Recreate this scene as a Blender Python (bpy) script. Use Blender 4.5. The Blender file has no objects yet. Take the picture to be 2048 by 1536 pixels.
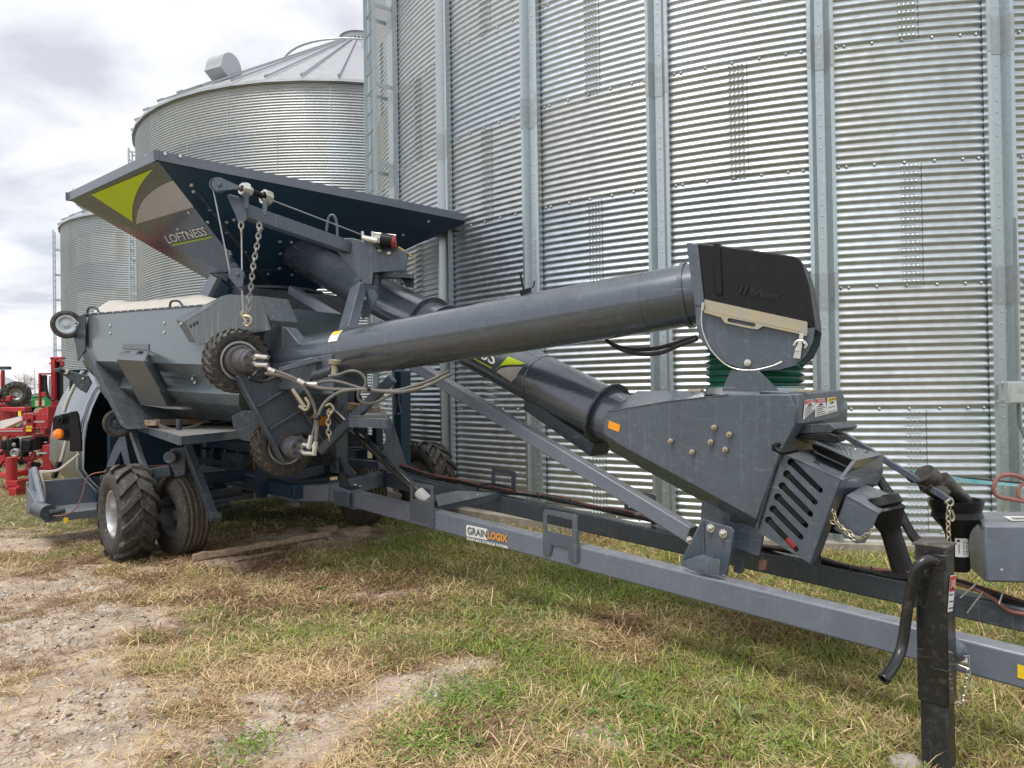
import bpy, bmesh, math, random
import numpy as np
from mathutils import Vector, Matrix, geometry
random.seed(7); rng = np.random.default_rng(11)
sc = bpy.context.scene
COL = sc.collection
# ------------------------------------------------------------------ camera
F, PI_, RO, H = 1431.74, 0.0095, -0.0151, 1.63      # focal length (px at 2048 wide), pitch, roll, eye height
def raydir(px, py):
    u, v = px-1024.0, py-768.0
    c, s = math.cos(-RO), math.sin(-RO)
    u, v = c*u-s*v, s*u+c*v
    x, y, z = u/F, 1.0, -v/F
    c, s = math.cos(PI_), math.sin(PI_)
    return Vector((x, y*c-z*s, y*s+z*c))
cam_d = bpy.data.cameras.new('camera'); cam = bpy.data.objects.new('camera', cam_d); COL.objects.link(cam)
cam_d.sensor_width = 36.0; cam_d.lens = F/2048*36.0; cam_d.clip_start = 0.05; cam_d.clip_end = 3000
fw = raydir(1024, 768).normalized(); rt = (raydir(1034, 768)-raydir(1024, 768)).normalized(); up = rt.cross(fw)
cam.matrix_world = Matrix(((rt.x, up.x, -fw.x, 0), (rt.y, up.y, -fw.y, 0), (rt.z, up.z, -fw.z, H), (0, 0, 0, 1)))
sc.camera = cam
EYE = Vector((0, 0, H))
# ------------------------------------------------------------------ sky, sun, exposure
SUN_EL, SUN_AZ = math.radians(66), math.radians(222)   # azimuth measured clockwise from +Y
w = bpy.data.worlds.new('World'); sc.world = w; w.use_nodes = True
nt = w.node_tree; nt.nodes.clear()
def N(t, **k):
    n = nt.nodes.new(t)
    for a, b in k.items(): setattr(n, a, b)
    return n
out = N('ShaderNodeOutputWorld'); bg = N('ShaderNodeBackground'); bg.inputs['Strength'].default_value = 0.1
sky = N('ShaderNodeTexSky', sky_type='NISHITA', sun_disc=False, sun_elevation=SUN_EL, sun_rotation=SUN_AZ)
tc = N('ShaderNodeTexCoord'); sep = N('ShaderNodeSeparateXYZ'); nt.links.new(tc.outputs['Generated'], sep.inputs[0])
# project the view direction on a cloud deck
zz = N('ShaderNodeMath', operation='MAXIMUM'); zz.inputs[1].default_value = 0.0; nt.links.new(sep.outputs['Z'], zz.inputs[0])
za = N('ShaderNodeMath', operation='ADD'); za.inputs[1].default_value = 0.22; nt.links.new(zz.outputs[0], za.inputs[0])
dv = N('ShaderNodeVectorMath', operation='DIVIDE'); cmb = N('ShaderNodeCombineXYZ')
for i in range(3): nt.links.new(za.outputs[0], cmb.inputs[i])
nt.links.new(tc.outputs['Generated'], dv.inputs[0]); nt.links.new(cmb.outputs[0], dv.inputs[1])
mp = N('ShaderNodeMapping'); mp.inputs['Scale'].default_value = (1.0, 1.25, 0.6); mp.inputs['Location'].default_value = (3.3, 1.7, 0)
nt.links.new(dv.outputs[0], mp.inputs['Vector'])
n1 = N('ShaderNodeTexNoise'); n1.inputs['Scale'].default_value = 2.5; n1.inputs['Detail'].default_value = 9; n1.inputs['Roughness'].default_value = 0.5; n1.inputs['Distortion'].default_value = 0.35
nt.links.new(mp.outputs[0], n1.inputs['Vector'])
r1 = N('ShaderNodeValToRGB'); e = r1.color_ramp.elements
e[0].position = 0.36; e[0].color = (4.5, 4.6, 5.05, 1); e[1].position = 0.60; e[1].color = (7.2, 7.2, 7.3, 1)
m_ = r1.color_ramp.elements.new(0.48); m_.color = (5.95, 6.0, 6.3, 1)
bk = N('ShaderNodeMapRange'); bk.inputs['From Min'].default_value = -0.3; bk.inputs['From Max'].default_value = 0.35; bk.inputs['To Min'].default_value = 0.35; bk.inputs['To Max'].default_value = 1.0; nt.links.new(sep.outputs['Y'], bk.inputs['Value'])
c0_ = N('ShaderNodeMath', operation='SUBTRACT'); c0_.inputs[1].default_value = 0.54; nt.links.new(n1.outputs['Fac'], c0_.inputs[0])
c1_ = N('ShaderNodeMath', operation='MULTIPLY_ADD'); c1_.inputs[2].default_value = 0.54; nt.links.new(c0_.outputs[0], c1_.inputs[0]); nt.links.new(bk.outputs[0], c1_.inputs[1]); nt.links.new(c1_.outputs[0], r1.inputs[0])   # an even overcast behind, broken cloud ahead
n2 = N('ShaderNodeTexNoise'); n2.inputs['Scale'].default_value = 1.1; n2.inputs['Detail'].default_value = 5
nt.links.new(mp.outputs[0], n2.inputs['Vector'])
r2 = N('ShaderNodeValToRGB'); e = r2.color_ramp.elements
e[0].position = 0.40; e[0].color = (0.04, 0.04, 0.04, 1); e[1].position = 0.75; e[1].color = (0.22, 0.22, 0.22, 1)
nt.links.new(n2.outputs['Fac'], r2.inputs[0])
mx = N('ShaderNodeMix', data_type='RGBA'); nt.links.new(r2.outputs[0], mx.inputs[0]); nt.links.new(r1.outputs[0], mx.inputs[6]); nt.links.new(sky.outputs[0], mx.inputs[7])
nt.links.new(mx.outputs[2], bg.inputs['Color']); nt.links.new(bg.outputs[0], out.inputs[0])
sun_d = bpy.data.lights.new('sun', 'SUN'); sun_d.energy = 1.5; sun_d.angle = math.radians(22); sun_d.color = (1.0, 0.95, 0.88)
sun = bpy.data.objects.new('sun', sun_d); COL.objects.link(sun)
sv = Vector((math.sin(SUN_AZ)*math.cos(SUN_EL), math.cos(SUN_AZ)*math.cos(SUN_EL), math.sin(SUN_EL)))
sun.rotation_euler = sv.to_track_quat('Z', 'Y').to_euler()
sc.view_settings.view_transform = 'Standard'; sc.view_settings.look = 'None'; sc.view_settings.exposure = 0.7
sc.view_settings.gamma = 1.0; sc.view_settings.use_curve_mapping = False
# ------------------------------------------------------------------ machine axes and point finding
CA, SA = 0.7254, 0.6884
LV = Vector((SA, -CA, 0)); TV = Vector((CA, SA, 0))        # L runs to the hitch, T across the machine away from us
def M(l, t, z): return LV*l + TV*t + Vector((0, 0, z))
def P(px, py, t=None, l=None, z=None, d=None):
    r = raydir(px, py)
    if d is not None: k = d/r.y
    elif t is not None: k = t/r.dot(TV)
    elif l is not None: k = l/r.dot(LV)
    else: k = (z-H)/r.z
    return EYE + r*k
def PP(px, py, pl):                                          # onto the plane (point, normal)
    r = raydir(px, py); return EYE + r*((pl[0]-EYE).dot(pl[1])/r.dot(pl[1]))
def plane3(a, b, c):
    n = (b-a).cross(c-a).normalized()
    if n.dot(EYE-a) < 0: n = -n
    return (a, n)
# ------------------------------------------------------------------ materials
def mat(name, col, rough=0.5, metal=0.0, var=0.08, scale=6.0, col2=None, dust=0.0, dustcol=(0.36, 0.37, 0.36), bump=0.0, bscale=60.0, coat=0.0, emit=None, spec=None, attr=None, stretch=(1, 1, 1), streak=0.0, settle=0.0, scratch=0.0):
    m = bpy.data.materials.new(name); m.use_nodes = True; t = m.node_tree; b = t.nodes['Principled BSDF']
    b.inputs['Roughness'].default_value = rough; b.inputs['Metallic'].default_value = metal
    if coat: b.inputs['Coat Weight'].default_value = coat; b.inputs['Coat Roughness'].default_value = 0.12
    if spec is not None: b.inputs['Specular IOR Level'].default_value = spec
    g = t.nodes.new('ShaderNodeNewGeometry'); mpn = t.nodes.new('ShaderNodeMapping'); mpn.inputs['Scale'].default_value = stretch
    t.links.new(g.outputs['Position'], mpn.inputs['Vector'])
    n = t.nodes.new('ShaderNodeTexNoise'); n.inputs['Scale'].default_value = scale; n.inputs['Detail'].default_value = 7; n.inputs['Roughness'].default_value = 0.62
    t.links.new(mpn.outputs[0], n.inputs['Vector'])
    ramp = t.nodes.new('ShaderNodeValToRGB'); ramp.color_ramp.elements[0].position = 0.33; ramp.color_ramp.elements[1].position = 0.67
    lo = [c*(1-var) for c in col] if col2 is None else list(col2)
    hi = [min(1, c*(1+var)) for c in col] if col2 is None else list(col)
    ramp.color_ramp.elements[0].color = lo+[1]; ramp.color_ramp.elements[1].color = hi+[1]
    t.links.new(n.outputs['Fac'], ramp.inputs[0]); cur = ramp.outputs[0]
    def mix(fac, a, c2, blend='MIX'):
        x = t.nodes.new('ShaderNodeMix'); x.data_type = 'RGBA'; x.blend_type = blend
        t.links.new(fac, x.inputs[0]); t.links.new(a, x.inputs[6])
        if isinstance(c2, tuple): x.inputs[7].default_value = c2+(1,)
        else: t.links.new(c2, x.inputs[7])
        return x.outputs[2]
    if dust:
        d = t.nodes.new('ShaderNodeTexNoise'); d.inputs['Scale'].default_value = 23; d.inputs['Detail'].default_value = 9; d.inputs['Roughness'].default_value = 0.75
        t.links.new(g.outputs['Position'], d.inputs['Vector'])
        dr = t.nodes.new('ShaderNodeMapRange'); dr.inputs['From Min'].default_value = 0.52; dr.inputs['From Max'].default_value = 0.75; dr.inputs['To Max'].default_value = dust
        t.links.new(d.outputs['Fac'], dr.inputs['Value']); cur = mix(dr.outputs[0], cur, dustcol)
    if streak:
        mp2 = t.nodes.new('ShaderNodeMapping'); mp2.inputs['Scale'].default_value = (60, 60, 1.2); t.links.new(g.outputs['Position'], mp2.inputs['Vector'])
        d = t.nodes.new('ShaderNodeTexNoise'); d.inputs['Scale'].default_value = 1; d.inputs['Detail'].default_value = 4; t.links.new(mp2.outputs[0], d.inputs['Vector'])
        dr = t.nodes.new('ShaderNodeMapRange'); dr.inputs['From Min'].default_value = 0.58; dr.inputs['From Max'].default_value = 0.8; dr.inputs['To Max'].default_value = streak
        t.links.new(d.outputs['Fac'], dr.inputs['Value']); cur = mix(dr.outputs[0], cur, dustcol)
    if scratch:                                              # fine pale scuffs running along and across
        mp3 = t.nodes.new('ShaderNodeMapping'); mp3.inputs['Scale'].default_value = (7, 7, 90); mp3.inputs['Rotation'].default_value = (0.5, 0.3, 0.2); t.links.new(g.outputs['Position'], mp3.inputs['Vector'])
        d = t.nodes.new('ShaderNodeTexNoise'); d.inputs['Scale'].default_value = 1; d.inputs['Detail'].default_value = 3; t.links.new(mp3.outputs[0], d.inputs['Vector'])
        dr = t.nodes.new('ShaderNodeMapRange'); dr.inputs['From Min'].default_value = 0.66; dr.inputs['From Max'].default_value = 0.74; dr.inputs['To Max'].default_value = scratch
        t.links.new(d.outputs['Fac'], dr.inputs['Value']); cur = mix(dr.outputs[0], cur, (0.40, 0.42, 0.43))
    if settle:                                               # dust lying on surfaces that face up
        sx = t.nodes.new('ShaderNodeSeparateXYZ'); t.links.new(g.outputs['Normal'], sx.inputs[0])
        d = t.nodes.new('ShaderNodeTexNoise'); d.inputs['Scale'].default_value = 11; d.inputs['Detail'].default_value = 8; d.inputs['Roughness'].default_value = 0.7; t.links.new(g.outputs['Position'], d.inputs['Vector'])
        dr = t.nodes.new('ShaderNodeMapRange'); dr.inputs['From Min'].default_value = 0.3; dr.inputs['From Max'].default_value = 0.7; dr.inputs['To Max'].default_value = settle; t.links.new(d.outputs['Fac'], dr.inputs['Value'])
        nr_ = t.nodes.new('ShaderNodeMapRange'); nr_.inputs['From Min'].default_value = 0.45; nr_.inputs['From Max'].default_value = 1.0; t.links.new(sx.outputs['Z'], nr_.inputs['Value'])
        ml = t.nodes.new('ShaderNodeMath'); ml.operation = 'MULTIPLY'; t.links.new(dr.outputs[0], ml.inputs[0]); t.links.new(nr_.outputs[0], ml.inputs[1]); cur = mix(ml.outputs[0], cur, (0.37, 0.36, 0.33))
    if attr:
        a = t.nodes.new('ShaderNodeAttribute'); a.attribute_name = attr
        x = t.nodes.new('ShaderNodeMix'); x.data_type = 'RGBA'; x.blend_type = 'MULTIPLY'; x.inputs[0].default_value = 1
        t.links.new(cur, x.inputs[6]); t.links.new(a.outputs['Color'], x.inputs[7]); cur = x.outputs[2]
    t.links.new(cur, b.inputs['Base Color'])
    rr = t.nodes.new('ShaderNodeMapRange'); rr.inputs['From Min'].default_value = 0.3; rr.inputs['From Max'].default_value = 0.7; rr.inputs['To Min'].default_value = max(0.03, rough-0.06); rr.inputs['To Max'].default_value = min(1, rough+0.10)
    t.links.new(n.outputs['Fac'], rr.inputs['Value']); t.links.new(rr.outputs[0], b.inputs['Roughness'])
    if bump:
        bn = t.nodes.new('ShaderNodeTexNoise'); bn.inputs['Scale'].default_value = bscale; bn.inputs['Detail'].default_value = 5; t.links.new(g.outputs['Position'], bn.inputs['Vector'])
        bb = t.nodes.new('ShaderNodeBump'); bb.inputs['Strength'].default_value = bump; bb.inputs['Distance'].default_value = 0.01
        t.links.new(bn.outputs['Fac'], bb.inputs['Height']); t.links.new(bb.outputs[0], b.inputs['Normal'])
    if emit:
        b.inputs['Emission Color'].default_value = emit[0]+(1,); b.inputs['Emission Strength'].default_value = emit[1]
    return m
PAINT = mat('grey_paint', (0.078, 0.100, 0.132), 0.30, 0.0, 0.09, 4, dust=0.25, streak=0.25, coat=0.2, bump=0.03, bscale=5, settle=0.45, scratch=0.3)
PAINTL = mat('grey_gloss_paint', (0.082, 0.100, 0.128), 0.26, 0.3, 0.07, 3, dust=0.14, streak=0.16, coat=0.9, bump=0.015, bscale=4, settle=0.25, scratch=0.35)
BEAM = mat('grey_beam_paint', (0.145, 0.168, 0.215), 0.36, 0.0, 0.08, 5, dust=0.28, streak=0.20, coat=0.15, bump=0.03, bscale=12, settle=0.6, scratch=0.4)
NAVY = mat('dark_navy_paint', (0.010, 0.036, 0.066), 0.42, 0.0, 0.12, 4, dust=0.03, streak=0.04)
DARK = mat('dark_grey_paint', (0.038, 0.050, 0.066), 0.4, 0.0, 0.1, 5, dust=0.3, streak=0.2, settle=0.4, scratch=0.3)
SILV = mat('polished_tunnel_steel', (0.27, 0.29, 0.33), 0.30, 0.8, 0.05, 2, dust=0.12, bump=0.03, bscale=3)
BLKP = mat('black_plastic', (0.010, 0.010, 0.012), 0.33, 0, 0.15, 7, dust=0.07, spec=0.28, dustcol=(0.2, 0.19, 0.18))
BLKS = mat('black_chipped_paint', (0.012, 0.013, 0.016), 0.33, 0, 0.2, 9, dust=0.28, dustcol=(0.30, 0.26, 0.21), coat=0.3, scratch=0.25)
RUB = mat('tyre_rubber', (0.038, 0.036, 0.034), 0.62, 0, 0.3, 14, dust=0.9, dustcol=(0.25, 0.21, 0.165), settle=.35, bump=0.25, bscale=90)
RUBM = mat('muddy_tyre_rubber', (0.045, 0.041, 0.036), 0.8, 0, 0.25, 8, dust=0.85, dustcol=(0.24, 0.18, 0.11), bump=0.3, bscale=70)
RIM = mat('silver_wheel_rim', (0.50, 0.51, 0.52), 0.33, 0.6, 0.06, 6, dust=0.3, dustcol=(0.3, 0.27, 0.22))
ZINC = mat('zinc_plate', (0.66, 0.65, 0.60), 0.34, 0.85, 0.1, 30, dust=0.2)
GOLD = mat('yellow_zinc', (0.50, 0.43, 0.28), 0.42, 0.7, 0.12, 12, col2=(0.44, 0.41, 0.36), dust=.2)
HOSE = mat('dusty_hose', (0.16, 0.15, 0.14), 0.6, 0, 0.25, 30, dust=0.4, dustcol=(0.42, 0.38, 0.32))
BHOSE = mat('black_hose', (0.02, 0.02, 0.022), 0.45, 0, 0.2, 20, dust=0.2)
REDC = mat('red_cable', (0.30, 0.12, 0.10), 0.5, 0, 0.2, 20, dust=0.3)
BELL = mat('green_bellows_rubber', (0.012, 0.115, 0.075), 0.42, 0, 0.2, 10, dust=0.3, dustcol=(0.15, 0.2, 0.16))
TARP = mat('white_tarp', (0.54, 0.515, 0.475), 0.7, 0, 0.1, 5, dust=0.5, dustcol=(0.45, 0.41, 0.35), bump=0.15, bscale=12)
WHITE = mat('white_decal', (0.80, 0.80, 0.78), 0.45, 0, 0.03, 6)
LGREY = mat('light_grey_decal', (0.42, 0.41, 0.41), 0.3, 0, 0.04, 6)
LIME = mat('lime_decal', (0.50, 0.66, 0.015), 0.35, 0, 0.05, 6)
ORNG = mat('orange_decal', (0.90, 0.36, 0.02), 0.45, 0, 0.05, 6)
YELL = mat('yellow_sticker', (0.85, 0.60, 0.02), 0.45, 0, 0.05, 6)
REDS = mat('red_sticker', (0.62, 0.05, 0.06), 0.45, 0, 0.05, 6)
INK = mat('black_ink', (0.015, 0.015, 0.018), 0.5, 0, 0.05, 6)
AMB = mat('amber_lamp_lens', (0.9, 0.22, 0.01), 0.15, 0, 0.1, 30, coat=0.8, emit=((1.0, 0.25, 0.02), 0.05))
RUST = mat('rusty_iron', (0.22, 0.13, 0.08), 0.75, 0, 0.3, 25)
REDP = mat('red_machine_paint', (0.52, 0.012, 0.022), 0.35, 0, 0.12, 3, coat=0.3, dust=0.12)
GREENP = mat('green_machine_paint', (0.02, 0.22, 0.06), 0.4, 0, 0.12, 3)
TEAL = mat('teal_strap_webbing', (0.10, 0.42, 0.50), 0.7, 0, 0.2, 14, col2=(0.35, 0.52, 0.50))
CONC = mat('concrete', (0.33, 0.30, 0.25), 0.85, 0, 0.25, 5, dust=0.4, bump=0.4, bscale=40)
WOOD = mat('weathered_wood', (0.40, 0.29, 0.20), 0.85, 0, 0.35, 10, bump=0.5, bscale=50, stretch=(0.4, 4, 4), dust=0.3)
GALV = mat('galvanised_steel', (0.55, 0.60, 0.61), 0.42, 0.75, 0.06, 22, dust=0.12, dustcol=(0.75, 0.78, 0.78), bump=0.04, bscale=80)
GALVD = mat('weathered_galvanised_steel', (0.47, 0.53, 0.545), 0.36, 0.8, 0.09, 25, bump=0.05, bscale=60)
ROOF = mat('roof_sheet', (0.44, 0.46, 0.48), 0.42, 0.55, 0.05, 3)
ENGP = mat('engine_alloy', (0.32, 0.32, 0.31), 0.45, 0.5, 0.2, 20)
def corr_mat():
    m = mat('corrugated_galvanised_sheet', (0.59, 0.635, 0.665), 0.40, 0.86, 0.07, 11, attr='tint', dust=0.05, dustcol=(0.6, 0.6, 0.58))
    return m
CORR = corr_mat()
# ------------------------------------------------------------------ mesh helpers
SEPARATE = {'bolt', 'post', 'shaft_bracket', 'deck_timber', 'clamp_tab', 'lug_nut', 'lift_handle', 'drive_chain', 'swivel_nut', 'cable_tie', 'cut_tie', 'hose_fitting', 'hose_end', 'hose_tie', 'clamp_ring', 'boom_flange',
            'cross_member', 'side_frame', 'orange_valve', 'winch_cable', 'guard_post', 'flange_bolt', 'black_hose', 'wheel_mount', 'hinge_plate', 'deck_support', 'bag_rod', 'ladder_bracket', 'bracket', 'adjustment_hole', 'snap_stud',
            'pivot_knob', 'hook_bar', 'bag_backboard', 'axle_tower', 'axle_arm', 'stub_axle', 'cradle_ring', 'body', 'trim_strip', 'crank_clevis', 'white_hood', 'engine_cover', 'engine', 'sticker', 'wheel', 'panel', 'black_cylinder', 'tank_cradle', 'axle_beam', 'clamp_block', 'clevis_plate', 'side_plate'}
class MB:
    def __init__(s): s.v, s.f = [], []
    def add(s, vs, fs):
        o = len(s.v); s.v += [tuple(x) for x in vs]; s.f += [tuple(i+o for i in f) for f in fs]; return s
    def prism(s, pts, vec):                                  # polygon pushed along vec
        n = len(pts); vec = Vector(vec); b = [Vector(p)+vec for p in pts]
        tri = geometry.tessellate_polygon([[Vector(p) for p in pts]]) if n > 4 else None
        top = [tuple(t) for t in tri] if tri else [tuple(range(n))]
        fs = top + [tuple(reversed([i+n for i in t])) for t in top] + [(i, i+n, (i+1) % n+n, (i+1) % n) for i in range(n)]
        return s.add(list(pts)+b, fs)
    def holed(s, outer, holes, vec):                         # plate with real holes
        vec = Vector(vec); loops = [[Vector(p) for p in outer]]+[[Vector(p) for p in h] for h in holes]
        tri = [tuple(t) for t in geometry.tessellate_polygon(loops)]
        flat = [p for lp in loops for p in lp]; n = len(flat)
        fs = tri+[tuple(reversed([i+n for i in t])) for t in tri]; o = 0
        for lp in loops:
            k = len(lp); fs += [(o+i, o+i+n, o+(i+1) % k+n, o+(i+1) % k) for i in range(k)]; o += k
        return s.add(flat+[p+vec for p in flat], fs)
    def hexa(s, a, b):                                       # two quads joined
        return s.add(list(a)+list(b), [(0, 1, 2, 3), (7, 6, 5, 4)]+[(i, i+4, (i+1) % 4+4, (i+1) % 4) for i in range(4)])
    def bar(s, p, q, wd, ht, upv=(0, 0, 1)):                 # rectangular bar centred on p-q
        p, q, upv = Vector(p), Vector(q), Vector(upv); d = (q-p).normalized(); x = d.cross(upv).normalized(); y = x.cross(d)
        o = [x*wd/2+y*ht/2, x*-wd/2+y*ht/2, x*-wd/2-y*ht/2, x*wd/2-y*ht/2]
        return s.hexa([p+k for k in o], [q+k for k in o])
    def box(s, c, sx, sy, sz, ax=None, ay=None):
        ax = Vector(ax or (1, 0, 0)).normalized(); ay = Vector(ay or (0, 1, 0)).normalized(); az = ax.cross(ay).normalized(); c = Vector(c)
        a = [c+ax*sx/2*i+ay*sy/2*j-az*sz/2 for i, j in ((1, 1), (-1, 1), (-1, -1), (1, -1))]
        return s.hexa(a, [k+az*sz for k in a])
    def tube(s, pts, r, seg=10, caps=True, flat=1.0):
        pts = [Vector(p) for p in pts]; n = len(pts); rs = r if isinstance(r, (list, tuple)) else [r]*n
        d0 = (pts[1]-pts[0]).normalized(); x = d0.cross(Vector((0, 0, 1)));  x = d0.cross(Vector((1, 0, 0))) if x.length < 0.05 else x; x.normalize()
        vs, fs = [], []
        for i, p in enumerate(pts):
            d = (pts[min(i+1, n-1)]-pts[max(i-1, 0)]).normalized()
            x = (x-d*x.dot(d)).normalized(); y = d.cross(x)
            for k in range(seg):
                a = 2*math.pi*k/seg; vs.append(p+(x*math.cos(a)+y*math.sin(a)*flat)*rs[i])
        for i in range(n-1):
            for k in range(seg):
                k2 = (k+1) % seg; fs.append((i*seg+k, i*seg+k2, (i+1)*seg+k2, (i+1)*seg+k))
        if caps: fs += [tuple(reversed(range(seg))), tuple((n-1)*seg+k for k in range(seg))]
        return s.add(vs, fs)
    def lathe(s, c, ax, prof, seg=32, closed=False):         # prof: (along axis, radius)
        c, ax = Vector(c), Vector(ax).normalized(); x = ax.orthogonal().normalized(); y = ax.cross(x); n = len(prof); vs, fs = [], []
        for a_, r_ in prof:
            for k in range(seg):
                th = 2*math.pi*k/seg; vs.append(c+ax*a_+(x*math.cos(th)+y*math.sin(th))*r_)
        for i in range(n if closed else n-1):
            j = (i+1) % n
            for k in range(seg):
                k2 = (k+1) % seg; fs.append((i*seg+k, i*seg+k2, j*seg+k2, j*seg+k))
        return s.add(vs, fs)
    def dome(s, c, n, r, h=None, seg=6):
        n = Vector(n).normalized(); x = n.orthogonal().normalized(); y = n.cross(x); h = h or r*0.7; c = Vector(c); vs = []
        for rr, hh in ((1, 0), (0.85, 0.6)):
            for k in range(seg):
                a = 2*math.pi*k/seg; vs.append(c+(x*math.cos(a)+y*math.sin(a))*r*rr+n*h*hh)
        vs.append(c+n*h); fs = [(k, (k+1) % seg, (k+1) % seg+seg, k+seg) for k in range(seg)]+[(k+seg, (k+1) % seg+seg, 2*seg) for k in range(seg)]
        return s.add(vs, fs)
    def islands(s):                                          # pieces that do not touch one another
        par = list(range(len(s.v)))
        def fd(i):
            while par[i] != i: par[i] = par[par[i]]; i = par[i]
            return i
        for f in s.f:
            a = fd(f[0])
            for i in f[1:]:
                b = fd(i)
                if a != b: par[b] = a
        gr = {}
        for i in range(len(s.v)): gr.setdefault(fd(i), []).append(i)
        bx = [[np.array([s.v[i] for i in g]).min(0)-.002, np.array([s.v[i] for i in g]).max(0)+.002, g] for g in gr.values()]
        k = 0
        while k < len(bx):
            for j in range(len(bx)):
                if j != k and (bx[j][0] <= bx[k][1]).all() and (bx[k][0] <= bx[j][1]).all():
                    a, b = min(j, k), max(j, k); bx[a] = [np.minimum(bx[a][0], bx[b][0]), np.maximum(bx[a][1], bx[b][1]), bx[a][2]+bx[b][2]]; bx.pop(b); k = -1; break
            k += 1
        res = []
        for _, _, g in bx:
            ix = {v: n for n, v in enumerate(sorted(g))}; q = MB(); q.v = [s.v[i] for i in sorted(g)]; q.f = [tuple(ix[i] for i in f) for f in s.f if f[0] in ix]; res.append(q)
        return res
    def build(s, name, m, parent=None, smooth=30, bevel=0.0, label=None, stuff=False):
        if name in SEPARATE and not stuff and len(s.v) < 30000:
            r = s.islands()
            if 1 < len(r) < 60: return [q.build_one(name, m, parent, smooth, bevel, label, stuff) for q in r][0]
        return s.build_one(name, m, parent, smooth, bevel, label, stuff)
    def build_one(s, name, m, parent=None, smooth=30, bevel=0.0, label=None, stuff=False):
        me = bpy.data.meshes.new(name); me.from_pydata([tuple(v) for v in s.v], [], s.f); me.update()
        bm = bmesh.new(); bm.from_mesh(me); bmesh.ops.recalc_face_normals(bm, faces=bm.faces); bm.to_mesh(me); bm.free()
        me.materials.append(m); o = bpy.data.objects.new(name, me); COL.objects.link(o)
        if smooth:
            for p_ in me.polygons: p_.use_smooth = True
            me.set_sharp_from_angle(angle=math.radians(smooth))
        if bevel:
            b = o.modifiers.new('edge', 'BEVEL'); b.width = bevel; b.segments = 2; b.limit_method = 'ANGLE'; b.angle_limit = math.radians(35)
        if parent is not None:
            o.parent = parent
            if parent.type == 'EMPTY': o.location = -Vector(parent.location)
        if label: o['label'] = label
        if stuff: o['kind'] = 'stuff'
        return o
def thing(name, label, cat, loc=(0, 0, 0), group=None):
    o = bpy.data.objects.new(name, None); COL.objects.link(o); o.location = loc; o.empty_display_size = 0.3
    o['label'] = label; o['category'] = cat
    if group: o['group'] = group
    return o
def tag(o, label, cat, group=None):
    o['label'] = label; o['category'] = cat
    if group: o['group'] = group
    return o
def smooth_path(pts, n=8):                                   # Catmull-Rom
    pts = [Vector(p) for p in pts]; q = [pts[0]*2-pts[1]]+pts+[pts[-1]*2-pts[-2]]; o = []
    for i in range(1, len(q)-2):
        for k in range(n):
            t = k/n; a, b, c, d = q[i-1], q[i], q[i+1], q[i+2]
            o.append(0.5*((2*b)+(c-a)*t+(2*a-5*b+4*c-d)*t*t+(3*b-a-3*c+d)*t*t*t))
    return o+[pts[-1]]
def chain(mb, pts, ll, wr, seg=10):
    pts = smooth_path(pts, 10) if len(pts) > 2 else [Vector(p) for p in pts]
    L = [0]
    for a, b in zip(pts, pts[1:]): L.append(L[-1]+(b-a).length)
    n = max(2, int(L[-1]/(ll*0.72))); j = 0
    for i in range(n):
        s = (i+0.5)/n*L[-1]
        while j < len(L)-2 and L[j+1] < s: j += 1
        f = (s-L[j])/max(1e-6, L[j+1]-L[j]); c = pts[j].lerp(pts[j+1], f); d = (pts[j+1]-pts[j]).normalized()
        x = d.orthogonal().normalized(); x = Matrix.Rotation(math.pi/2*(i % 2)+0.5, 3, d) @ x
        ring = []
        for k in range(seg):
            a = 2*math.pi*k/seg; ring.append(c+d*(math.cos(a)*ll*0.5)+x*(math.sin(a)*ll*0.3))
        vs, fs = [], []; nrm = d.cross(x)
        for k in range(seg):
            ra = (ring[k]-c).normalized()
            for q in range(5):
                b = 2*math.pi*q/5; vs.append(ring[k]+(ra*math.cos(b)+nrm*math.sin(b))*wr)
        for k in range(seg):
            for q in range(5): fs.append((k*5+q, k*5+(q+1) % 5, ((k+1) % seg)*5+(q+1) % 5, ((k+1) % seg)*5+q))
        mb.add(vs, fs)
    return mb
def glyphs(txt, bold=0.0, cuts=0):                           # flat letter mesh, unit height, from the built-in face
    cu = bpy.data.curves.new('t', 'FONT'); cu.body = txt; cu.size = 1.0; cu.offset = bold; cu.resolution_u = 3
    o = bpy.data.objects.new('t', cu); COL.objects.link(o); dg = bpy.context.evaluated_depsgraph_get()
    me = bpy.data.meshes.new_from_object(o.evaluated_get(dg)); bpy.data.objects.remove(o)
    bm = bmesh.new(); bm.from_mesh(me); bmesh.ops.triangulate(bm, faces=bm.faces)
    if cuts: bmesh.ops.subdivide_edges(bm, edges=bm.edges, cuts=cuts, use_grid_fill=True)
    vs = [(v.co.x, v.co.y) for v in bm.verts]; bm.verts.index_update(); fs = [tuple(v.index for v in f.verts) for f in bm.faces]; bm.free()
    xs = [a for a, _ in vs]; ys = [b for _, b in vs]; x0, x1, y0, y1 = min(xs), max(xs), min(ys), max(ys)
    return [((a-x0)/(x1-x0), (b-y0)/(y1-y0)) for a, b in vs], fs
def write(mb, txt, fn, bold=0.0, cuts=0):
    vs, fs = glyphs(txt, bold, cuts); mb.add([fn(a, b) for a, b in vs], fs); return mb
def flatfn(o, u, v, n, off=0.003):
    o, u, v, n = Vector(o), Vector(u), Vector(v), Vector(n).normalized()
    return lambda a, b: o+u*a+v*b+n*off
def quad(o, u, v, n, a0, b0, a1, b1, off=0.002):
    f = flatfn(o, u, v, n, off); return [f(a0, b0), f(a1, b0), f(a1, b1), f(a0, b1)]
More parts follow.
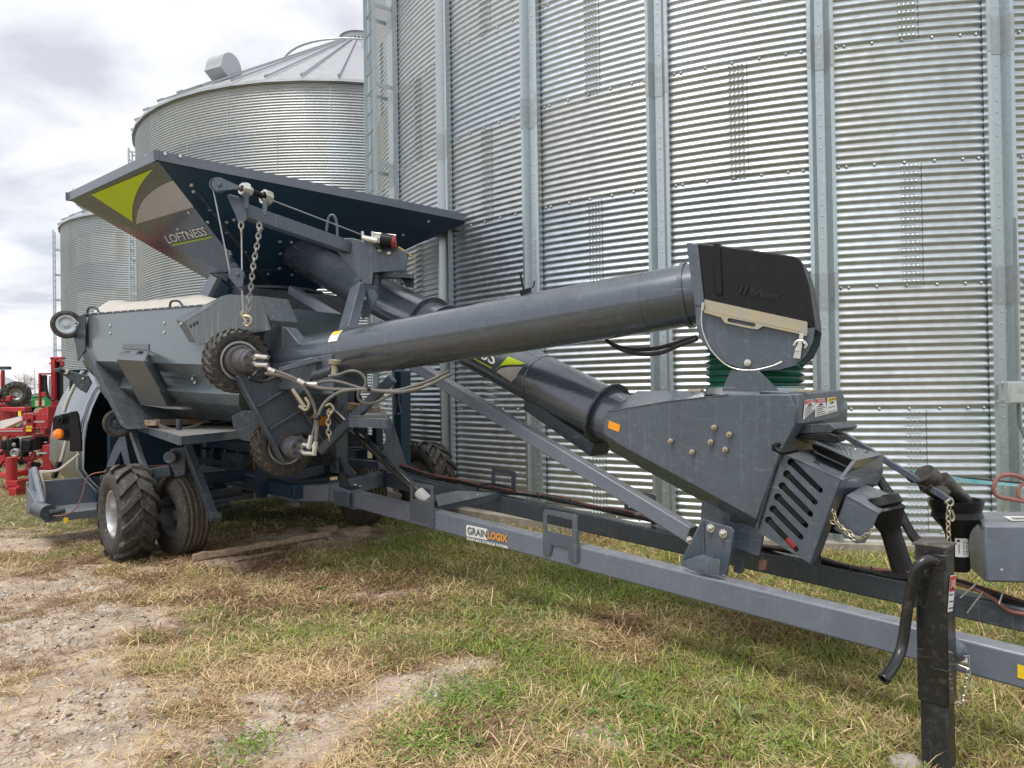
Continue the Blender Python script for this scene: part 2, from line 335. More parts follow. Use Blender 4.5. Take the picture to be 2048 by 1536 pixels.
# ------------------------------------------------------------------ ground
def vnoise(x, y, s, seed=0):                                 # value noise
    x, y = x*s+seed*17.3, y*s+seed*9.1; xi, yi = np.floor(x).astype(int), np.floor(y).astype(int); xf, yf = x-xi, y-yi
    def h(a, b):
        n = (a*374761393+b*668265263+seed*974634777) & 0x7fffffff; n = ((n ^ (n >> 13))*1274126177) & 0x7fffffff
        return ((n ^ (n >> 16)) & 0xffff)/65535.0
    u, v = xf*xf*(3-2*xf), yf*yf*(3-2*yf)
    return (h(xi, yi)*(1-u)+h(xi+1, yi)*u)*(1-v)+(h(xi, yi+1)*(1-u)+h(xi+1, yi+1)*u)*v
def fbm(x, y, s, seed=0, o=4): return sum(vnoise(x, y, s*2**i, seed+i)*0.5**i for i in range(o))/sum(0.5**i for i in range(o))
G = lambda px, py: P(px, py, z=0)
PATCH = [(40, 1090, .9, .5, .6), (90, 1180, 1.0, .5, .9), (40, 1290, .9, .5, 1.0), (30, 1450, .7, .5, 1.1), (180, 1500, .35, .3, .8), (300, 1380, .35, .12, .55), (140, 1400, .4, .25, .8),
         (360, 1480, .35, .12, .7), (560, 1475, .30, .17, 1.1), (520, 1420, .2, .10, .7), (690, 1420, .25, .08, .5), (890, 1375, .38, .09, .9), (960, 1330, .25, .07, 1.0), (740, 1195, .35, .10, .9),
         (430, 1125, .4, .1, .5), (620, 1075, .8, .25, .6), (1180, 1480, .25, .10, .6), (450, 1340, .2, .06, .4), (1010, 1440, .25, .10, .4), (870, 1500, .25, .08, .3)]
def bare(x, y):
    b = np.zeros_like(x)
    for px, py, rx, ry, a in PATCH:
        c = G(px, py); b = np.maximum(b, a*.86*np.exp(-(((x-c.x)/rx)**2+((y-c.y)/(ry*2.2))**2)))
    n = fbm(x, y, 1.6, 3, 5); n2_ = fbm(x, y, 7, 13); b = b*1.1+((n-0.5)*1.9+(n2_-.5)*1.0)*np.clip(b*3, 0.15, 1)
    far = np.clip((-x-y*0.58-0.1)/1.0, 0, 1)*np.clip((8.0-y)/2, 0, 1)*np.where(y < 0.5, np.clip(-x-4, 0, 1)*np.clip((x+9), 0, 1), 1); b = np.maximum(b, far*(0.50+(n-0.5)*1.7+(n2_-.5)*1.2))
    return np.clip(b, 0, 1)
def height(x, y): return (fbm(x, y, 0.7, 5)-0.5)*0.05+(fbm(x, y, 5, 8)-0.5)*0.022
def grid(xs, ys):
    X, Y = np.meshgrid(xs, ys); return X.ravel(), Y.ravel()
def geo_axis(lo, hi, near0, near1, step):
    a = list(np.arange(near0, near1, step)); s = step; x = near1
    while x < hi: a.append(x); s *= 1.25; x += s
    a.append(hi); s = step; x = near0; b = []
    while x > lo: s *= 1.25; x -= s; b.append(max(x, lo))
    return np.array(b[::-1]+a)
gx, gy = geo_axis(-900, 900, -7, 7, 0.05), geo_axis(-200, 1500, 1.2, 12, 0.05)
X, Y = grid(gx, gy); nx, ny = len(gx), len(gy)
inner = np.clip((14-np.hypot(X, Y-4))/4, 0, 1); Z = height(X, Y)*inner
V = np.stack([X, Y, Z], 1); ii = np.arange(ny-1)[:, None]*nx+np.arange(nx-1)[None, :]
Fc = np.stack([ii, ii+1, ii+nx+1, ii+nx], -1).reshape(-1, 4)
def fastmesh(name, V, Fc, k):
    me = bpy.data.meshes.new(name); me.vertices.add(len(V)); me.vertices.foreach_set('co', V.astype(np.float32).ravel())
    me.loops.add(len(Fc)*k); me.loops.foreach_set('vertex_index', Fc.astype(np.int32).ravel())
    me.polygons.add(len(Fc)); me.polygons.foreach_set('loop_start', (np.arange(len(Fc))*k).astype(np.int32))
    me.update(calc_edges=True); me.validate(); return me
def colattr(me, name, C):
    a = me.color_attributes.new(name, 'FLOAT_COLOR', 'POINT'); a.data.foreach_set('color', np.concatenate([C, np.ones((len(C), 1))], 1).astype(np.float32).ravel())
gm = fastmesh('ground', V, Fc, 4); b_ = bare(X, Y); colattr(gm, 'bare', np.stack([b_]*3, 1))
gm.polygons.foreach_set('use_smooth', np.ones(len(Fc), bool))
ground = bpy.data.objects.new('ground', gm); COL.objects.link(ground); ground['kind'] = 'structure'
m = bpy.data.materials.new('earth_and_gravel'); m.use_nodes = True; t = m.node_tree; B = t.nodes['Principled BSDF']; B.inputs['Roughness'].default_value = 0.95
g = t.nodes.new('ShaderNodeNewGeometry')
def nz(s, det=6, ro=0.6):
    n = t.nodes.new('ShaderNodeTexNoise'); n.inputs['Scale'].default_value = s; n.inputs['Detail'].default_value = det; n.inputs['Roughness'].default_value = ro; t.links.new(g.outputs['Position'], n.inputs['Vector']); return n
def rp(n, stops, soc='Fac'):
    r = t.nodes.new('ShaderNodeValToRGB'); r.color_ramp.elements[0].position = stops[0][0]; r.color_ramp.elements[0].color = stops[0][1]+(1,)
    r.color_ramp.elements[1].position = stops[-1][0]; r.color_ramp.elements[1].color = stops[-1][1]+(1,)
    for s in stops[1:-1]: e = r.color_ramp.elements.new(s[0]); e.color = s[1]+(1,)
    t.links.new(n.outputs[soc], r.inputs[0]); return r
a1 = rp(nz(7), [(0.32, (0.30, 0.20, 0.13)), (0.44, (0.54, 0.42, 0.31)), (0.6, (0.68, 0.585, 0.475))])
vo = t.nodes.new('ShaderNodeTexVoronoi'); vo.inputs['Scale'].default_value = 60; t.links.new(g.outputs['Position'], vo.inputs['Vector'])
a2 = rp(vo, [(0.0, (0.56, 0.50, 0.42)), (0.35, (0.46, 0.39, 0.31)), (0.7, (0.33, 0.26, 0.20))], 'Distance')
x1 = t.nodes.new('ShaderNodeMix'); x1.data_type = 'RGBA'; fm = rp(nz(2.3, 4), [(0.45, (0, 0, 0)), (0.6, (0.8, 0.8, 0.8))]); t.links.new(fm.outputs[0], x1.inputs[0]); t.links.new(a1.outputs[0], x1.inputs[6]); t.links.new(a2.outputs[0], x1.inputs[7])
a3 = rp(nz(9), [(0.35, (0.085, 0.105, 0.035)), (0.5, (0.165, 0.150, 0.065)), (0.68, (0.27, 0.225, 0.12))])
at = t.nodes.new('ShaderNodeAttribute'); at.attribute_name = 'bare'
x2 = t.nodes.new('ShaderNodeMix'); x2.data_type = 'RGBA'
mrg = t.nodes.new('ShaderNodeMapRange'); mrg.inputs['From Min'].default_value = 0.12; mrg.inputs['From Max'].default_value = 0.42; t.links.new(at.outputs['Fac'], mrg.inputs['Value'])
t.links.new(mrg.outputs[0], x2.inputs[0]); t.links.new(a3.outputs[0], x2.inputs[6]); t.links.new(x1.outputs[2], x2.inputs[7]); t.links.new(x2.outputs[2], B.inputs['Base Color'])
bp = t.nodes.new('ShaderNodeBump'); bp.inputs['Strength'].default_value = 1.0; bp.inputs['Distance'].default_value = 0.02; t.links.new(nz(35, 8, 0.7).outputs['Fac'], bp.inputs['Height']); t.links.new(bp.outputs[0], B.inputs['Normal'])
gm.materials.append(m)
# grass: many single blades, green, straw and brown, upright or lying flat
def blades(n, dmin, dmax, seed, wmul=1.0, kind='mid'):
    r = np.random.default_rng(seed)
    d = np.sqrt(r.random(n)*(dmax**2-dmin**2)+dmin**2); u = (r.random(n)*2-1)*0.95; x, y = u*d, d
    b = bare(x, y); cl = fbm(x, y, 3.2, 21); cl2 = fbm(x, y, 9, 51); rk_ = r.random(n)
    keep = rk_ > np.clip(b*1.35+0.02, 0, 0.93 if kind != 'long' else 1)
    if kind == 'long': keep &= r.random(n) < np.clip((cl2-0.42)*4, 0.05, 1)*np.clip((x+0.28*y-0.2)/1.5+.25, .12, 1)
    for (cx, cy, R) in ((4.883*1.09, 13.614*1.09, 8.13), (-5.42, 26.16, 7.4)): keep &= np.hypot(x-cx, y-cy) > R
    x, y, b, cl, d, cl2 = x[keep], y[keep], b[keep], cl[keep], d[keep], cl2[keep]; n = len(x)
    dry = fbm(x, y, 1.0, 31)*0.8+fbm(x, y, 6, 35)*0.35; left = np.clip((1.3-(x+0.30*y-0.75))/2.0, 0, 1)   # drier towards the track
    pstraw = np.clip(0.37+left*0.42-0.16*np.clip((y-5)/3, 0, 1)+(dry-0.56)*1.9+b*1.2+(0.12 if kind == 'litter' else 0), 0.10, 0.985); straw = r.random(n) < pstraw
    if kind == 'long': ln = r.uniform(0.09, 0.19, n)*(0.7+0.5*cl); lean = r.uniform(0.35, 1.15, n); curl = r.uniform(0.5, 1.3, n); wd = r.uniform(0.0016, 0.0034, n)
    elif kind == 'litter': ln = r.uniform(0.02, 0.11, n); lean = r.uniform(1.25, 1.56, n); curl = r.uniform(-.1, .2, n); wd = r.uniform(0.0008, 0.0019, n)
    else: ln = np.where(straw, r.uniform(0.03, 0.10, n), r.uniform(0.022, 0.08, n))*(0.30+1.35*cl); lean = np.where(straw, r.uniform(0.7, 1.5, n), r.uniform(0.2, 1.3, n)); curl = r.uniform(0.1, 0.9, n); wd = r.uniform(0.0014, 0.0034, n)
    az = r.uniform(0, 2*np.pi, n); face = az+np.pi/2+r.normal(0, .35, n); wd = wd*wmul
    z0 = height(x, y)*np.clip((14-np.hypot(x, y-4))/4, 0, 1)+(0.003 if kind != 'litter' else r.random(n)*0.03*(0.3+cl))
    sd = np.stack([np.cos(face), np.sin(face), 0.25*r.normal(0, 1, n)], 1)*wd[:, None]
    ps = [np.stack([x, y, z0], 1)]
    for f in (.36, .36, .28):
        a = np.minimum(lean, 2.2); ps.append(ps[-1]+np.stack([np.sin(a)*np.cos(az), np.sin(a)*np.sin(az), np.cos(a)], 1)*(ln*f)[:, None]); lean = lean+curl*.45
        ps[-1][:, 2] = np.maximum(ps[-1][:, 2], z0+0.002)
    Vv = np.stack([ps[0]-sd*.7, ps[0]+sd*.7, ps[1]-sd, ps[1]+sd, ps[2]-sd*0.75, ps[2]+sd*0.75, ps[3]], 1).reshape(-1, 3)
    o = np.arange(n)[:, None]*7
    T_ = np.concatenate([o+np.array([t_]) for t_ in ((0, 1, 3), (0, 3, 2), (2, 3, 5), (2, 5, 4), (4, 5, 6))])
    k = r.random(n)[:, None]; q = r.random(n)[:, None]
    cg = np.array([0.125, 0.185, 0.030])*(1-k)+np.array([0.31, 0.385, 0.085])*k; cg = np.where(q < .18, np.array([0.22, 0.29, 0.15]), cg); cg = np.where(q > .88, np.array([0.17, 0.30, 0.06]), cg)
    ol = np.clip((dry-0.45)*3, 0, 1)[:, None]; cg = cg*(1-ol*0.55)+np.array([0.34, 0.28, 0.09])*ol*0.55
    k2 = (r.random(n) < np.clip(0.32+left*.16+(fbm(x, y, 2.2, 41)-0.5)*2.6, 0.05, 0.8))[:, None]; cs = np.where(k2, np.array([0.27, 0.16, 0.10])*(0.6+0.9*k), np.array([0.74, 0.575, 0.33])*(0.5+0.62*k))
    c = np.where(straw[:, None], cs*1.16, cg*np.array([1.47, 1.36, 1.36])); cc_ = np.repeat(c[:, None, :], 7, axis=1); cc_[:, 6] = cc_[:, 6]*.7+np.array([.5, .38, .18])*.3; return Vv, T_, cc_.reshape(-1, 3)
allV, allT, allC, off = [], [], [], 0
for (n, a, b2, sd, wm, kd) in ((108000, 1.9, 4.4, 1, 1.0, 'mid'), (95000, 1.9, 5, 7, 1.0, 'litter'), (22000, 1.9, 5, 8, 1.0, 'long'), (140000, 4.4, 8, 2, 1.25, 'mid'), (82000, 5, 9, 9, 1.3, 'litter'), (22000, 5, 9, 10, 1.3, 'long'), (80000, 8, 16, 3, 2.0, 'mid'), (40000, 16, 50, 4, 5.0, 'mid')):
    Vv, T_, c = blades(n, a, b2, sd, wm, kd); allV.append(Vv); allT.append(T_+off); allC.append(c); off += len(Vv)
me = fastmesh('grass', np.concatenate(allV), np.concatenate(allT), 3); colattr(me, 'tint', np.concatenate(allC))
grass = bpy.data.objects.new('grass', me); COL.objects.link(grass); grass['kind'] = 'stuff'; tag(grass, 'short dry and green grass growing over the yard', 'grass')
m = bpy.data.materials.new('grass_blades'); m.use_nodes = True; t = m.node_tree; B = t.nodes['Principled BSDF']; B.inputs['Roughness'].default_value = 0.6
a = t.nodes.new('ShaderNodeAttribute'); a.attribute_name = 'tint'; t.links.new(a.outputs['Color'], B.inputs['Base Color']); B.inputs['Specular IOR Level'].default_value = 0.25
tl = t.nodes.new('ShaderNodeBsdfTranslucent'); t.links.new(a.outputs['Color'], tl.inputs['Color']); ms = t.nodes.new('ShaderNodeMixShader'); ms.inputs[0].default_value = 0.25
t.links.new(B.outputs[0], ms.inputs[1]); t.links.new(tl.outputs[0], ms.inputs[2]); t.links.new(ms.outputs[0], t.nodes['Material Output'].inputs[0]); me.materials.append(m)
# gravel: angular little stones on the bare ground
r = np.random.default_rng(5); n = 380000; d = np.sqrt(r.random(n)*(8.5**2-1.9**2)+1.9**2); u = (r.random(n)*2-1)*0.78; x, y = u*d, d; b = bare(x, y)
k = r.random(n) < np.clip((b-0.25)*0.42, 0.0015, 1)*np.clip(fbm(x, y, 1.9, 77)*4.5-1.9, 0.03, 1); x, y, b = x[k], y[k], b[k]; n = len(x); rad = 0.0032+0.014*r.random(n)**6+0.003*r.random(n)
bm = bmesh.new(); bmesh.ops.create_icosphere(bm, subdivisions=1, radius=1); ico = np.array([v.co[:] for v in bm.verts]); icf = np.array([[v.index for v in f.verts] for f in bm.faces]); bm.free()
jit = 1+(r.random((n, len(ico), 1))-0.5)*0.55; sc3 = r.uniform(0.6, 1.25, (n, 1, 3))*np.array([1, 1, 0.62]); ang = r.uniform(0, 6.28, n)
vv = ico[None]*jit*sc3*rad[:, None, None]; ca, sa = np.cos(ang)[:, None], np.sin(ang)[:, None]
vv = np.stack([vv[..., 0]*ca-vv[..., 1]*sa, vv[..., 0]*sa+vv[..., 1]*ca, vv[..., 2]], -1)+np.stack([x, y, height(x, y)*np.clip((14-np.hypot(x, y-4))/4, 0, 1)+rad*0.2], 1)[:, None, :]
me = fastmesh('gravel', vv.reshape(-1, 3), (icf[None]+np.arange(n)[:, None, None]*len(ico)).reshape(-1, 3), 3)
cc = np.where(r.random((n, 1)) < .13, np.array([0.20, 0.14, 0.095]), np.array([0.68, 0.62, 0.53]))*(0.55+0.6*r.random((n, 1))); colattr(me, 'tint', np.repeat(cc, len(ico), axis=0))
gv = bpy.data.objects.new('gravel', me); COL.objects.link(gv); gv['kind'] = 'stuff'; tag(gv, 'pale crushed limestone gravel scattered on bare soil', 'gravel')
# low clover patches
r = np.random.default_rng(31); pv, pf, pc, off = [], [], [], 0
for (px, py, sx, sy, nn) in ((960, 1400, .30, .12, 2600), (870, 1490, .22, .10, 1500), (1330, 1475, .35, .10, 2200), (620, 1255, .3, .2, 900), (1050, 1290, .35, .16, 1600), (500, 1500, .16, .08, 500), (1620, 1500, .3, .1, 1000), (760, 1120, .5, .3, 1500), (1240, 1200, .5, .2, 1500)):
    c = G(px, py); x = c.x+r.normal(0, sx, nn)*.6; y = c.y+r.normal(0, sy*2, nn)*.6; z = height(x, y)+.006+r.random(nn)*.030; R_ = r.uniform(.0035, .0085, nn); a0 = r.uniform(0, 6.28, nn); tx, ty = r.normal(0, .35, nn), r.normal(0, .35, nn)
    for k in range(nn):
        o_ = [(x[k]+R_[k]*math.cos(a0[k]+q*1.257), y[k]+R_[k]*math.sin(a0[k]+q*1.257)) for q in range(5)]; pv += [(a, b, z[k]+(a-x[k])*tx[k]+(b-y[k])*ty[k]) for a, b in o_]
    pf.append(np.arange(nn)[:, None]*5+off+np.arange(5)[None, :]); off += nn*5; g_ = r.random((nn, 1)); pc.append(np.repeat(np.array([.13, .24, .035])*(1-g_)+np.array([.30, .42, .09])*g_, 5, axis=0))
me2 = fastmesh('clover', np.array(pv), np.concatenate(pf), 5); colattr(me2, 'tint', np.concatenate(pc)); cv = bpy.data.objects.new('clover', me2); COL.objects.link(cv); cv['kind'] = 'stuff'; tag(cv, 'low bright green clover growing in patches among the grass', 'clover'); me2.materials.append(grass.data.materials[0])
GRAV = mat('limestone', (1.0, 1.0, 1.0), 0.9, 0, 0.15, 60, attr='tint', bump=0.4, bscale=200); me.materials.append(GRAV)
# ------------------------------------------------------------------ grain bins
KB = 1.09; SH = 1.10*KB; NC = 16; PITCH = SH/NC; Z0 = -0.2138*KB+H           # near bin's scale about the camera, sheet ring height, corrugations per ring, height of the seam at eye level
def bin_wall(root, cx, cy, R, zb, zt, seg, a_first, a_step, seed, fineblock=8, age=1.0):
    nz = int((zt-zb)/PITCH*fineblock)+1; zs = np.linspace(zb, zt, nz); ph = (zs-Z0)/SH; fr = ph-np.floor(ph)
    rad = R+0.0098*np.cos(2*np.pi*(zs-Z0)/PITCH+math.pi)+0.0016*(1-fr)
    al = np.linspace(0, 2*np.pi, seg, endpoint=False)+a_first
    Zg, A = np.meshgrid(zs, al, indexing='ij'); Rg = rad[:, None]*np.ones_like(A)+0.004*(vnoise(A*R*0.8, Zg*0.9, 1, seed)-0.5)
    V = np.stack([cx+Rg*np.sin(A), cy-Rg*np.cos(A), Zg], -1).reshape(-1, 3)
    i = np.arange(nz-1)[:, None]*seg; j = np.arange(seg)[None, :]; j2 = (j+1) % seg
    Fc = np.stack([i+j, i+j2, i+seg+j2, i+seg+j], -1).reshape(-1, 4); me = fastmesh('wall', V, Fc, 4); me.polygons.foreach_set('use_smooth', np.ones(len(Fc), bool))
    ring = np.floor(ph).astype(int)[:, None]*np.ones_like(A, int); sh = np.floor((A-a_first-(a_step*(1.55+(ring % 2))))/(2*a_step)).astype(int)
    rr = np.random.default_rng(seed).random((64, 64, 3)); tt = rr[ring % 64, sh % 64]; lum = age*(0.84+0.20*tt[..., :1]); tint = lum*(1+(tt[..., 1:2]-0.5)*np.array([-0.07, 0.0, 0.08]))
    # weather stains low down and under seams
    st = np.clip((vnoise(A*R*2.2, Zg*0.5, 1, seed+5)-0.62)*1.3, 0, 0.22)[..., None]; low = np.clip((zb+0.28-Zg)/0.28, 0, 1)[..., None]*(0.35+0.5*vnoise(A*R*9, Zg*12, 1, seed+9)[..., None])
    tint = tint*(1-st*0.4)*(1-low*np.array([0.45, 0.52, 0.6])); colattr(me, 'tint', tint.reshape(-1, 3)); me.materials.append(CORR)
    o = bpy.data.objects.new('wall', me); COL.objects.link(o); o.parent = root; o.location = -Vector(root.location); return o
def pol(cx, cy, r, al, z): return Vector((cx+r*math.sin(al), cy-r*math.cos(al), z))
def ladder(root, cx, cy, R, al, z0, z1, wdt=0.34, off=0.33):
    c = pol(cx, cy, R+off, al, 0); nv = Vector((math.sin(al), -math.cos(al), 0)); tv = Vector((math.cos(al), math.sin(al), 0)); m = MB(); rg = MB(); br = MB()
    for s in (-1, 1):
        p = c+tv*s*wdt/2; m.bar(p+Vector((0, 0, z0)), p+Vector((0, 0, z1)), 0.055, 0.016, nv); m.bar(p+tv*s*0.022+nv*0.02+Vector((0, 0, z0)), p+tv*s*0.022+nv*0.02+Vector((0, 0, z1)), 0.012, 0.05, nv)
    z = z0+0.1
    while z < z1: rg.tube([c-tv*wdt/2+Vector((0, 0, z)), c+tv*wdt/2+Vector((0, 0, z))], 0.013, 6); z += 0.3048
    z = z0+0.5
    while z < z1:
        for s in (-1, 1): br.bar(c+tv*s*wdt/2+Vector((0, 0, z)), c+tv*s*wdt/2-nv*(off)+Vector((0, 0, z-0.03)), 0.012, 0.055)
        z += SH
    o = m.build('ladder', GALVD, root); rg.build('rung', GALVD, o, stuff=True); br.build('ladder_bracket', GALVD, o, stuff=True)
def roof(root, cx, cy, R, ze, n=40, pitch=0.62, vents=()):
    m = MB(); rb = MB(); Ra = R+0.10; zt = ze+(R-0.6)*pitch; top = 0.6
    for i in range(n):
        a0, a1 = 2*math.pi*i/n, 2*math.pi*(i+1)/n
        m.add([pol(cx, cy, Ra, a0, ze-0.02), pol(cx, cy, Ra, a1, ze-0.02), pol(cx, cy, top, a1, zt), pol(cx, cy, top, a0, zt), pol(cx, cy, Ra+0.01, a0, ze-0.10), pol(cx, cy, Ra+0.01, a1, ze-0.10), pol(cx, cy, R-0.2, a0, ze-0.05), pol(cx, cy, R-0.2, a1, ze-0.05)],
              [(0, 1, 2, 3), (4, 5, 1, 0), (6, 7, 5, 4)])
        p, q = pol(cx, cy, Ra+0.02, a0, ze+0.035), pol(cx, cy, top, a0, zt+0.05); rb.bar(p, q, 0.04, 0.05)
        rb.bar(pol(cx, cy, Ra+0.03, a0, ze+0.04), pol(cx, cy, Ra-0.16, a0, ze+0.04+0.19*pitch), 0.012, 0.07)
    m.build('roof', ROOF, root, smooth=0); rb.build('roof_rib', ROOF, root, stuff=True)
    c = MB(); c.lathe((cx, cy, zt), (0, 0, 1), [(0, top+0.05), (0.18, top+0.05), (0.2, top+0.12), (0.42, 0.1), (0.44, 0.01)], 32); c.build('roof_cap', ROOF, root)
    h = MB(); rr = 2.7; zz = ze+(R-rr)*pitch+0.30; h.tube([pol(cx, cy, rr, 2*math.pi*k/48, zz) for k in range(49)], 0.035, 6, caps=False); st = [2*math.pi*k/40 for k in range(40)]
    for a in st: h.bar(pol(cx, cy, rr, a, zz), pol(cx, cy, rr, a, zz-0.30), 0.05, 0.02)
    h.build('roof_ring', GALVD, root)
    for al, rr, s in vents:
        v = MB(); b = pol(cx, cy, rr, al, ze+(R-rr)*pitch); nv = Vector((math.sin(al), -math.cos(al), 0)); tv = Vector((math.cos(al), math.sin(al), 0)); k = []
        for i in range(13): a = math.pi*i/12; k.append(b+nv*(-math.cos(a)*0.36*s)+Vector((0, 0, 0.34*s+math.sin(a)*0.40*s)))
        k = [b-nv*0.36*s-Vector((0, 0, 0.1))]+k+[b+nv*0.42*s+Vector((0, 0, 0.2*s)), b+nv*0.1*s]
        v.prism([p-tv*0.32*s for p in k], tv*0.64*s); v.build('roof_vent', ROOF, root, smooth=25)
BX, BY, BR, A0, DA = 4.883*KB, 13.614*KB, 7.352*KB, -0.8876, 0.1989
ZB, ZE = 0.10, 9.97
b1 = thing('grain_bin', 'nearest tall galvanised grain bin with vertical stiffeners, filling the right half of the view', 'grain bin', (BX, BY, 0), 'galvanised grain bins')
bin_wall(b1, BX, BY, BR, ZB, ZE, 240, A0, DA, 3)
MB().lathe((BX, BY, -0.3), (0, 0, 1), [(0, BR+0.12), (ZB+0.29, BR+0.12), (ZB+0.30, BR+.10), (ZB+0.30, BR-0.3)], 120).build('foundation', CONC, b1, smooth=20)
roof(b1, BX, BY, BR, ZE, 32)
bolts = MB(); slv = MB(); seams = MB()
PROF = [(s*1.09, r*1.09) for s, r in [(-.108, .012), (-.112, .088), (-.080, .092), (-.036, .017), (.036, .017), (.080, .092), (.112, .088), (.108, .012)]]
for k in range(-4, 9):
    al = A0+k*DA+0.0125; nv = Vector((math.sin(al), -math.cos(al), 0)); tv = Vector((math.cos(al), math.sin(al), 0)); c = pol(BX, BY, BR, al, 0); st = MB()
    pts = [c+tv*s+nv*r for s, r in PROF]; inn = [c+tv*s*0.97+nv*(r-0.004) for s, r in PROF]
    n = len(pts); vs = [p+Vector((0, 0, ZB)) for p in pts]+[p+Vector((0, 0, ZE)) for p in pts]; st.add(vs, [(i, i+1, i+1+n, i+n) for i in range(n-1)])
    st.build('stiffener', GALVD, b1, smooth=20)
    for q in range(0, 9):                                    # splice sleeves
        zc = Z0+(q*2-1)*SH-0.03
        if ZB < zc < ZE-0.5:
            pp = [c+tv*s*1.03+nv*(r+0.005) for s, r in PROF[1:-1]]; n2 = len(pp); slv.add([p+Vector((0, 0, zc-0.18)) for p in pp]+[p+Vector((0, 0, zc+0.18)) for p in pp], [(i, i+1, i+1+n2, i+n2) for i in range(n2-1)])
            for s in (-.096, .096):
                for dz in (-.1, -.035, .035, .1): bolts.dome(c+tv*s+nv*0.096+Vector((0, 0, zc+dz)), nv, 0.011)
    z = ZB+0.08
    while z < ZE:
        bolts.dome(c+nv*0.018+Vector((0, 0, z)), nv, 0.010 if int(z*20) % 2 else 0.013, seg=5); z += PITCH*1.5
for k in range(-3, 8):                                       # sheet joints between stiffeners
    al = A0+(k+0.63)*DA
    for q in range(-1, 8):
        if (q+k) % 2 == 1:
            continue
        zb_, zt_ = max(Z0+q*SH+0.01, ZB+0.02), min(Z0+(q+1)*SH-0.01, ZE)
        if zt_ < zb_: continue
        i = 0; z = Z0+q*SH+PITCH*0.5
        while z < zt_:
            if z > zb_:
                for j in range(4): a = al-(0.0055+0.0051*j); bolts.dome(pol(BX, BY, BR+0.0105, a, z), pol(0, 0, 1, a, 0.0), 0.0175, 0.020)
            z += PITCH
        nn = 60; vs, fs = [], []
        for i in range(nn+1):
            z = zb_+(zt_-zb_)*i/nn; r_ = BR+0.0098*math.cos(2*math.pi*(z-Z0)/PITCH+math.pi)+0.0045
            vs += [pol(BX, BY, r_, al, z), pol(BX, BY, r_, al+0.0008, z)]
        seams.add(vs, [(2*i, 2*i+1, 2*i+3, 2*i+2) for i in range(nn)])
for q in range(-1, 8):                                       # bolts along the ring seams
    z = Z0+q*SH+0.004
    if z < ZB: continue
    for k in range(-3, 8):
        for fr in (0.105, 0.15, 0.31, 0.48, 0.65, 0.81, 0.90):
            a = A0+(k+fr+0.06)*DA; bolts.dome(pol(BX, BY, BR-0.004, a, z), pol(0, 0, 1, a, 0.0), 0.0145, 0.018)
bolts.build('bolt_head', GALV, b1, stuff=True); slv.build('stiffener_sleeve', mat('sleeve_steel', (0.40, 0.44, 0.45), 0.42, 0.75, 0.1, 20), b1, smooth=20, stuff=True)
seams.build('sheet_joint', mat('joint_sealant', (0.20, 0.15, 0.10), 0.8, 0, 0.3, 30), b1, stuff=True)
ladder(b1, BX, BY, BR, math.atan2(-BX, BY)*1.0-1.02, 1.5, ZE+0.6) if False else None
# ladder on the silhouette side of the near bin
def ang_for_px(cx, cy, R, px, py, d): 
    p = P(px, py, d=d); return math.atan2(p.x-cx, cy-p.y)
ladder(b1, BX, BY, BR, -1.087, 2.2, ZE+0.7, 0.42, 0.36)
# junction box and conduit on the near bin
al = A0+4*DA+0.0125; jb = MB(); jc = P(2025, 785, d=6.55); nv = Vector((math.sin(al), -math.cos(al), 0)); tv = Vector((math.cos(al), math.sin(al), 0))
jx = thing('junction_box', 'small grey electrical box mounted on a bin stiffener at the right edge', 'electrical box', jc)
bx = MB().box(jc+nv*0.05, 0.19, 0.11, 0.20, tv, -nv).build('box', mat('grey_enclosure', (0.46, 0.50, 0.50), 0.4, 0, 0.04, 8, dust=0.1), jx, bevel=0.006)
MB().box(jc+nv*0.109, 0.165, 0.006, 0.175, tv, -nv).build('cover', bx.data.materials[0], jx, bevel=0.002)
o_ = jc+nv*0.1135-tv*0.01+Vector((0, 0, 0.0)); lb = MB(); lb.prism(quad(o_, tv, Vector((0, 0, 1)), nv, -0.01, 0.005, 0.055, 0.04, 0), nv*0.001); lb.build('label', LGREY, jx)
brk = MB(); 
for dz in (-0.08, 0.08): brk.box(jc-tv*0.12+nv*0.02+Vector((0, 0, dz)), 0.07, 0.03, 0.03, tv, -nv)
brk.build('bracket', GALVD, jx, bevel=0.003)
MB().tube(smooth_path([jc+tv*0.05+Vector((0, 0, 1.6)), jc+tv*0.05+Vector((0, 0, 0.1))], 2), 0.014, 8).tube(smooth_path([jc+tv*0.05-Vector((0, 0, 0.10)), jc+tv*0.06-Vector((0, 0, 0.3)), jc+tv*0.14-Vector((0, 0, 0.6)), jc+tv*0.14-Vector((0, 0, 1.5))], 6), 0.016, 8).build('conduit', mat('grey_conduit', (0.22, 0.24, 0.26), 0.5, 0, 0.1, 9), jx)
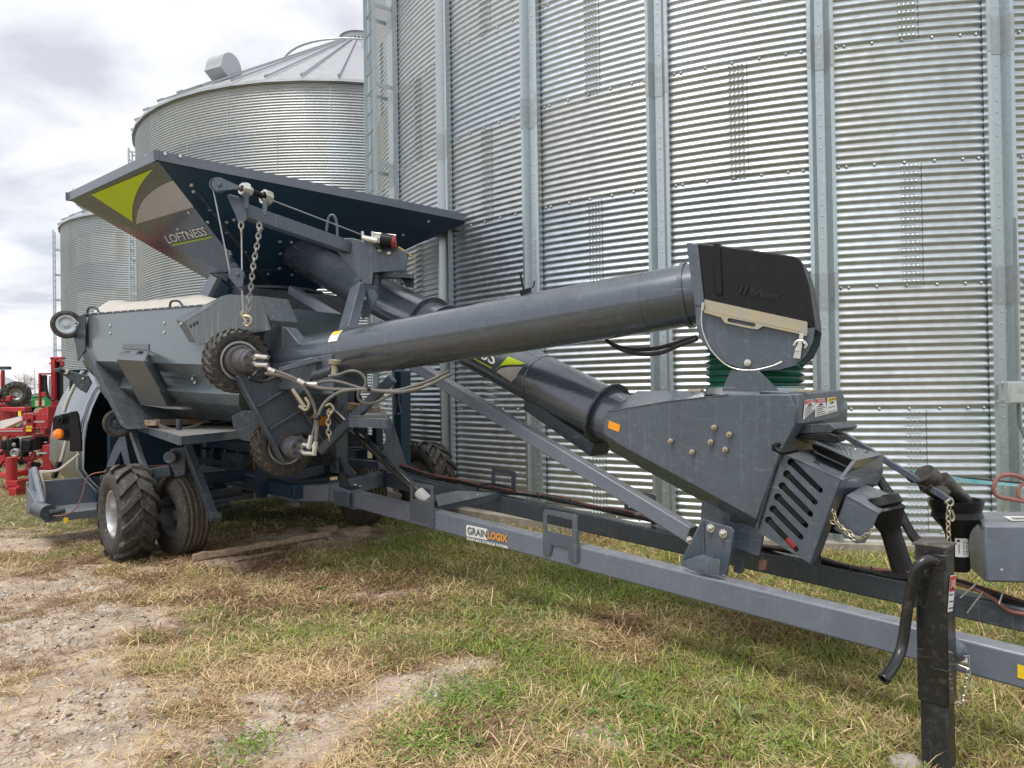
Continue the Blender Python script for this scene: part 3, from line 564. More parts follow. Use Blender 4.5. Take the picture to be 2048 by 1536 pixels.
def small_bin(label, cx, cy, R, ze, seed, vents, lad):
    b = thing('grain_bin', label, 'grain bin', (cx, cy, 0), 'galvanised grain bins'); bin_wall(b, cx, cy, R, 0.2, ze, 200, 0.1, 2*math.pi/32, seed, 8, 0.72)
    MB().lathe((cx, cy, -0.3), (0, 0, 1), [(0, R+0.14), (0.49, R+0.14), (0.5, R-0.3)], 80).build('foundation', CONC, b, smooth=20)
    roof(b, cx, cy, R, ze, 48 if R > 7 else 40, 0.66, vents); s = MB()
    for k in range(0, 32, 1):
        for q in range(-1, 8):
            if (q+k) % 2 or Z0+q*SH > ze-0.5: continue
            a = 0.1+k*2*math.pi/32; s.add([pol(cx, cy, R+0.011, a, Z0+q*SH+SH-0.02), pol(cx, cy, R+0.011, a+0.0016, Z0+q*SH+SH-0.02), pol(cx, cy, R+0.011, a+0.0016, Z0+q*SH+0.02), pol(cx, cy, R+0.011, a, Z0+q*SH+0.02)], [(0, 1, 2, 3)])
    s.build('sheet_joint', GALV, b, stuff=True)
    ladder(b, cx, cy, R, lad, 1.0, ze+0.05, 0.42, 0.34); return b
small_bin('large round corrugated grain bin standing behind the raised hopper, conical roof with round vent', -5.42, 26.16, 7.315, 8.34+H, 9, [(-0.455, 6.25, 1.0)], -1.32)
small_bin('farthest and smallest-looking corrugated grain bin, at the left behind the hopper corner', -15.47, 36.62, 6.4, 7.91+H, 15, [(-0.66, 5.6, 1.1)], -1.18)
# ------------------------------------------------------------------ far background
bl = thing('farm_building', 'white metal shed with red roof edge far off at the left edge', 'shed', (-60, 78, 0)); q = MB(); c = P(-165, 800, d=80); c.z = 0
q.prism([c+Vector((x, 0, z)) for x, z in ((-14, 0), (3.0, 0), (3.0, 2.9), (-5.5, 6.6), (-14, 2.9))], (0, 14, 0)); bl.location = c; q.build('wall', mat('white_siding', (0.62, 0.62, 0.62), 0.6, 0, 0.05, 1), bl)
q = MB(); q.prism([c+Vector((x, -0.3, z)) for x, z in ((3.4, 2.72), (3.4, 2.90), (-5.5, 6.80), (-5.5, 6.62))], (0, 14.6, 0)); q.prism([c+Vector((x, -0.3, z)) for x, z in ((-14.4, 2.72), (-14.4, 2.90), (-5.5, 6.80), (-5.5, 6.62))], (0, 14.6, 0)); q.build('roof', ROOF, bl); q = MB(); q.bar(c+Vector((3.5, -.35, 2.75)), c+Vector((-5.5, -.35, 6.72)), .1, .28); q.build('roof_trim', mat('dull_red_roof', (0.30, 0.06, 0.06), 0.6, 0, 0.1, 1), bl)
def tree(px, d, hgt, seed, label, name='bare_tree'):
    rr = random.Random(seed); base = P(px, 797, d=d); base.z = 0; root = thing(name, label, 'tree', base); tr = MB(); cr = MB()
    def grow(p, dr, ln, r, lv):
        q = p+dr*ln; (tr if lv < 2 else cr).tube([p, p.lerp(q, .5)+Vector((rr.uniform(-1, 1), rr.uniform(-1, 1), 0))*ln*.05, q], [r, r*.8, r*.6], 4 if lv > 1 else 6, caps=False)
        if lv >= 6: return
        for _ in range(3 if lv < 5 else 3):
            v = Vector((rr.gauss(0, 1), rr.gauss(0, 1), rr.gauss(0.15, .6))).normalized(); grow(q, (dr*1.15+v*0.75).normalized(), ln*rr.uniform(.62, .82), r*.58, lv+1)
    grow(base, Vector((0, 0, 1)), hgt*.25, hgt*.022, 0)
    tr.build('trunk', mat('bark', (0.16, 0.13, 0.11), 0.9, 0, 0.2, 2), root); cr.build('crown', mat('bare_twigs', (0.25, 0.20, 0.17), 0.9, 0, 0.2, 2), root)
tree(50, 75, 5.2, 4, 'bare leafless round-crowned tree in the distance at the left')
fp = P(70, 797, d=70); fp.z = 0; o = MB().tube([fp, fp+Vector((0, 0, 4.4))], [0.07, 0.03], 8).build('flagpole', mat('grey_pole', (0.4, 0.4, 0.42), 0.5), None); tag(o, 'thin grey pole beside the bare tree in the distance', 'pole')
# distant tree line and far field machinery
tl_ = MB(); rr = random.Random(3)
for i in range(160):
    x = -420+i*5.2; y = 420+rr.uniform(-20, 20); h = rr.uniform(3, 8); c = Vector((x, y, h*0.45)); tl_.dome((c.x, c.y, 0), (0.1, -0.2, 1), rr.uniform(4, 8), h, 7)
o = tl_.build('distant_tree_line', mat('distant_trees', (0.10, 0.10, 0.075), 0.95, 0, 0.2, 0.3)); o['kind'] = 'stuff'; tag(o, 'low hazy line of woods along the horizon', 'trees')
def gb(px0, py0, px1, py1, d, dep): 
    a, b = P(px0, py0, d=d), P(px1, py1, d=d); return [Vector((a.x, d, a.z)), Vector((b.x, d, a.z)), Vector((b.x, d, b.z)), Vector((a.x, d, b.z))], Vector((0, dep, 0))
def rect(mb, x0, y0, x1, y1, d, dep=0.4): p, v = gb(x0, y0, x1, y1, d, dep); return mb.prism(p, v)
gc = P(62, 800, d=34); gc.z = 0; gmach = thing('green_grain_cart', 'green and cream farm implement parked behind the red machines', 'farm machine', gc)
m_ = MB(); rect(m_, 40, 793, 66, 808, 34, 1.8); rect(m_, 62, 797, 90, 815, 33, 1.6); rect(m_, 88, 790, 104, 824, 30, 1.0); m_.build('body', GREENP, gmach, bevel=0.05)
m_ = MB(); rect(m_, 70, 801, 92, 812, 32.8, 0.2); rect(m_, 44, 799, 58, 803, 33.8, 0.2); m_.build('panel', mat('cream_panel', (0.55, 0.55, 0.36), 0.5, 0, 0.1, 2), gmach)
m_ = MB(); m_.lathe(gc+Vector((-0.5, -0.3, 0.75)), (0, 1, 0), [(-.2, .5), (-.2, .75), (.2, .75), (.2, .5)], 20); m_.lathe(gc+Vector((0.6, -0.3, 0.75)), (0, 1, 0), [(-.2, .5), (-.2, .75), (.2, .75), (.2, .5)], 20); m_.build('wheel', RUB, gmach)
MUD = mat('dried_mud', (0.36, 0.29, 0.22), 0.9, 0, .3, 30, col2=(0.17, 0.135, 0.10), bump=.4, bscale=120)
# ------------------------------------------------------------------ wheels
def tyre(name, parent, c, ax, R, rr, wdt, kind, rimmat=RIM, rub=RUB, nl=18, lug=0.028, side=1):
    c, ax = Vector(c), Vector(ax).normalized(); wh = bpy.data.objects.new(name, None) if False else None
    h = wdt/2; body = MB(); Rb = R-lug
    prof = [(-h*.72, rr), (-h*.95, rr+(Rb-rr)*.25), (-h, rr+(Rb-rr)*.55), (-h*.93, rr+(Rb-rr)*.82), (-h*.74, Rb*.985), (0, Rb), (h*.74, Rb*.985), (h*.93, rr+(Rb-rr)*.82), (h, rr+(Rb-rr)*.55), (h*.95, rr+(Rb-rr)*.25), (h*.72, rr)]
    if kind == 'rib':
        prof = prof[:4]
        ws = np.linspace(-h*.80, h*.80, 6)
        for i in range(5):
            a, b = ws[i], ws[i+1]; g_ = (b-a)*.34; e_ = R-0.012*abs((a+b)/2/h)**2
            prof += [(a+g_*.5, e_-0.0), (b-g_*.5, e_)] if i not in () else []
            if i < 4: prof += [(b-g_*.45, e_-lug), (b+g_*.45, e_-lug)]
        prof += [(h*.93, rr+(Rb-rr)*.82), (h, rr+(Rb-rr)*.55), (h*.95, rr+(Rb-rr)*.25), (h*.72, rr)]
    if kind == 'smooth':
        prof = [(-h*.6, rr), (-h, rr+(R-rr)*.5), (-h*.8, R*.96), (-h*.3, R), (h*.3, R), (h*.8, R*.96), (h, rr+(R-rr)*.5), (h*.6, rr)]
    body.lathe(c, ax, prof, 56); x = ax.orthogonal().normalized(); y = ax.cross(x)
    if kind == 'lug':
        for i in range(nl):
            for s in (-1, 1):
                th0 = 2*math.pi*(i+(0.25 if s > 0 else -0.25))/nl; stp = 5; vs = []
                for k in range(stp+1):
                    f_ = k/stp; a_ = s*h*(-0.04+1.0*f_); th = th0+s*0*f_+(0.62*f_)*(2*math.pi/nl)*1.5; ra = R-0.05*R*max(0, f_-.55)**1.5*4
                    rb = Rb*.965-(0.10*R*max(0, f_-.7)); dth = (0.30-0.10*f_)*(2*math.pi/nl)
                    for (t_, r_) in ((th-dth*1.15, rb), (th-dth*.75, ra), (th+dth*.75, ra), (th+dth*1.15, rb)): vs.append(c+ax*a_+(x*math.cos(t_)+y*math.sin(t_))*r_)
                fs = [(k*4+j, k*4+(j+1), (k+1)*4+j+1, (k+1)*4+j) for k in range(stp) for j in range(3)]+[(0, 1, 2, 3), (stp*4+3, stp*4+2, stp*4+1, stp*4)]
                body.add(vs, fs)
    w_ = body.build(name, rub, parent, smooth=38)
    if kind == 'rib':
        gm_ = MB()
        for b in ws[1:-1]: gm_.lathe(c, ax, [(b-(ws[1]-ws[0])*.17, R-lug-.003), (b-(ws[1]-ws[0])*.13, R-lug*.28), (b+(ws[1]-ws[0])*.13, R-lug*.34), (b+(ws[1]-ws[0])*.17, R-lug-.003)], 56)
        gm_.build('groove_mud', MUD, w_, stuff=True)
    rm = MB(); q = 0.012
    rm.lathe(c, ax*side, [(h*.70, rr+.010), (h*.78, rr+.012), (h*.78, rr-.008), (h*.60, rr-.022), (h*.35, rr*.90), (h*.10, rr*.86), (h*.02, rr*.60), (h*.10, rr*.42), (h*.16, rr*.36), (h*.16, 0.001)], 40)
    rm.lathe(c, ax*side, [(-h*.78, rr+.012), (-h*.6, rr-.02), (h*.1, rr*.86)], 40); rm.lathe(c, ax*side, [(h*.1, rr*.30), (h*.42, rr*.28), (h*.45, rr*.2), (h*.45, .001)], 24)
    rm.build('rim', rimmat, w_, smooth=40)
    bt = MB()
    for k in range(6):
        a_ = 2*math.pi*k/6; bt.dome(c+ax*side*h*.14+(x*math.cos(a_)+y*math.sin(a_))*rr*.40, ax*side, rr*.05, seg=6)
    bt.build('lug_nut', ZINC, w_); return w_
# ------------------------------------------------------------------ grain bagger
mc = thing('grain_bag_loader', 'large grey grain bag loader with raised hopper, folded augers and long drawbar', 'farm machine', M(-6.5, 4.1, 0))
def Pt(pts, t): return [P(a, b, t=t) for a, b in pts]
def Pl(pts, l): return [P(a, b, l=l) for a, b in pts]
def Pd(pts, d): return [P(a, b, d=d) for a, b in pts]
UPV = Vector((0, 0, 1))
# --- hopper
A = P(313, 300, t=2.25); hz = A.z; l0 = A.dot(LV); B_ = P(937, 412, l=l0); t1 = B_.dot(TV); C = P(137, 385, z=hz); l1 = C.dot(LV); t0 = 2.25; tsk = C.dot(TV)-t0
RIMH = 0.095
def H3(l, t, z): return M(l, t, z)
zt_ = hz-RIMH; lb0, lb1, tb0, tb1, zb_ = -8.49, -9.22, 3.74, 4.52, 1.33+H
top4 = [H3(l0-.02, t0+.02, zt_), H3(l0-.02, t1-.02, zt_), H3(l1+.02, t1+tsk-.02, zt_), H3(l1+.02, t0+tsk+.02, zt_)]
bot4 = [H3(lb0, tb0, zb_), H3(lb0, tb1, zb_), H3(lb1, tb1, zb_), H3(lb1, tb0, zb_)]
hop = MB()
for i in range(4):
    j = (i+1) % 4; a, b, c, d = top4[i], top4[j], bot4[j], bot4[i]; n = (b-a).cross(d-a).normalized(); cen = (top4[0]+top4[2])/2
    if n.dot(cen-a) < 0: n = -n
    hop.hexa([a, b, c, d], [a+n*.006, b+n*.006, c+n*.006, d+n*.006])
hopper = hop.build('hopper', PAINTL, mc, smooth=0)
navy_face = MB()                                             # the face over the auger is painted darker blue
a, b, c, d = top4[0], top4[1], bot4[1], bot4[0]; nf = (b-a).cross(d-a).normalized(); nf = nf if nf.dot(LV) > 0 else -nf
navy_face.hexa([p+nf*.001 for p in (a, b, c, d)], [p+nf*.005 for p in (a, b, c, d)]); navy_face.build('front_panel', NAVY, hopper, smooth=0)
rim = MB()
for (a, b) in (((l0, t0), (l0, t1)), ((l0, t1), (l1, t1+tsk)), ((l1, t1+tsk), (l1, t0+tsk)), ((l1, t0+tsk), (l0, t0))):
    p, q = H3(a[0], a[1], hz-RIMH/2), H3(b[0], b[1], hz-RIMH/2); dd = (q-p).normalized(); rim.bar(p-dd*.03, q+dd*.03, 0.006, RIMH)
    inn = dd.cross(UPV); inn = inn if inn.dot(H3((l0+l1)/2, (t0+t1)/2, 0)-H3(a[0], a[1], 0)) > 0 else -inn
    rim.bar(p+inn*.04+Vector((0, 0, RIMH/2-.003)), q+inn*.04+Vector((0, 0, RIMH/2-.003)), 0.08, 0.005); rim.bar(p+inn*.03-Vector((0, 0, RIMH/2-.003)), q+inn*.03-Vector((0, 0, RIMH/2-.003)), 0.06, 0.005)
rim.build('rim', BEAM, hopper, smooth=0)
fpl = (top4[0]+nf*.006, nf); a, b, c, d = top4[0], top4[3], bot4[3], bot4[0]; ns = (b-a).cross(d-a).normalized(); ns = ns if ns.dot(TV) < 0 else -ns; spl = (top4[0]+ns*.003, ns)
hb = MB()
for px, py in ((383, 370), (387, 383), (420, 419), (453, 445), (454, 465), (468, 440), (560, 484), (560, 537), (583, 485), (536, 548), (640, 560), (561, 508), (559, 537), (806, 470), (857, 443), (584, 550), (490, 505), (500, 520)): hb.dome(PP(px, py, fpl), nf, 0.022)
for px, py in ((416, 444), (356, 459), (460, 503), (454, 500), (462, 508), (433, 552), (458, 576), (378, 425)): hb.dome(PP(px, py, (spl[0], ns)), ns, 0.020)
for px, py in ((291, 313), (360, 313), (147, 379), (330, 308), (915, 414)):
    hb.dome(P(px, py, l=l0+.006) if px > 313 else P(px, py, t=t0-.006), LV if px > 313 else -TV, 0.02)
hb.build('bolt', ZINC, hopper)
fl = MB(); fo = [PP(x, y, fpl) for x, y in ((392, 385), (398, 383), (548, 577), (541, 578))]; fl.prism(fo, nf*.012); fl.bar(PP(421, 547, fpl), PP(560, 539, fpl), 0.012, 0.01, nf); fl.build('corner_flange', DARK, hopper, smooth=0)
def decal(mbpts, pl, name, m, par, off=.003): q = MB(); q.prism([PP(x, y, pl)+pl[1]*off for x, y in mbpts], pl[1]*.0012); return q.build(name, m, par, smooth=0)
def arc(p0, p1, c, n=10): return [((1-k/n)**2*p0[0]+2*(k/n)*(1-k/n)*c[0]+(k/n)**2*p1[0], (1-k/n)**2*p0[1]+2*(k/n)*(1-k/n)*c[1]+(k/n)**2*p1[1]) for k in range(n+1)]
decal([(183, 389)]+arc((307.4, 337), (266, 443), (258, 384), 12), spl, 'lime_emblem', LIME, hopper)
decal(arc((272.5, 447.6), (346, 360), (272, 387), 12)+[(388, 413.5)], spl, 'grey_emblem', LGREY, hopper)
def persp_fn(pl, q0, q1, q2, q3, off=.004):                  # letters laid between four corners on a plane
    c0, c1, c2, c3 = [PP(x, y, pl)+pl[1]*off for x, y in (q0, q1, q2, q3)]
    return lambda a, b: (c0*(1-a)+c1*a)*(1-b)+(c3*(1-a)+c2*a)*b
lt = MB(); write(lt, 'LOFTNESS', persp_fn(spl, (338, 486.5), (416, 469.5), (407.5, 452.5), (328, 471)), 0.012); lt.build('lettering', WHITE, hopper, smooth=0)
decal([(346, 491.5), (425.5, 474.5), (424.5, 471.5), (345, 488)], spl, 'underline', LIME, hopper)
# --- turntable, feed housing and braces below the hopper
tt = MB(); cc = M((lb0+lb1)/2, (tb0+tb1)/2, 0); tt.lathe(cc+Vector((0, 0, zb_-.06)), (0, 0, 1), [(0, .60), (.02, .66), (.05, .66), (.06, .60)], 40)
for k in range(16): a = k*math.pi/8; tt.dome(cc+Vector((math.cos(a)*.63, math.sin(a)*.63, zb_-.06+.05)), (0, 0, 1), .016)
tt.build('turntable_ring', DARK, mc)
fh = MB(); fh.hexa([M(-8.2, 3.45, .6), M(-8.2, 4.95, .6), M(-9.5, 4.95, .6), M(-9.5, 3.45, .6)], [M(-8.2, 3.45, zb_-.07), M(-8.2, 4.95, zb_-.07), M(-9.5, 4.95, zb_-.07), M(-9.5, 3.45, zb_-.07)])
feed = fh.build('feed_housing', DARK, mc, bevel=0.01)
q = MB()
for px, py in ((565, 625), (613, 627), (515, 603), (640, 640), (540, 650), (560, 660)): q.dome(P(px, py, l=-8.195), LV, .018)
q.build('bolt', ZINC, feed); q = MB(); q.prism(Pl([(524, 592), (640, 596), (640, 690), (524, 690)], -8.19), LV*.006); q.prism(Pl([(655, 645), (700, 650), (700, 700), (655, 700)], -8.185), LV*.006); q.build('access_panel', DARK, feed, smooth=0)
q = MB(); q.prism(Pd([(421, 549), (434, 556), (414, 596), (394, 594)], 8.3), TV*.05); q.build('hopper_support', SILV, mc)
q = MB(); q.prism(Pd([(436, 556), (458, 575), (449, 596), (415, 596)], 8.5), TV*.05); q.build('hopper_support', NAVY, mc)
# --- inclined main auger
T2 = 4.10; ax0, ax1 = P(588, 505, t=T2), P(1216, 829, t=T2); ad = (ax1-ax0).normalized(); r2 = .203
st = ax0-ad*.35; q = MB(); Lm = (ax1-st).length; q.lathe(st, ad, [(0, r2), (Lm*.33, r2), (Lm*.331, r2+.003), (Lm*.87, r2+.003), (Lm*.8702, r2), (Lm+.45, r2*.93)], 64); aug = q.build('main_auger_tube', PAINTL, mc)
q = MB()
def rings(mb, s0, rr, th, hgt): mb.lathe(s0, ad, [(-th/2, rr), (-th/2, rr+hgt), (th/2, rr+hgt), (th/2, rr)], 48, closed=True)
rings(q, ax1, r2-.01, .016, .045); q.build('flange', DARK, aug); q = MB(); xx = ad.cross(UPV).normalized(); yy = xx.cross(ad)
for k in range(18): a = k*math.pi/9; q.dome(ax1-ad*.008+(xx*math.cos(a)+yy*math.sin(a))*(r2+.028), -ad, .012)
q.build('flange_bolt', GOLD, aug)
q = MB(); pA, pB = [P(x, y, t=T2) for x, y in ((868, 660), (908, 680))]                          # inspection rings on the tube
for px in (860, 893):
    c = ax0+ad*((P(px, 505+(px-588)*.516, t=T2)-ax0).dot(ad)); rings(q, c, r2, .012, .045)
q.build('clamp_ring', DARK, aug)
q = MB()
for f in (0.715,): c = st+ad*Lm*.87; q.lathe(c, ad, [(0, r2+.004), (.004, r2+.006), (.008, r2+.004)], 48)
q.build('weld_seam', SILV, aug)
q = MB(); f0, f1 = Pt([(1052, 795), (1188, 888)], 4.0); q.hexa([f0, f0+TV*.2, f0+TV*.2-UPV*.0-yy*.10, f0-yy*.10], [f1, f1+TV*.2, f1+TV*.2-yy*.10, f1-yy*.10]); q.build('under_channel', DARK, aug, bevel=.004)
def cyl_fn(org, axd, up, rr, s0, s1, a0, a1):                # letters wrapped round a tube: s along, angle around
    side = axd.cross(up).normalized()
    if side.dot(EYE-org) < 0: side = -side
    def f(a, b):
        th = a0+(a1-a0)*b; return org+axd*(s0+(s1-s0)*a)+(side*math.cos(th)+up*math.sin(th))*rr
    return f
# find where the lettering ends along the tube (next to the emblem) and its height on the tube
sE = (P(1012, 735, t=T2-.1)-st).dot(ad); upn = (UPV-ad*UPV.dot(ad)).normalized(); s0_ = sE-.98; ra = r2+.006
q = MB(); write(q, 'LOFTNESS', cyl_fn(st, ad, upn, ra, s0_, sE-.03, -.02, .48), .012, 3); q.build('lettering', WHITE, aug, smooth=0)
fnc = cyl_fn(st, ad, upn, ra, 0, 1, 0, 1)
def cyl_poly(pts, m, name):                                  # pts (s, angle), triangulated finely
    bm = bmesh.new(); f = bm.faces.new([bm.verts.new((a, b, 0)) for a, b in pts]); bmesh.ops.triangulate(bm, faces=[f]); bmesh.ops.subdivide_edges(bm, edges=bm.edges[:], cuts=4, use_grid_fill=True)
    bmesh.ops.triangulate(bm, faces=bm.faces[:]); bm.verts.index_update(); q = MB(); q.add([fnc(v.co.x, v.co.y) for v in bm.verts], [tuple(v.index for v in f.verts) for f in bm.faces]); bm.free(); q.build(name, m, aug, smooth=0)
cyl_poly([(s0_+.02, -.14), (sE-.05, -.14), (sE-.05, -.19), (s0_+.02, -.19)], LIME, 'underline')
cyl_poly([(sE-.01, -.16)]+[(sE+.0+.07*math.sin(k/8*1.57), -.16+.72*k/8) for k in range(1, 9)]+[(sE+.27, .62)]+[(sE+.27-.13*k/6, .62-.30*(k/6)**.6) for k in range(1, 6)]+[(sE+.05, .12)], LIME, 'lime_emblem')
cyl_poly([(sE+.01, -.22)]+[(sE+.02+.25*(k/6), -.15+.60*(k/6)**.7) for k in range(7)]+[(sE+.25, .0), (sE+.20, -.30)], LGREY, 'grey_emblem')
# clamp collar with winch boom
cA = ax0+ad*((P(742, 580, t=T2)-ax0).dot(ad)); q = MB(); rings(q, cA, r2, .09, .012); q.build('collar', DARK, mc)
q = MB(); q.prism(Pt([(745, 546), (826, 550), (826, 556), (764, 552), (758, 570), (745, 570)], 3.82), TV*.012); q.hexa(Pt([(745, 545), (826, 548), (826, 552), (745, 549)], 3.82), [p+Vector((-.03, .25, 0)) for p in Pt([(745, 545), (826, 548), (826, 552), (745, 549)], 3.82)])
q.prism(Pl([(800, 550), (826, 549), (826, 576), (812, 574)], P(813, 560, t=3.9).dot(LV)), TV*.012); q.build('winch_saddle', DARK, mc, bevel=.003)
q = MB(); q.prism(Pd([(720, 583), (732, 577), (748, 580), (757, 592), (744, 618), (737, 634), (724, 637), (718, 620)], 6.75), Vector((0, .02, 0))); q.prism(Pd([(705, 578), (713, 566), (728, 564), (722, 600), (712, 598)], 6.7), Vector((0, .03, 0))); cp = q.build('clevis_plate', PAINT, mc, bevel=.003)
q = MB()
for px, py in ((712, 579), (727, 597)): q.dome(P(px, py, d=6.69), (0, -1, 0), .028)
for px, py in ((729, 588), (726, 612)): q.lathe(P(px, py, d=6.735), (0, -1, 0), [(0, .012), (.012, .012), (.012, .001)], 10)
q.build('bolt', ZINC, cp)
q = MB(); q.bar(P(717, 577, d=6.74), P(693, 668, d=6.1), .10, .13, LV); q.build('auger_prop', PAINT, mc, bevel=.008)
bl0, bl1 = P(484, 421, d=6.05), P(742, 511, d=7.0)
q = MB(); bv = bl1-bl0; q.bar(bl0, bl0+bv*.80, .09, .118); boom = q.build('winch_boom', PAINT, mc, bevel=.006)
q = MB(); q.prism(Pd([(454, 392), (459, 388), (488, 397), (494, 438), (484, 447), (476, 446), (470, 428)], 6.0), Vector((0, .012, 0))); q.build('end_plate', PAINT, boom, bevel=.003)
q = MB(); q.prism(Pd([(652, 476), (703, 476), (766, 489), (800, 500), (814, 502), (810, 541), (747, 545), (744, 570), (727, 567)], 6.8), Vector((0, .10, 0))); q.build('side_plate', PAINT, boom, bevel=.006)
q = MB(); q.tube(smooth_path(Pd([(653, 463), (656, 440), (661, 431), (669, 433), (674, 452), (675, 493)], 6.72), 5), .013, 8); q.build('lifting_loop', PAINT, boom)
ph = P(440, 368, d=5.75); 
def teardrop(c0, c1, r0, r1, d):
    p = []; v = math.atan2(c1[1]-c0[1], c1[0]-c0[0])
    for k in range(13): a = v+math.pi/2+math.pi*k/12; p.append((c0[0]+r0*math.cos(a), c0[1]+r0*math.sin(a)))
    for k in range(7): a = v-math.pi/2+math.pi*k/6; p.append((c1[0]+r1*math.cos(a), c1[1]+r1*math.sin(a)))
    return Pd(p, d)
q = MB(); q.prism(teardrop((437, 368), (474, 374), 14, 4, 5.78), Vector((0, .01, 0))); q.prism(teardrop((432, 368), (474, 374), 14, 4, 5.86), Vector((0, .01, 0))); q.lathe(P(434, 368, d=5.79), (0, 1, 0), [(0, .058), (.015, .04), (.045, .04), (.06, .058)], 20); q.dome(P(438, 369, d=5.775), (0, -1, 0), .02); q.build('sheave', PAINT, boom)
q = MB(); axr = (P(535, 396, d=6.2)-P(486, 379, d=6.0)); ar = axr.normalized(); q.lathe(P(483, 377, d=5.99), ar, [(0, .03), (0, .05), (.05, .065), (.05, .045), (.09, .04)], 8); q.lathe(P(527, 393, d=6.15), ar, [(0, .045), (0, .065), (.06, .065), (.06, .04)], 8)
q.build('swivel_nut', ZINC, boom); q = MB(); q.tube([P(470, 375, d=5.95), P(484, 378, d=6.0)], .018, 8); q.build('swivel_pin', RUST, boom); q = MB(); q.tube([P(492, 380, d=6.02), P(533, 395, d=6.17)], .027, 12); q.build('swivel_shaft', BLKP, boom)
q = MB()
for px, py in ((492, 390), (529, 404)): q.prism(Pd([(px-5, py-8), (px+5, py-6), (px+4, py+27), (px-3, py+26)], 5.97), Vector((0, .02, 0)))
q.build('shaft_bracket', PAINT, boom, bevel=.004)
q = MB(); q.tube([P(425, 372, d=5.82), P(460, 546, d=5.85)], .006, 6); q.tube([P(540, 399, d=6.2), P(722, 469, d=6.75)], .006, 6); q.tube([P(484, 580, d=5.85), P(487, 625, d=5.86)], .008, 6); q.tube([P(483, 462, d=5.95), P(484, 545, d=5.86)], .006, 6); q.build('winch_cable', mat('wire_rope', (0.42, 0.42, 0.43), 0.45, 0.7, 0.15, 50), mc)
q = MB(); q.prism(teardrop((473, 549), (481, 574), 14, 5, 5.83), Vector((0, .01, 0))); q.prism(teardrop((470, 549), (479, 574), 14, 5, 5.90), Vector((0, .01, 0))); q.lathe(P(473, 549, d=5.84), (0, 1, 0), [(0, .05), (.015, .04), (.045, .04), (.06, .05)], 20); q.dome(P(475, 549, d=5.825), (0, -1, 0), .02); q.dome(P(480, 572, d=5.825), (0, -1, 0), .018); q.build('hanging_sheave', PAINT, mc)
q = MB(); chain(q, Pd([(519, 447), (516, 480), (507, 530), (500, 590), (495, 640)], 5.9), .058, .0075); q.build('lifting_chain', mat('dull_chain', (0.40, 0.40, 0.38), 0.42, 0.8, .2, 40, dust=.3), mc)
q = MB(); chain(q, Pd([(482, 445), (483, 470)], 5.95), .06, .008); chain(q, Pd([(487, 622), (491, 640), (494, 650)], 5.87), .06, .011); q.tube(smooth_path(Pd([(488, 632), (500, 634), (502, 645), (494, 652), (487, 645)], 5.86), 4), .012, 6); q.tube(Pd([(514, 453), (519, 468), (526, 455)], 5.93), .008, 6); q.build('chain_hook', GOLD, mc)
wi = MB(); wd = 6.72
for px in (725, 745): wi.tube([P(px, 463, d=wd), P(px+1, 484, d=wd)], .014, 8); wi.bar(P(px, 473, d=wd), P(px+22, 476, d=wd), .02, .02)
wi.tube([P(725, 476, d=wd), P(755, 483, d=wd)], .03, 10); wi.box(P(755, 478, d=wd+.05), .09, .09, .09); wi.tube([P(748, 466, d=wd), P(792, 471, d=wd)], .008, 6); wnch = wi.build('winch', ZINC, mc)
q = MB(); q.tube([P(762, 480, d=wd), P(785, 484, d=wd)], .068, 16); q.box(P(757, 492, d=wd), .05, .06, .05); q.build('motor', BLKP, wnch); q = MB(); q.lathe(P(784, 484, d=wd), (1, 0, 0), [(0, .064), (.035, .056), (.04, .03), (.04, .001)], 14); q.build('motor_cap', mat('dull_red_cap', (0.33, 0.04, 0.04), 0.5, 0, .2, 30, dust=.3), wnch)
q = MB()
for px, py in ((760, 500), (778, 506)): q.dome(P(px, py, d=6.79), (0, -1, 0), .025)
q.build('bolt', ZINC, wnch); q = MB(); q.tube(smooth_path(Pd([(800, 500), (815, 508), (828, 515), (829, 530), (826, 545), (824, 552)], 6.9), 5), .005, 5); q.tube(Pd([(796, 495), (815, 506), (822, 513)], 6.85), .014, 6); q.build('winch_lead', mat('yellow_lead', (0.35, 0.27, 0.08), 0.6), wnch)
# --- swing auger tube
h0, h1 = P(1387, 589, t=4.06), P(694, 706, d=6.02); hd = (h1-h0).normalized(); r1 = .203; LL = (h1-h0).length
q = MB(); q.lathe(h0, hd, [(-.22, r1), (.30, r1), (.301, r1+.003), (LL*.55, r1+.003), (LL*.5502, r1), (LL, r1), (LL+1.15, r1)], 72); sw = q.build('swing_auger_tube', PAINTL, mc)
q = MB(); xs = hd.cross(UPV).normalized(); xs = xs if xs.dot(EYE-h1) > 0 else -xs; ys = xs.cross(hd); ys = ys if ys.z > 0 else -ys
def H1(s, a, b): return h0+hd*s+xs*a+ys*b
s_a, s_b = LL-.02, LL+.95
q.hexa([H1(s_a, .215, -.02), H1(s_a, .10, -.02), H1(s_a, .10, -.30), H1(s_a, .215, -.30)], [H1(s_b, .215, -.02), H1(s_b, .10, -.02), H1(s_b, .10, -.22), H1(s_b, .215, -.22)]); q.hexa([H1(s_a, -.215, -.02), H1(s_a, .10, -.02), H1(s_a, .10, -.30), H1(s_a, -.215, -.30)], [H1(s_b, -.215, -.02), H1(s_b, .10, -.02), H1(s_b, .10, -.22), H1(s_b, -.215, -.22)])
q.build('cradle_box', PAINT, sw, bevel=.008)
fs_ = cyl_fn(h0, hd, ys, r1+.004, 0, 1, 0, 1); q = MB(); g_ = [(LL-.07+.10*i/4, .42+.62*j/5) for j in range(6) for i in range(5)]
q.add([fs_(a, b) for a, b in g_], [(j*5+i, j*5+i+1, j*5+i+6, j*5+i+5) for j in range(5) for i in range(4)]); q.build('warning_label', WHITE, sw, smooth=0)
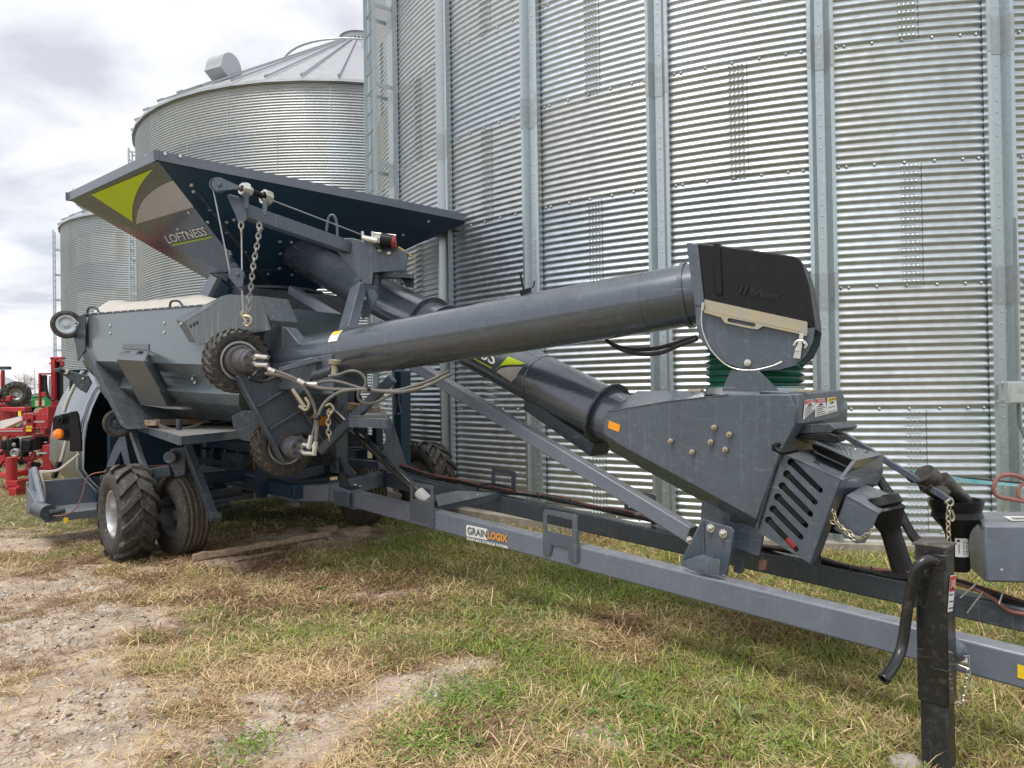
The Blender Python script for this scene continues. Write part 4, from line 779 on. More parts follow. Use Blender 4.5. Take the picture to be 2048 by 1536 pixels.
q = MB(); fs2 = cyl_fn(h0, hd, ys, r1+.006, 0, 1, 0, 1); g_ = [(LL-.06+.08*i/3, .76+.25*j/3) for j in range(4) for i in range(4)]; q.add([fs2(a, b) for a, b in g_], [(j*4+i, j*4+i+1, j*4+i+5, j*4+i+4) for j in range(3) for i in range(3)]); q.build('warning_symbol', YELL, sw, smooth=0)
q = MB(); q.tube(Pd([(1048, 583), (1040, 546)], 5.2), .008, 6); q.tube(smooth_path(Pd([(1056, 578), (1066, 574), (1069, 562)], 5.2), 4), .006, 6); q.bar(P(1040, 586, d=5.2), P(1062, 580, d=5.2), .06, .03); q.build('latch', BLKP, sw)
q = MB(); q.lathe(h0+hd*.02, hd, [(0, r1), (0, r1+.012), (.03, r1+.012), (.03, r1)], 48, closed=True); q.build('end_band', PAINT, sw)
# --- discharge hood
xa = -xs; hpl = (P(1500, 600, t=3.84), xs); HW = .42
def PH(pts, k=0.0): return [PP(x, y, hpl)+xa*k for x, y in pts]
tn, tf = 0.0, HW
q = MB(); q.prism(PH([(1372.7, 485), (1396, 486), (1408, 593), (1411, 614), (1390, 611)], tn-.012), xa*(tf-tn+.024)); hood = q.build('discharge_hood', PAINT, mc, bevel=.01)
hp = [(1394, 487), (1440, 490), (1589, 512.5), (1600, 519), (1606, 530), (1619, 573), (1629, 640), (1630, 655), (1618, 656), (1408, 602)]
q = MB(); q.prism(PH(hp, tn), xa*(tf-tn)); q.build('plastic_cap', BLKP, hood, bevel=.035)
q = MB(); q.hexa(PH([(1427, 487), (1440, 487), (1446, 590), (1432, 588)], tn-.012), [p+xa*.025 for p in PH([(1427, 487), (1440, 487), (1446, 590), (1432, 588)], tn-.012)]); q.hexa(PH([(1427, 486), (1440, 487.5), (1440, 491), (1427, 489)], tn-.012), [p+xa*(tf-tn+.02) for p in PH([(1427, 486), (1440, 487.5), (1440, 491), (1427, 489)], tn-.012)]); q.build('strap', BLKP, hood, bevel=.006)
q = MB(); spn = (PP(1400, 560, hpl)-xa*.006, -xa); fn_ = persp_fn(spn, (1500, 590.5), (1556, 600), (1561, 586), (1503, 574), .002); write(q, 'Brandt', fn_, .03); q.prism([PP(x, y, spn) for x, y in ((1477, 586), (1481, 587), (1488, 571), (1484, 570))], -xa*.006); q.prism([PP(x, y, spn) for x, y in ((1486, 588), (1490, 588.6), (1497, 572), (1493, 571.4))], -xa*.006)
gl = mat('embossed_black_plastic', (0.020, 0.020, 0.023), 0.3, 0, 0.1, 9, spec=.35); q.build('embossed_lettering', gl, hood, smooth=0)
lower = [(1390, 606), (1411, 602), (1520, 632), (1618, 656), (1630, 655), (1626, 682), (1612, 711), (1589.5, 731), (1560, 739), (1516, 742), (1481, 737), (1446, 723), (1413.7, 696), (1399, 675.6), (1393, 652)]
q = MB(); q.prism(PH(lower, tn-.004), xa*.008); q.prism(PH(lower, tf), xa*.008); q.build('side_plate', PAINT, hood, smooth=0)
q = MB(); pts = PH(lower[7:]+lower[:1], tn+.004); q.add(pts+[p+xa*(tf-tn) for p in pts], [(i, i+1, i+1+len(pts), i+len(pts)) for i in range(len(pts)-1)]); q.build('chute', DARK, hood)
def ring2(cx, cy, r_, n=8, ph=0): return [(cx+r_*math.cos(2*math.pi*k/n+ph), cy+r_*math.sin(2*math.pi*k/n+ph)) for k in range(n)]
def slot(x0, y0, x1, y1, r_, n=5):
    v = math.atan2(y1-y0, x1-x0); return [(x1+r_*math.cos(v-math.pi/2+math.pi*k/n), y1+r_*math.sin(v-math.pi/2+math.pi*k/n)) for k in range(n+1)]+[(x0+r_*math.cos(v+math.pi/2+math.pi*k/n), y0+r_*math.sin(v+math.pi/2+math.pi*k/n)) for k in range(n+1)]
q = MB(); q.holed(PH([(1410.5, 621), (1615.5, 667), (1615, 673), (1595, 667.5), (1528, 653), (1517, 659.5), (1501.6, 657.4), (1451.8, 646.5), (1444, 635.6), (1411, 626)], tn-.03), [PH(slot(1461, 641, 1509, 650.5, 4), tn-.03)], xa*.006)
q.prism(PH([(1410, 599), (1615, 644), (1615.5, 667), (1410.5, 621)], tn-.012), xa*.006); q.hexa(PH([(1410.5, 620), (1615.5, 666), (1615.5, 668), (1410.5, 622)], tn-.03), PH([(1410.5, 620), (1615.5, 666), (1615.5, 668), (1410.5, 622)], tn-.008))
ltc = q.build('latch_plate', GOLD, hood, smooth=0)
q = MB(); q.prism(PH([(1601, 666), (1610, 668), (1604, 690), (1598, 688)], tn-.035), xa*.02); q.prism(PH([(1594, 695), (1599, 686), (1606, 690), (1602, 718), (1588, 716)], tn-.045), xa*.02); q.tube(smooth_path(PH([(1589, 692), (1594, 684), (1606, 682), (1614, 690), (1611, 697)], tn-.03), 4), .008, 6); q.dome((PP(1596, 701, hpl)+xa*(-.04)), -xa, .015); q.dome((PP(1496, 726, hpl)+xa*(-.006)), -xa, .024, seg=8)
for px, py in ((1415, 603), (1473, 617), (1536, 631), (1600, 645)): q.dome(P(px, py, t=tn-.014), -xa, .009)
q.build('toggle_latch', ZINC, hood)
q = MB(); q.tube(smooth_path(PH([(1408, 612), (1405, 640), (1410, 670), (1428, 705), (1460, 733), (1500, 741), (1540, 734), (1566, 724)], tn-.03), 6), .004, 6); q.tube(PH([(1409, 606), (1407, 622)], tn-.03), .008, 6); q.tube(PH([(1551, 731), (1566, 724)], tn-.03), .007, 6); q.build('retaining_wire', ZINC, hood)
q = MB(); q.tube(smooth_path(Pt([(1212, 680), (1228, 690), (1262, 699), (1310, 697), (1350, 687), (1392, 674)], 4.0), 6), .014, 8); q.tube(smooth_path(Pt([(1216, 683), (1240, 698), (1280, 708), (1320, 706), (1355, 692), (1394, 678)], 3.95), 6), .014, 8); q.build('black_hose', BHOSE, hood)
bc = P(1508, 778, t=4.10); zc0 = H-.02; q = MB(); prof = [(0, .285)]
nb = 9; z1_ = .34
for k in range(nb): prof += [(z1_*(k+.12)/nb, .262), (z1_*(k+.5)/nb, .292), (z1_*(k+.88)/nb, .262)]
prof += [(z1_, .27)]; q.lathe((bc.x, bc.y, zc0), (0.02, 0, 1), prof, 56); bel = q.build('rubber_bellows', BELL, mc, smooth=20)
q = MB(); q.lathe((bc.x, bc.y, zc0), (0, 0, 1), [(-.02, .30), (.0, .30), (.0, .288), (.022, .288)], 48); q.build('clamp_band', GALVD, bel)
q = MB()
for px, w_ in ((1392, 14), (1501, 9), (1612, 14)): q.box(P(px, 781.5, t=3.86), .09 if w_ > 10 else .06, .04, .018, LV, TV)
q.build('clamp_tab', GOLD, bel, bevel=.004)
q = MB(); q.prism(Pt([(1462, 740), (1515, 740), (1557, 782), (1443, 782)], 3.79), TV*.012); q.build('hood_bracket', PAINT, mc, smooth=0)
# --- lower housing (tank)
tA, tB = 3.75, 4.45
face = [(1213, 823), (1330, 803), (1456, 788.5), (1579, 788.5), (1591, 815), (1590, 850), (1562, 904), (1513, 1040), (1362, 957), (1238, 890), (1206, 868), (1205, 840)]
q = MB(); q.prism(Pt(face, tA), TV*(tB-tA)); tank = q.build('auger_inlet_housing', PAINT, mc, bevel=.007)
ztop = P(1456, 784, t=tA).z
q = MB(); a_, b_2 = P(1219, 822, t=tA+.004), P(1456, 788, t=tA+.004); c_, d_ = P(1425, 781.5, t=tA+.50), P(1275, 782, t=tA+.50)
q.hexa([a_, b_2, c_, d_], [p-UPV*.10 for p in (a_, b_2, c_, d_)]); q.build('top_bevel', PAINTL, tank, smooth=0)
q = MB(); lf = P(1591, 815, t=tA).dot(LV)-.012; q.prism(Pl([(1597, 788), (1684, 780), (1690, 800), (1677, 836), (1597, 848)], lf+.02), -LV*.2)
q.hexa([M(-2.25, tA+.1, ztop-.03), M(-1.82, tA+.1, ztop-.03), M(-1.82, tB, ztop-.03), M(-2.25, tB, ztop-.03)], [M(-2.25, tA+.1, ztop-.002), M(-1.82, tA+.1, ztop-.002), M(-1.82, tB, ztop-.002), M(-2.25, tB, ztop-.002)]); q.build('front_box', PAINT, tank, bevel=.006)
q = MB()
for px, py in ((1343, 882), (1386, 904), (1430, 855), (1460, 869), (1423, 884), (1452, 899)): c = P(px, py, t=tA-.004); q.lathe(c, -TV, [(0, .018), (.014, .018), (.016, .013), (.016, .01), (.030, .009), (.030, .001)], 6)
q.build('bolt', GOLD, tank)
q = MB(); q.prism(Pt([(1218, 841), (1241, 850), (1238, 864), (1216, 856)], tA-.003), -TV*.001); q.build('sticker', YELL if 0 else ORNG, tank, smooth=0)
lpl = (M(lf+.022, 3.9, 1.6), LV)
def label(q0, q1, q2, q3, head, txt, par, lines=5, ink=REDS, pl=lpl, hc=WHITE, hf=.24):
    f = persp_fn(pl, q3, q2, q1, q0, .002); bs = MB().add([f(0, 0), f(1, 0), f(1, 1), f(0, 1)], [(0, 1, 2, 3)]).build('label', WHITE, mc, smooth=0)
    g_ = persp_fn(pl, q3, q2, q1, q0, .0035); MB().add([g_(.04, 1-hf), g_(.96, 1-hf), g_(.96, .97), g_(.04, .97)], [(0, 1, 2, 3)]).build('label_header', ink, bs, smooth=0)
    h_ = persp_fn(pl, q3, q2, q1, q0, .005); w1 = MB(); write(w1, head, lambda a, b: h_(.2+.72*a, 1-hf*.78+hf*.5*b), .01); w1.build('label_heading', hc, bs, smooth=0)
    w2 = MB()
    for k in range(lines):
        y = .08+k*(.6-.05)/lines; xx_ = .8-.25*((k*7) % 3)/2; w2.add([h_(.1, y), h_(.1+xx_, y), h_(.1+xx_, y+.035), h_(.1, y+.035)], [(0, 1, 2, 3)])
    w2.add([h_(.3, .60), h_(.7, .60), h_(.62, .72), h_(.4, .70)], [(0, 1, 2, 3)])
    w2.build('label_print', INK, bs, smooth=0)
label((1609, 800), (1627, 798), (1631, 818), (1605, 840), 'DANGER', '', tank); label((1630, 797.5), (1649, 796), (1654, 828), (1629, 834), 'DANGER', '', tank); label((1653, 796), (1671, 793.5), (1674, 822), (1652, 828), 'CAUTION', '', tank, 2, YELL, hc=INK)
q = MB(); q.prism(Pt([(1403, 996), (1529, 1062), (1519, 1110), (1514, 1112), (1400, 1068)], 3.86), TV*.015); q.prism(Pt([(1403, 996), (1529, 1062), (1519, 1110), (1514, 1112), (1400, 1068)], 4.30), TV*.015); q.prism(Pt([(1470, 1095), (1485, 1100), (1480, 1148), (1466, 1144)], 3.95), TV*.05); q.build('tank_cradle', PAINT, tank, bevel=.003)
q = MB(); k0, k1 = Pt([(1513, 1039), (1206, 867)], tA); k2_, k3_ = Pt([(1510, 1061), (1222, 903)], tA+.13); q.hexa([k0, k1, k3_, k2_], [k0+TV*.6, k1+TV*.6, k3_+TV*.4, k2_+TV*.4]); q.build('tank_keel', PAINTL, tank, bevel=.004)
# --- slotted driveline guard
tg = 3.66
g1 = [(1565, 907), (1683, 960), (1621, 1127), (1512, 1062.7)]
sl = [(1582.3, 924.3, 1640.4, 980.7), (1573.8, 948.2, 1630.2, 1004.6), (1564.6, 972.1, 1621, 1028.5), (1555.7, 994.4, 1611.4, 1050.7), (1546.4, 1018.3, 1601.8, 1074.7), (1537.2, 1040.5, 1591.9, 1098.6)]
def keyslot(x0, y0, x1, y1):
    v = math.atan2(y1-y0, x1-x0); a = slot(x0, y0, x1, y1, 5.6); n = len(a)//2; return a[:n]+[(x0+8*math.cos(v+math.radians(50)+math.radians(260)*k/8), y0+8*math.sin(v+math.radians(50)+math.radians(260)*k/8)) for k in range(9)]
q = MB(); q.holed(Pt(g1, tg), [Pt(keyslot(*s), tg) for s in sl], TV*.006); q.hexa(Pt([(1565, 907), (1683, 960), (1683, 962), (1565, 909)], tg), [p+TV*.34 for p in Pt([(1565, 907), (1683, 960), (1683, 962), (1565, 909)], tg)])
q.prism(Pt([(1683, 960), (1621, 1127), (1618, 1127), (1680, 960)], tg), TV*.10); guard = q.build('slotted_guard', PAINT, mc, smooth=0)
q = MB(); q.tube(Pt([(1564, 908), (1552, 930), (1513, 1058)], tg-.01), .008, 6); q.build('hinge_rod', DARK, guard)
q = MB()
for s in sl: q.tube(Pt([(s[0]+3, s[1]+2), (s[2]-2, s[3]-3)], tg+.12), .026, 8)
q.build('drive_chain', mat('oily_black_steel', (0.02, 0.02, 0.02), 0.4, 0.3, 0.3, 30), guard); q = MB(); q.tube(Pt([(1575, 1078), (1592, 1094)], tg+.06), .025, 8); q.build('red_cap', REDS, guard)
q = MB(); q.box(P(1590, 1010, t=tg+.30), .02, .62, .55, (0.69, -.72, 0)); q.build('guard_back', mat('painted_shade_steel', (0.03, 0.034, 0.04), 0.6), guard)  # back plate coloured near black to paint the shade behind the slots
# perforated cover over the belts, built as a folded box beside the guard
c4 = Pt([(1621, 880), (1702, 921), (1683, 960), (1565, 907)], tg)
zc = P(1765, 909, t=4.12)
q = MB(); pa, pb = P(1625, 868, t=4.10), P(1765, 909, t=4.22); pc, pd = P(1712, 921, t=3.78), P(1632, 884, t=3.78)
uu = pb-pa; vv_ = pd-pa; nn_ = uu.cross(vv_).normalized(); nn_ = nn_ if nn_.z > 0 else -nn_
def cov(a, b): return pa*(1-a)*(1-b)+pb*a*(1-b)+pc*a*b+pd*(1-a)*b
holes = [[cov(.38+.085*k, .04), cov(.405+.085*k, .04), cov(.43+.085*k, .30), cov(.405+.085*k, .30)] for k in range(6)]+[[cov(.12+.10*k, .45), cov(.14+.10*k, .45), cov(.36+.10*k, .90), cov(.34+.10*k, .90)] for k in range(6)]
q.holed([cov(0, 0), cov(1, 0), cov(1, 1), cov(0, 1)], holes, -nn_*.006); q.build('perforated_cover', PAINT, mc, smooth=0)
q = MB(); p1, p2, p3, p4, p5 = pc, pb, P(1766, 945, t=4.2), P(1755, 970, t=4.1), P(1676, 1006, t=3.74); q.prism([pc+LV*.001, pb+LV*.001, p3, p4, p5, P(1683, 960, t=3.7)], -LV*.02); q.build('end_cover', PAINTL, mc, smooth=0)
q = MB(); q.box(M(-1.70, 4.0, pa.z-.36), .30, .28, .30, LV, TV); q.box(M(-2.0, 4.05, pa.z-.34), .4, .4, .36, LV, TV); q.hexa([p-nn_*.05 for p in (cov(.03, .03), cov(.97, .03), cov(.97, .97), cov(.03, .97))], [p-nn_*.06 for p in (cov(.03, .03), cov(.97, .03), cov(.97, .97), cov(.03, .97))]); q.build('gearbox', mat('painted_shade_gearbox', (0.02, 0.022, 0.026), 0.6), mc, bevel=.02)  # near-black blocks and thin sheet paint the shade seen through the cover holes
q = MB(); q.prism(Pt([(1578, 862), (1600, 850), (1660, 848), (1672, 858), (1660, 866), (1584, 868)], 3.85), TV*.3); q.build('cover_flap', DARK, mc, bevel=.004); q = MB(); q.prism(Pt([(1580, 870), (1660, 866), (1676, 872), (1676, 884), (1668, 886), (1592, 876)], 3.84), TV*.1); q.build('rubber_latch', BLKP, mc, bevel=.006)
q = MB(); q.tube(smooth_path(Pt([(1548, 890), (1556, 900), (1572, 903), (1598, 898)], tg-.03), 5), [.012]*15+[.02], 6) if False else q.tube(smooth_path(Pt([(1548, 888), (1556, 900), (1572, 904), (1598, 898)], tg-.03), 4), .016, 6); q.tube(Pt([(1546, 900), (1560, 887)], tg-.03), .012, 6); q.build('rubber_t_latch', BLKP, mc)
q = MB(); q.bar(P(1650, 846, t=4.30), P(1903, 1003, t=4.34), .028, .035); q.build('pto_holder_bar', PAINT, mc, bevel=.004); 
q = MB(); q.dome(P(1655, 851, t=4.27), -TV, .02); q.build('bolt', ZINC, mc)
# PTO shield box
q = MB(); tp = 3.70; near = Pt([(1693, 991), (1757, 1027), (1739, 1070), (1729, 1086), (1712, 1087), (1668, 1058)], tp); far_ = Pt([(1731, 969), (1799, 996), (1792, 1030), (1778, 1050)], 4.0)
q.prism(near, TV*.006); q.hexa([near[0], near[1], P(1799, 996, t=4.0), P(1731, 969, t=4.0)], [p-UPV*.006 for p in (near[0], near[1], P(1799, 996, t=4.0), P(1731, 969, t=4.0))]); q.prism(Pt([(1731, 969), (1799, 996), (1790, 1040), (1720, 1020)], 4.0), TV*.006); q.build('pto_shield', PAINT, mc, smooth=0)
q = MB(); ps, pe = P(1772, 1032, t=3.86), P(1806, 1142, t=3.86); dd = (pe-ps).normalized(); q.lathe(ps-dd*.10, dd, [(0, .05), (0, .085), (.04, .10), (.05, .085), (.07, .10), (.09, .085), (.13, .07), (.17, .05), (.2, .048), ((pe-ps).length+.10, .050), ((pe-ps).length+.10, .001)], 28); q.build('pto_shaft', BLKP, mc)
q = MB(); chain(q, Pt([(1666, 1020), (1675, 1045), (1695, 1068), (1715, 1078), (1735, 1068), (1748, 1058)], 3.66), .028, .0032); chain(q, Pt([(1662, 1042), (1690, 1058), (1720, 1080)], 3.67), .028, .0032); q.build('safety_chain', GOLD, mc)
q = MB(); q.tube(smooth_path(Pt([(1756, 960), (1768, 975), (1800, 1030), (1830, 1080), (1850, 1092), (1870, 1100)], 4.2), 5), .022, 8); q.tube(smooth_path(Pt([(1760, 955), (1790, 1000), (1822, 1060), (1845, 1085), (1880, 1105)], 4.25), 5), .018, 8); q.build('black_hose', BHOSE, mc)
# second PTO half standing in the holder with black cone
pc0 = P(1912, 1010, d=3.9); q = MB(); q.lathe(pc0, (0.02, 0, -1), [(-.03, .118), (-.032, .132), (.0, .130), (.03, .118), (.045, .122), (.06, .128), (.065, .118), (.085, .105), (.12, .075), (.15, .06), (.20, .052), (.34, .056), (.355, .05), (.36, .001)], 40); q.lathe(pc0, (0.02, 0, -1), [(-.03, .118), (.05, .09), (.06, .001)], 32); cone = q.build('pto_cone_guard', BLKP, mc)
q = MB(); cylf = lambda a, b: pc0+Vector((math.sin((a-.5)*1.3-.05)*.0575, -math.cos((a-.5)*1.3-.05)*.0575, -.17-.10*(1-b))); q.add([cylf(i/6, j/2) for j in range(3) for i in range(7)], [(j*7+i, j*7+i+1, j*7+i+8, j*7+i+7) for j in range(2) for i in range(6)]); q.build('barcode_label', WHITE, cone, smooth=0)
q = MB(); cyl2 = lambda a, b: pc0+Vector((math.sin((a-.5)*1.3-.05)*.0585, -math.cos((a-.5)*1.3-.05)*.0585, -.17-.10*(1-b)))
for k in range(9): y = .10+.085*k; q.add([cyl2(.52, y), cyl2(.86, y), cyl2(.86, y+(.05 if k % 3 else .03)), cyl2(.52, y+(.05 if k % 3 else .03))], [(0, 1, 2, 3)])
q.add([cyl2(.14, .8), cyl2(.3, .8), cyl2(.3, .93), cyl2(.14, .93)], [(0, 1, 2, 3)]); q.add([cyl2(.22, .2), cyl2(.27, .2), cyl2(.27, .7), cyl2(.22, .7)], [(0, 1, 2, 3)]); q.build('barcode_print', INK, cone, smooth=0)
q = MB(); yk = [P(x, y, d=3.95) for x, y in ((1935, 1005), (1912, 985), (1880, 962))]; q.tube(yk, [.034, .04, .06], 12); q.tube(Pd([(1850, 968), (1885, 988), (1880, 1004)], 3.93), [.045, .05, .03], 10); q.lathe(P(1868, 968, d=3.95), (0.6, .1, -.55), [(-.09, .001), (-.09, .062), (-.03, .068), (0, .055), (.03, .062), (.08, .05)], 14); q.build('yoke', mat('greasy_worn_steel', (0.10, 0.092, 0.083), 0.45, 0.7, 0.4, 18, dust=0.4), cone)
q = MB(); chain(q, Pd([(1898, 1012), (1896, 1040), (1898, 1085)], 3.74), .034, .0045); q.tube(smooth_path(Pd([(1891, 1004), (1902, 998), (1906, 1006), (1900, 1012), (1890, 1004)], 3.76), 4), .006, 6); q.tube(smooth_path(Pd([(1903, 1020), (1908, 1036), (1902, 1042), (1898, 1030)], 3.74), 4), .006, 6); q.build('clip_chain', GOLD, mc)
q = MB(); s1 = Pd([(1816, 939), (1870, 946), (1930, 957), (2060, 970)], 4.1); s2 = Pd([(1816, 947), (1870, 957), (1930, 966), (2060, 975)], 4.1); q.add(s1+s2, [(i, i+1, i+5, i+4) for i in range(3)]); q.build('ratchet_strap', TEAL, mc, smooth=0)
q = MB(); q.tube(Pd([(1900, 953), (2060, 968)], 4.12), .007, 6); q.tube(smooth_path(Pd([(1823, 944), (1815, 952), (1825, 962), (1835, 952)], 4.08), 4), .012, 6); q.build('strap_cord', BHOSE, mc)
q = MB(); q.tube(smooth_path(Pd([(2065, 968), (2030, 951), (2000, 953), (1987, 975), (1995, 992), (2030, 1000), (2065, 1006)], 3.8), 6), .011, 8); q.tube(smooth_path(Pd([(2060, 965), (2040, 972), (2036, 990), (2046, 1000), (2062, 998)], 3.8), 6), .009, 8); q.build('red_cable_loop', REDC, mc)
q = MB(); cb = P(1968, 1050, d=3.75); q.hexa([cb+Vector((0, 0, -.30)), cb+Vector((.75, -.12, -.30)), cb+Vector((.95, .35, -.30)), cb+Vector((.14, .40, -.30))], [cb+Vector((0, 0, 0)), cb+Vector((.75, -.12, 0)), cb+Vector((.95, .35, 0)), cb+Vector((.14, .40, 0))]); tb_ = q.build('toolbox', BEAM, mc, bevel=.014)
q = MB()
for ox, oy in ((.62, .0), (.75, .3)): q.bar(cb+Vector((ox, oy, -.30)), cb+Vector((ox, oy, -.62)), .06, .06, LV)
q.bar(cb+Vector((.62, .0, -.60)), cb+Vector((.62, .0, -.60))+TV*.55, .07, .07); q.build('toolbox_stand', PAINT, mc, bevel=.004)
q = MB(); f = lambda a, b: cb+Vector((.20+.26*a+.05*b, .08+.14*b-.03*a, .004)); q.add([f(0, 0), f(1, 0), f(1, 1), f(0, 1)], [(0, 1, 2, 3)]); q.build('label', WHITE, tb_, smooth=0)
q = MB()
for k in range(8): q.add([f(.1+.05*k, .3)+UPV*.001, f(.13+.05*k, .3)+UPV*.001, f(.13+.05*k, .7)+UPV*.001, f(.1+.05*k, .7)+UPV*.001], [(0, 1, 2, 3)])
q.build('label_print', INK, tb_, smooth=0); q = MB(); q.dome(P(2003, 1140, d=3.7), (0, -1, 0), .01); q.build('bolt', ZINC, tb_)
# --- drawbar
TN, TF = 3.64, 4.55
def beam(a0, b0, a1, b1, t, w_, ext, name, m=BEAM):          # top and bottom edge pixels at both ends of the near face
    p0, q0, p1, q1 = P(*a0, t=t), P(*b0, t=t), P(*a1, t=t), P(*b1, t=t); e = ext
    p1, q1 = p1+(p1-p0)*e, q1+(q1-q0)*e; mb = MB(); mb.hexa([p0, p0+TV*w_, q0+TV*w_, q0], [p1, p1+TV*w_, q1+TV*w_, q1]); return mb.build(name, m, mc, bevel=.012)
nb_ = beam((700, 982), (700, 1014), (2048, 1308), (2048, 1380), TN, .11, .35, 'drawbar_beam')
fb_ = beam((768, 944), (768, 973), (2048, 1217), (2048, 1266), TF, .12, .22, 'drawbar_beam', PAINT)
npl = (P(700, 984, t=TN)-TV*.0, -TV)
# company lettering on the near beam
bs = MB(); f = persp_fn(npl, (933, 1072), (975, 1080), (975, 1058), (933, 1049), .002)
cs = []; 
for (cx_, cy_, a_s) in ((.06, .12, 180), (.06, .88, 90)): cs += [f(cx_+.06*math.cos(math.radians(a_s-90*0+90-k*30)) if False else cx_, cy_) for k in range(1)]
bs.prism([f(.0, .15), f(.04, .0), f(1, 0), f(1, 1), f(.04, 1), f(0, .85)], -TV*.001); bs.build('decal_panel', WHITE, nb_, smooth=0)
q = MB(); write(q, 'GRAIN', persp_fn(npl, (936, 1068.5), (975, 1076), (975, 1061), (936, 1053), .006), .02); q.build('lettering', mat('decal_grey', (0.07, 0.08, 0.10), 0.4), nb_, smooth=0)
q = MB(); write(q, 'LOGIX', persp_fn(npl, (976.5, 1077), (1016, 1085), (1016, 1070.5), (976.5, 1062), .006), .03); q.build('lettering', ORNG, nb_, smooth=0)
q = MB(); write(q, 'GRAIN BAG STORAGE SYSTEMS', persp_fn(npl, (934, 1079), (1017, 1097.5), (1017, 1092), (934, 1073), .006), .03); q.build('lettering', WHITE, nb_, smooth=0)
q = MB(); pz = [P(x, y, t=TN-.002) for x, y in ((2035, 1328), (2075, 1340), (2075, 1366), (2035, 1355))]; q.prism(pz, -TV*.001); q.build('sticker', YELL, nb_, smooth=0)
def loop_plate(outer, hole, t, par): mb = MB(); mb.holed(Pt(outer, t), [Pt(hole, t)], -TV*.010); return mb.build('rope_bracket', PAINT, par, smooth=0)
loop_plate([(822, 963), (865, 971.5), (868, 974), (868, 1055), (860, 1053), (859, 1047), (829, 1041), (822, 1040)], [(828, 971.6), (863, 979), (862, 1004), (826.5, 996.5)], TN-.002, nb_)
loop_plate([(1091, 1018.6), (1153, 1029), (1157, 1033), (1157, 1125.5), (1139, 1119), (1138.4, 1099), (1135, 1095), (1107, 1089.5), (1104, 1092), (1101, 1110.9), (1088, 1108), (1088, 1022)], [(1096.7, 1028), (1146.5, 1039.8), (1145.7, 1072.8), (1094.5, 1060)], TN-.002, nb_)
loop_plate([(985, 937), (988, 935), (1030, 943), (1032, 946), (1032, 990), (1026, 990), (1025, 984), (991, 977), (984, 976)], [(991, 943), (1024, 950), (1024, 974), (991, 968)], TF+.12, fb_)
loop_plate([(1250, 980), (1255, 977), (1308, 988), (1312, 992), (1312, 1050), (1304, 1050), (1302, 1030), (1258, 1020), (1250, 1018)], [(1257, 984), (1304, 995), (1303, 1022), (1258, 1014)], TF+.12, fb_)
q = MB(); q.prism([P(870, 990, t=TN+.11), P(915, 981, t=4.1), P(998, 986, t=TF), P(876, 1012, t=TN+.06)], -UPV*.008); q.hexa([P(873, 1011, t=TN+.11), P(1000, 985, t=TF), P(1000, 1000, t=TF), P(875, 1022, t=TN+.11)], [p-LV*.01 for p in (P(873, 1011, t=TN+.11), P(1000, 985, t=TF), P(1000, 1000, t=TF), P(875, 1022, t=TN+.11))]); ct = q.build('cross_tray', PAINT, mc, bevel=.002)
q = MB()
for px, py in ((954, 990), (910, 1000), (893, 988)): q.dome(P(px, py, t=4.1)+UPV*.0, (0, -.5, 1), .012)
q.build('bolt', ZINC, ct); q = MB(); q.prism([P(886, 990, t=4.0), P(902, 986, t=4.1), P(915, 987.5, t=4.12), P(900, 992, t=4.02)], UPV*.003); q.build('label', WHITE, ct)
# support strut and its bracket
q = MB(); q.bar(P(1384, 1068, t=3.80), P(583, 580, t=3.95), .085, .10); q.build('support_strut', BEAM, mc, bevel=.008)
q = MB(); q.prism(Pt([(1404, 1038), (1462, 1055), (1468, 1062), (1454, 1152), (1440, 1150), (1404, 1136)], TN+.10), TV*.012); q.hexa([P(1362, 1122, t=TN+.0), P(1405, 1108, t=TN+.02), P(1440, 1120, t=TN), P(1398, 1132, t=TN-.005)], [P(1362, 1132, t=TN+.0), P(1405, 1128, t=TN+.02), P(1440, 1152, t=TN), P(1398, 1146, t=TN-.005)]); q.prism([P(1405, 1040, t=TN+.098), P(1408, 1112, t=TN+.098), P(1364, 1122, t=TN+.005)], -LV*.01); sb = q.build('strut_bracket', PAINT, mc, bevel=.004)
q = MB()
for px, py, s in ((1422, 1056, 1), (1447, 1067, 1), (1380, 1080, .9)): c = P(px, py, t=TN+.098); q.lathe(c, -TV, [(0, .026*s), (.005, .026*s), (.006, .001)], 16); q.lathe(c, -TV, [(.004, .016*s), (.02, .016*s), (.022, .010*s), (.035, .009*s), (.035, .001)], 6)
q.build('bolt', ZINC, sb); q = MB(); q.tube(Pt([(1526, 1102), (1523, 1118)], 3.9), .004, 5); q.prism(Pt([(1518, 1119), (1532, 1121), (1530, 1140), (1523, 1141), (1515, 1139)], 3.9), TV*.02); q.build('hanging_connector', mat('brown_connector', (0.25, 0.13, 0.09), 0.6, 0, 0.2, 30), mc, bevel=.003)
# cable runs along the far beam
cb_ = MB(); cr_ = MB(); rr = random.Random(8); base = [(800, 932), (850, 948), (920, 962), (990, 978), (1060, 990), (1110, 998), (1180, 1012), (1250, 1026), (1330, 1046), (1400, 1062), (1500, 1088), (1600, 1104), (1700, 1134), (1800, 1146), (1900, 1160), (1980, 1185), (2060, 1212)]
for k in range(6):
    pts = [P(x, y+2+rr.uniform(-3, 3)*(1.6 if x > 1500 else 1), t=TF+.02+.016*k) for x, y in base]; cb_.tube(smooth_path(pts, 5), .0085 if k < 4 else .012, 7)
for k in range(2):
    pts = [P(x, y-3+rr.uniform(-4, 3), t=TF+.03+.03*k) for x, y in base]; cr_.tube(smooth_path(pts, 5), .0055, 7)
cr_.tube(smooth_path([P(x, y, t=TF-.02) for x, y in ((1905, 1165), (1960, 1183), (1990, 1200), (2020, 1222), (2070, 1230))], 5), .011, 7)
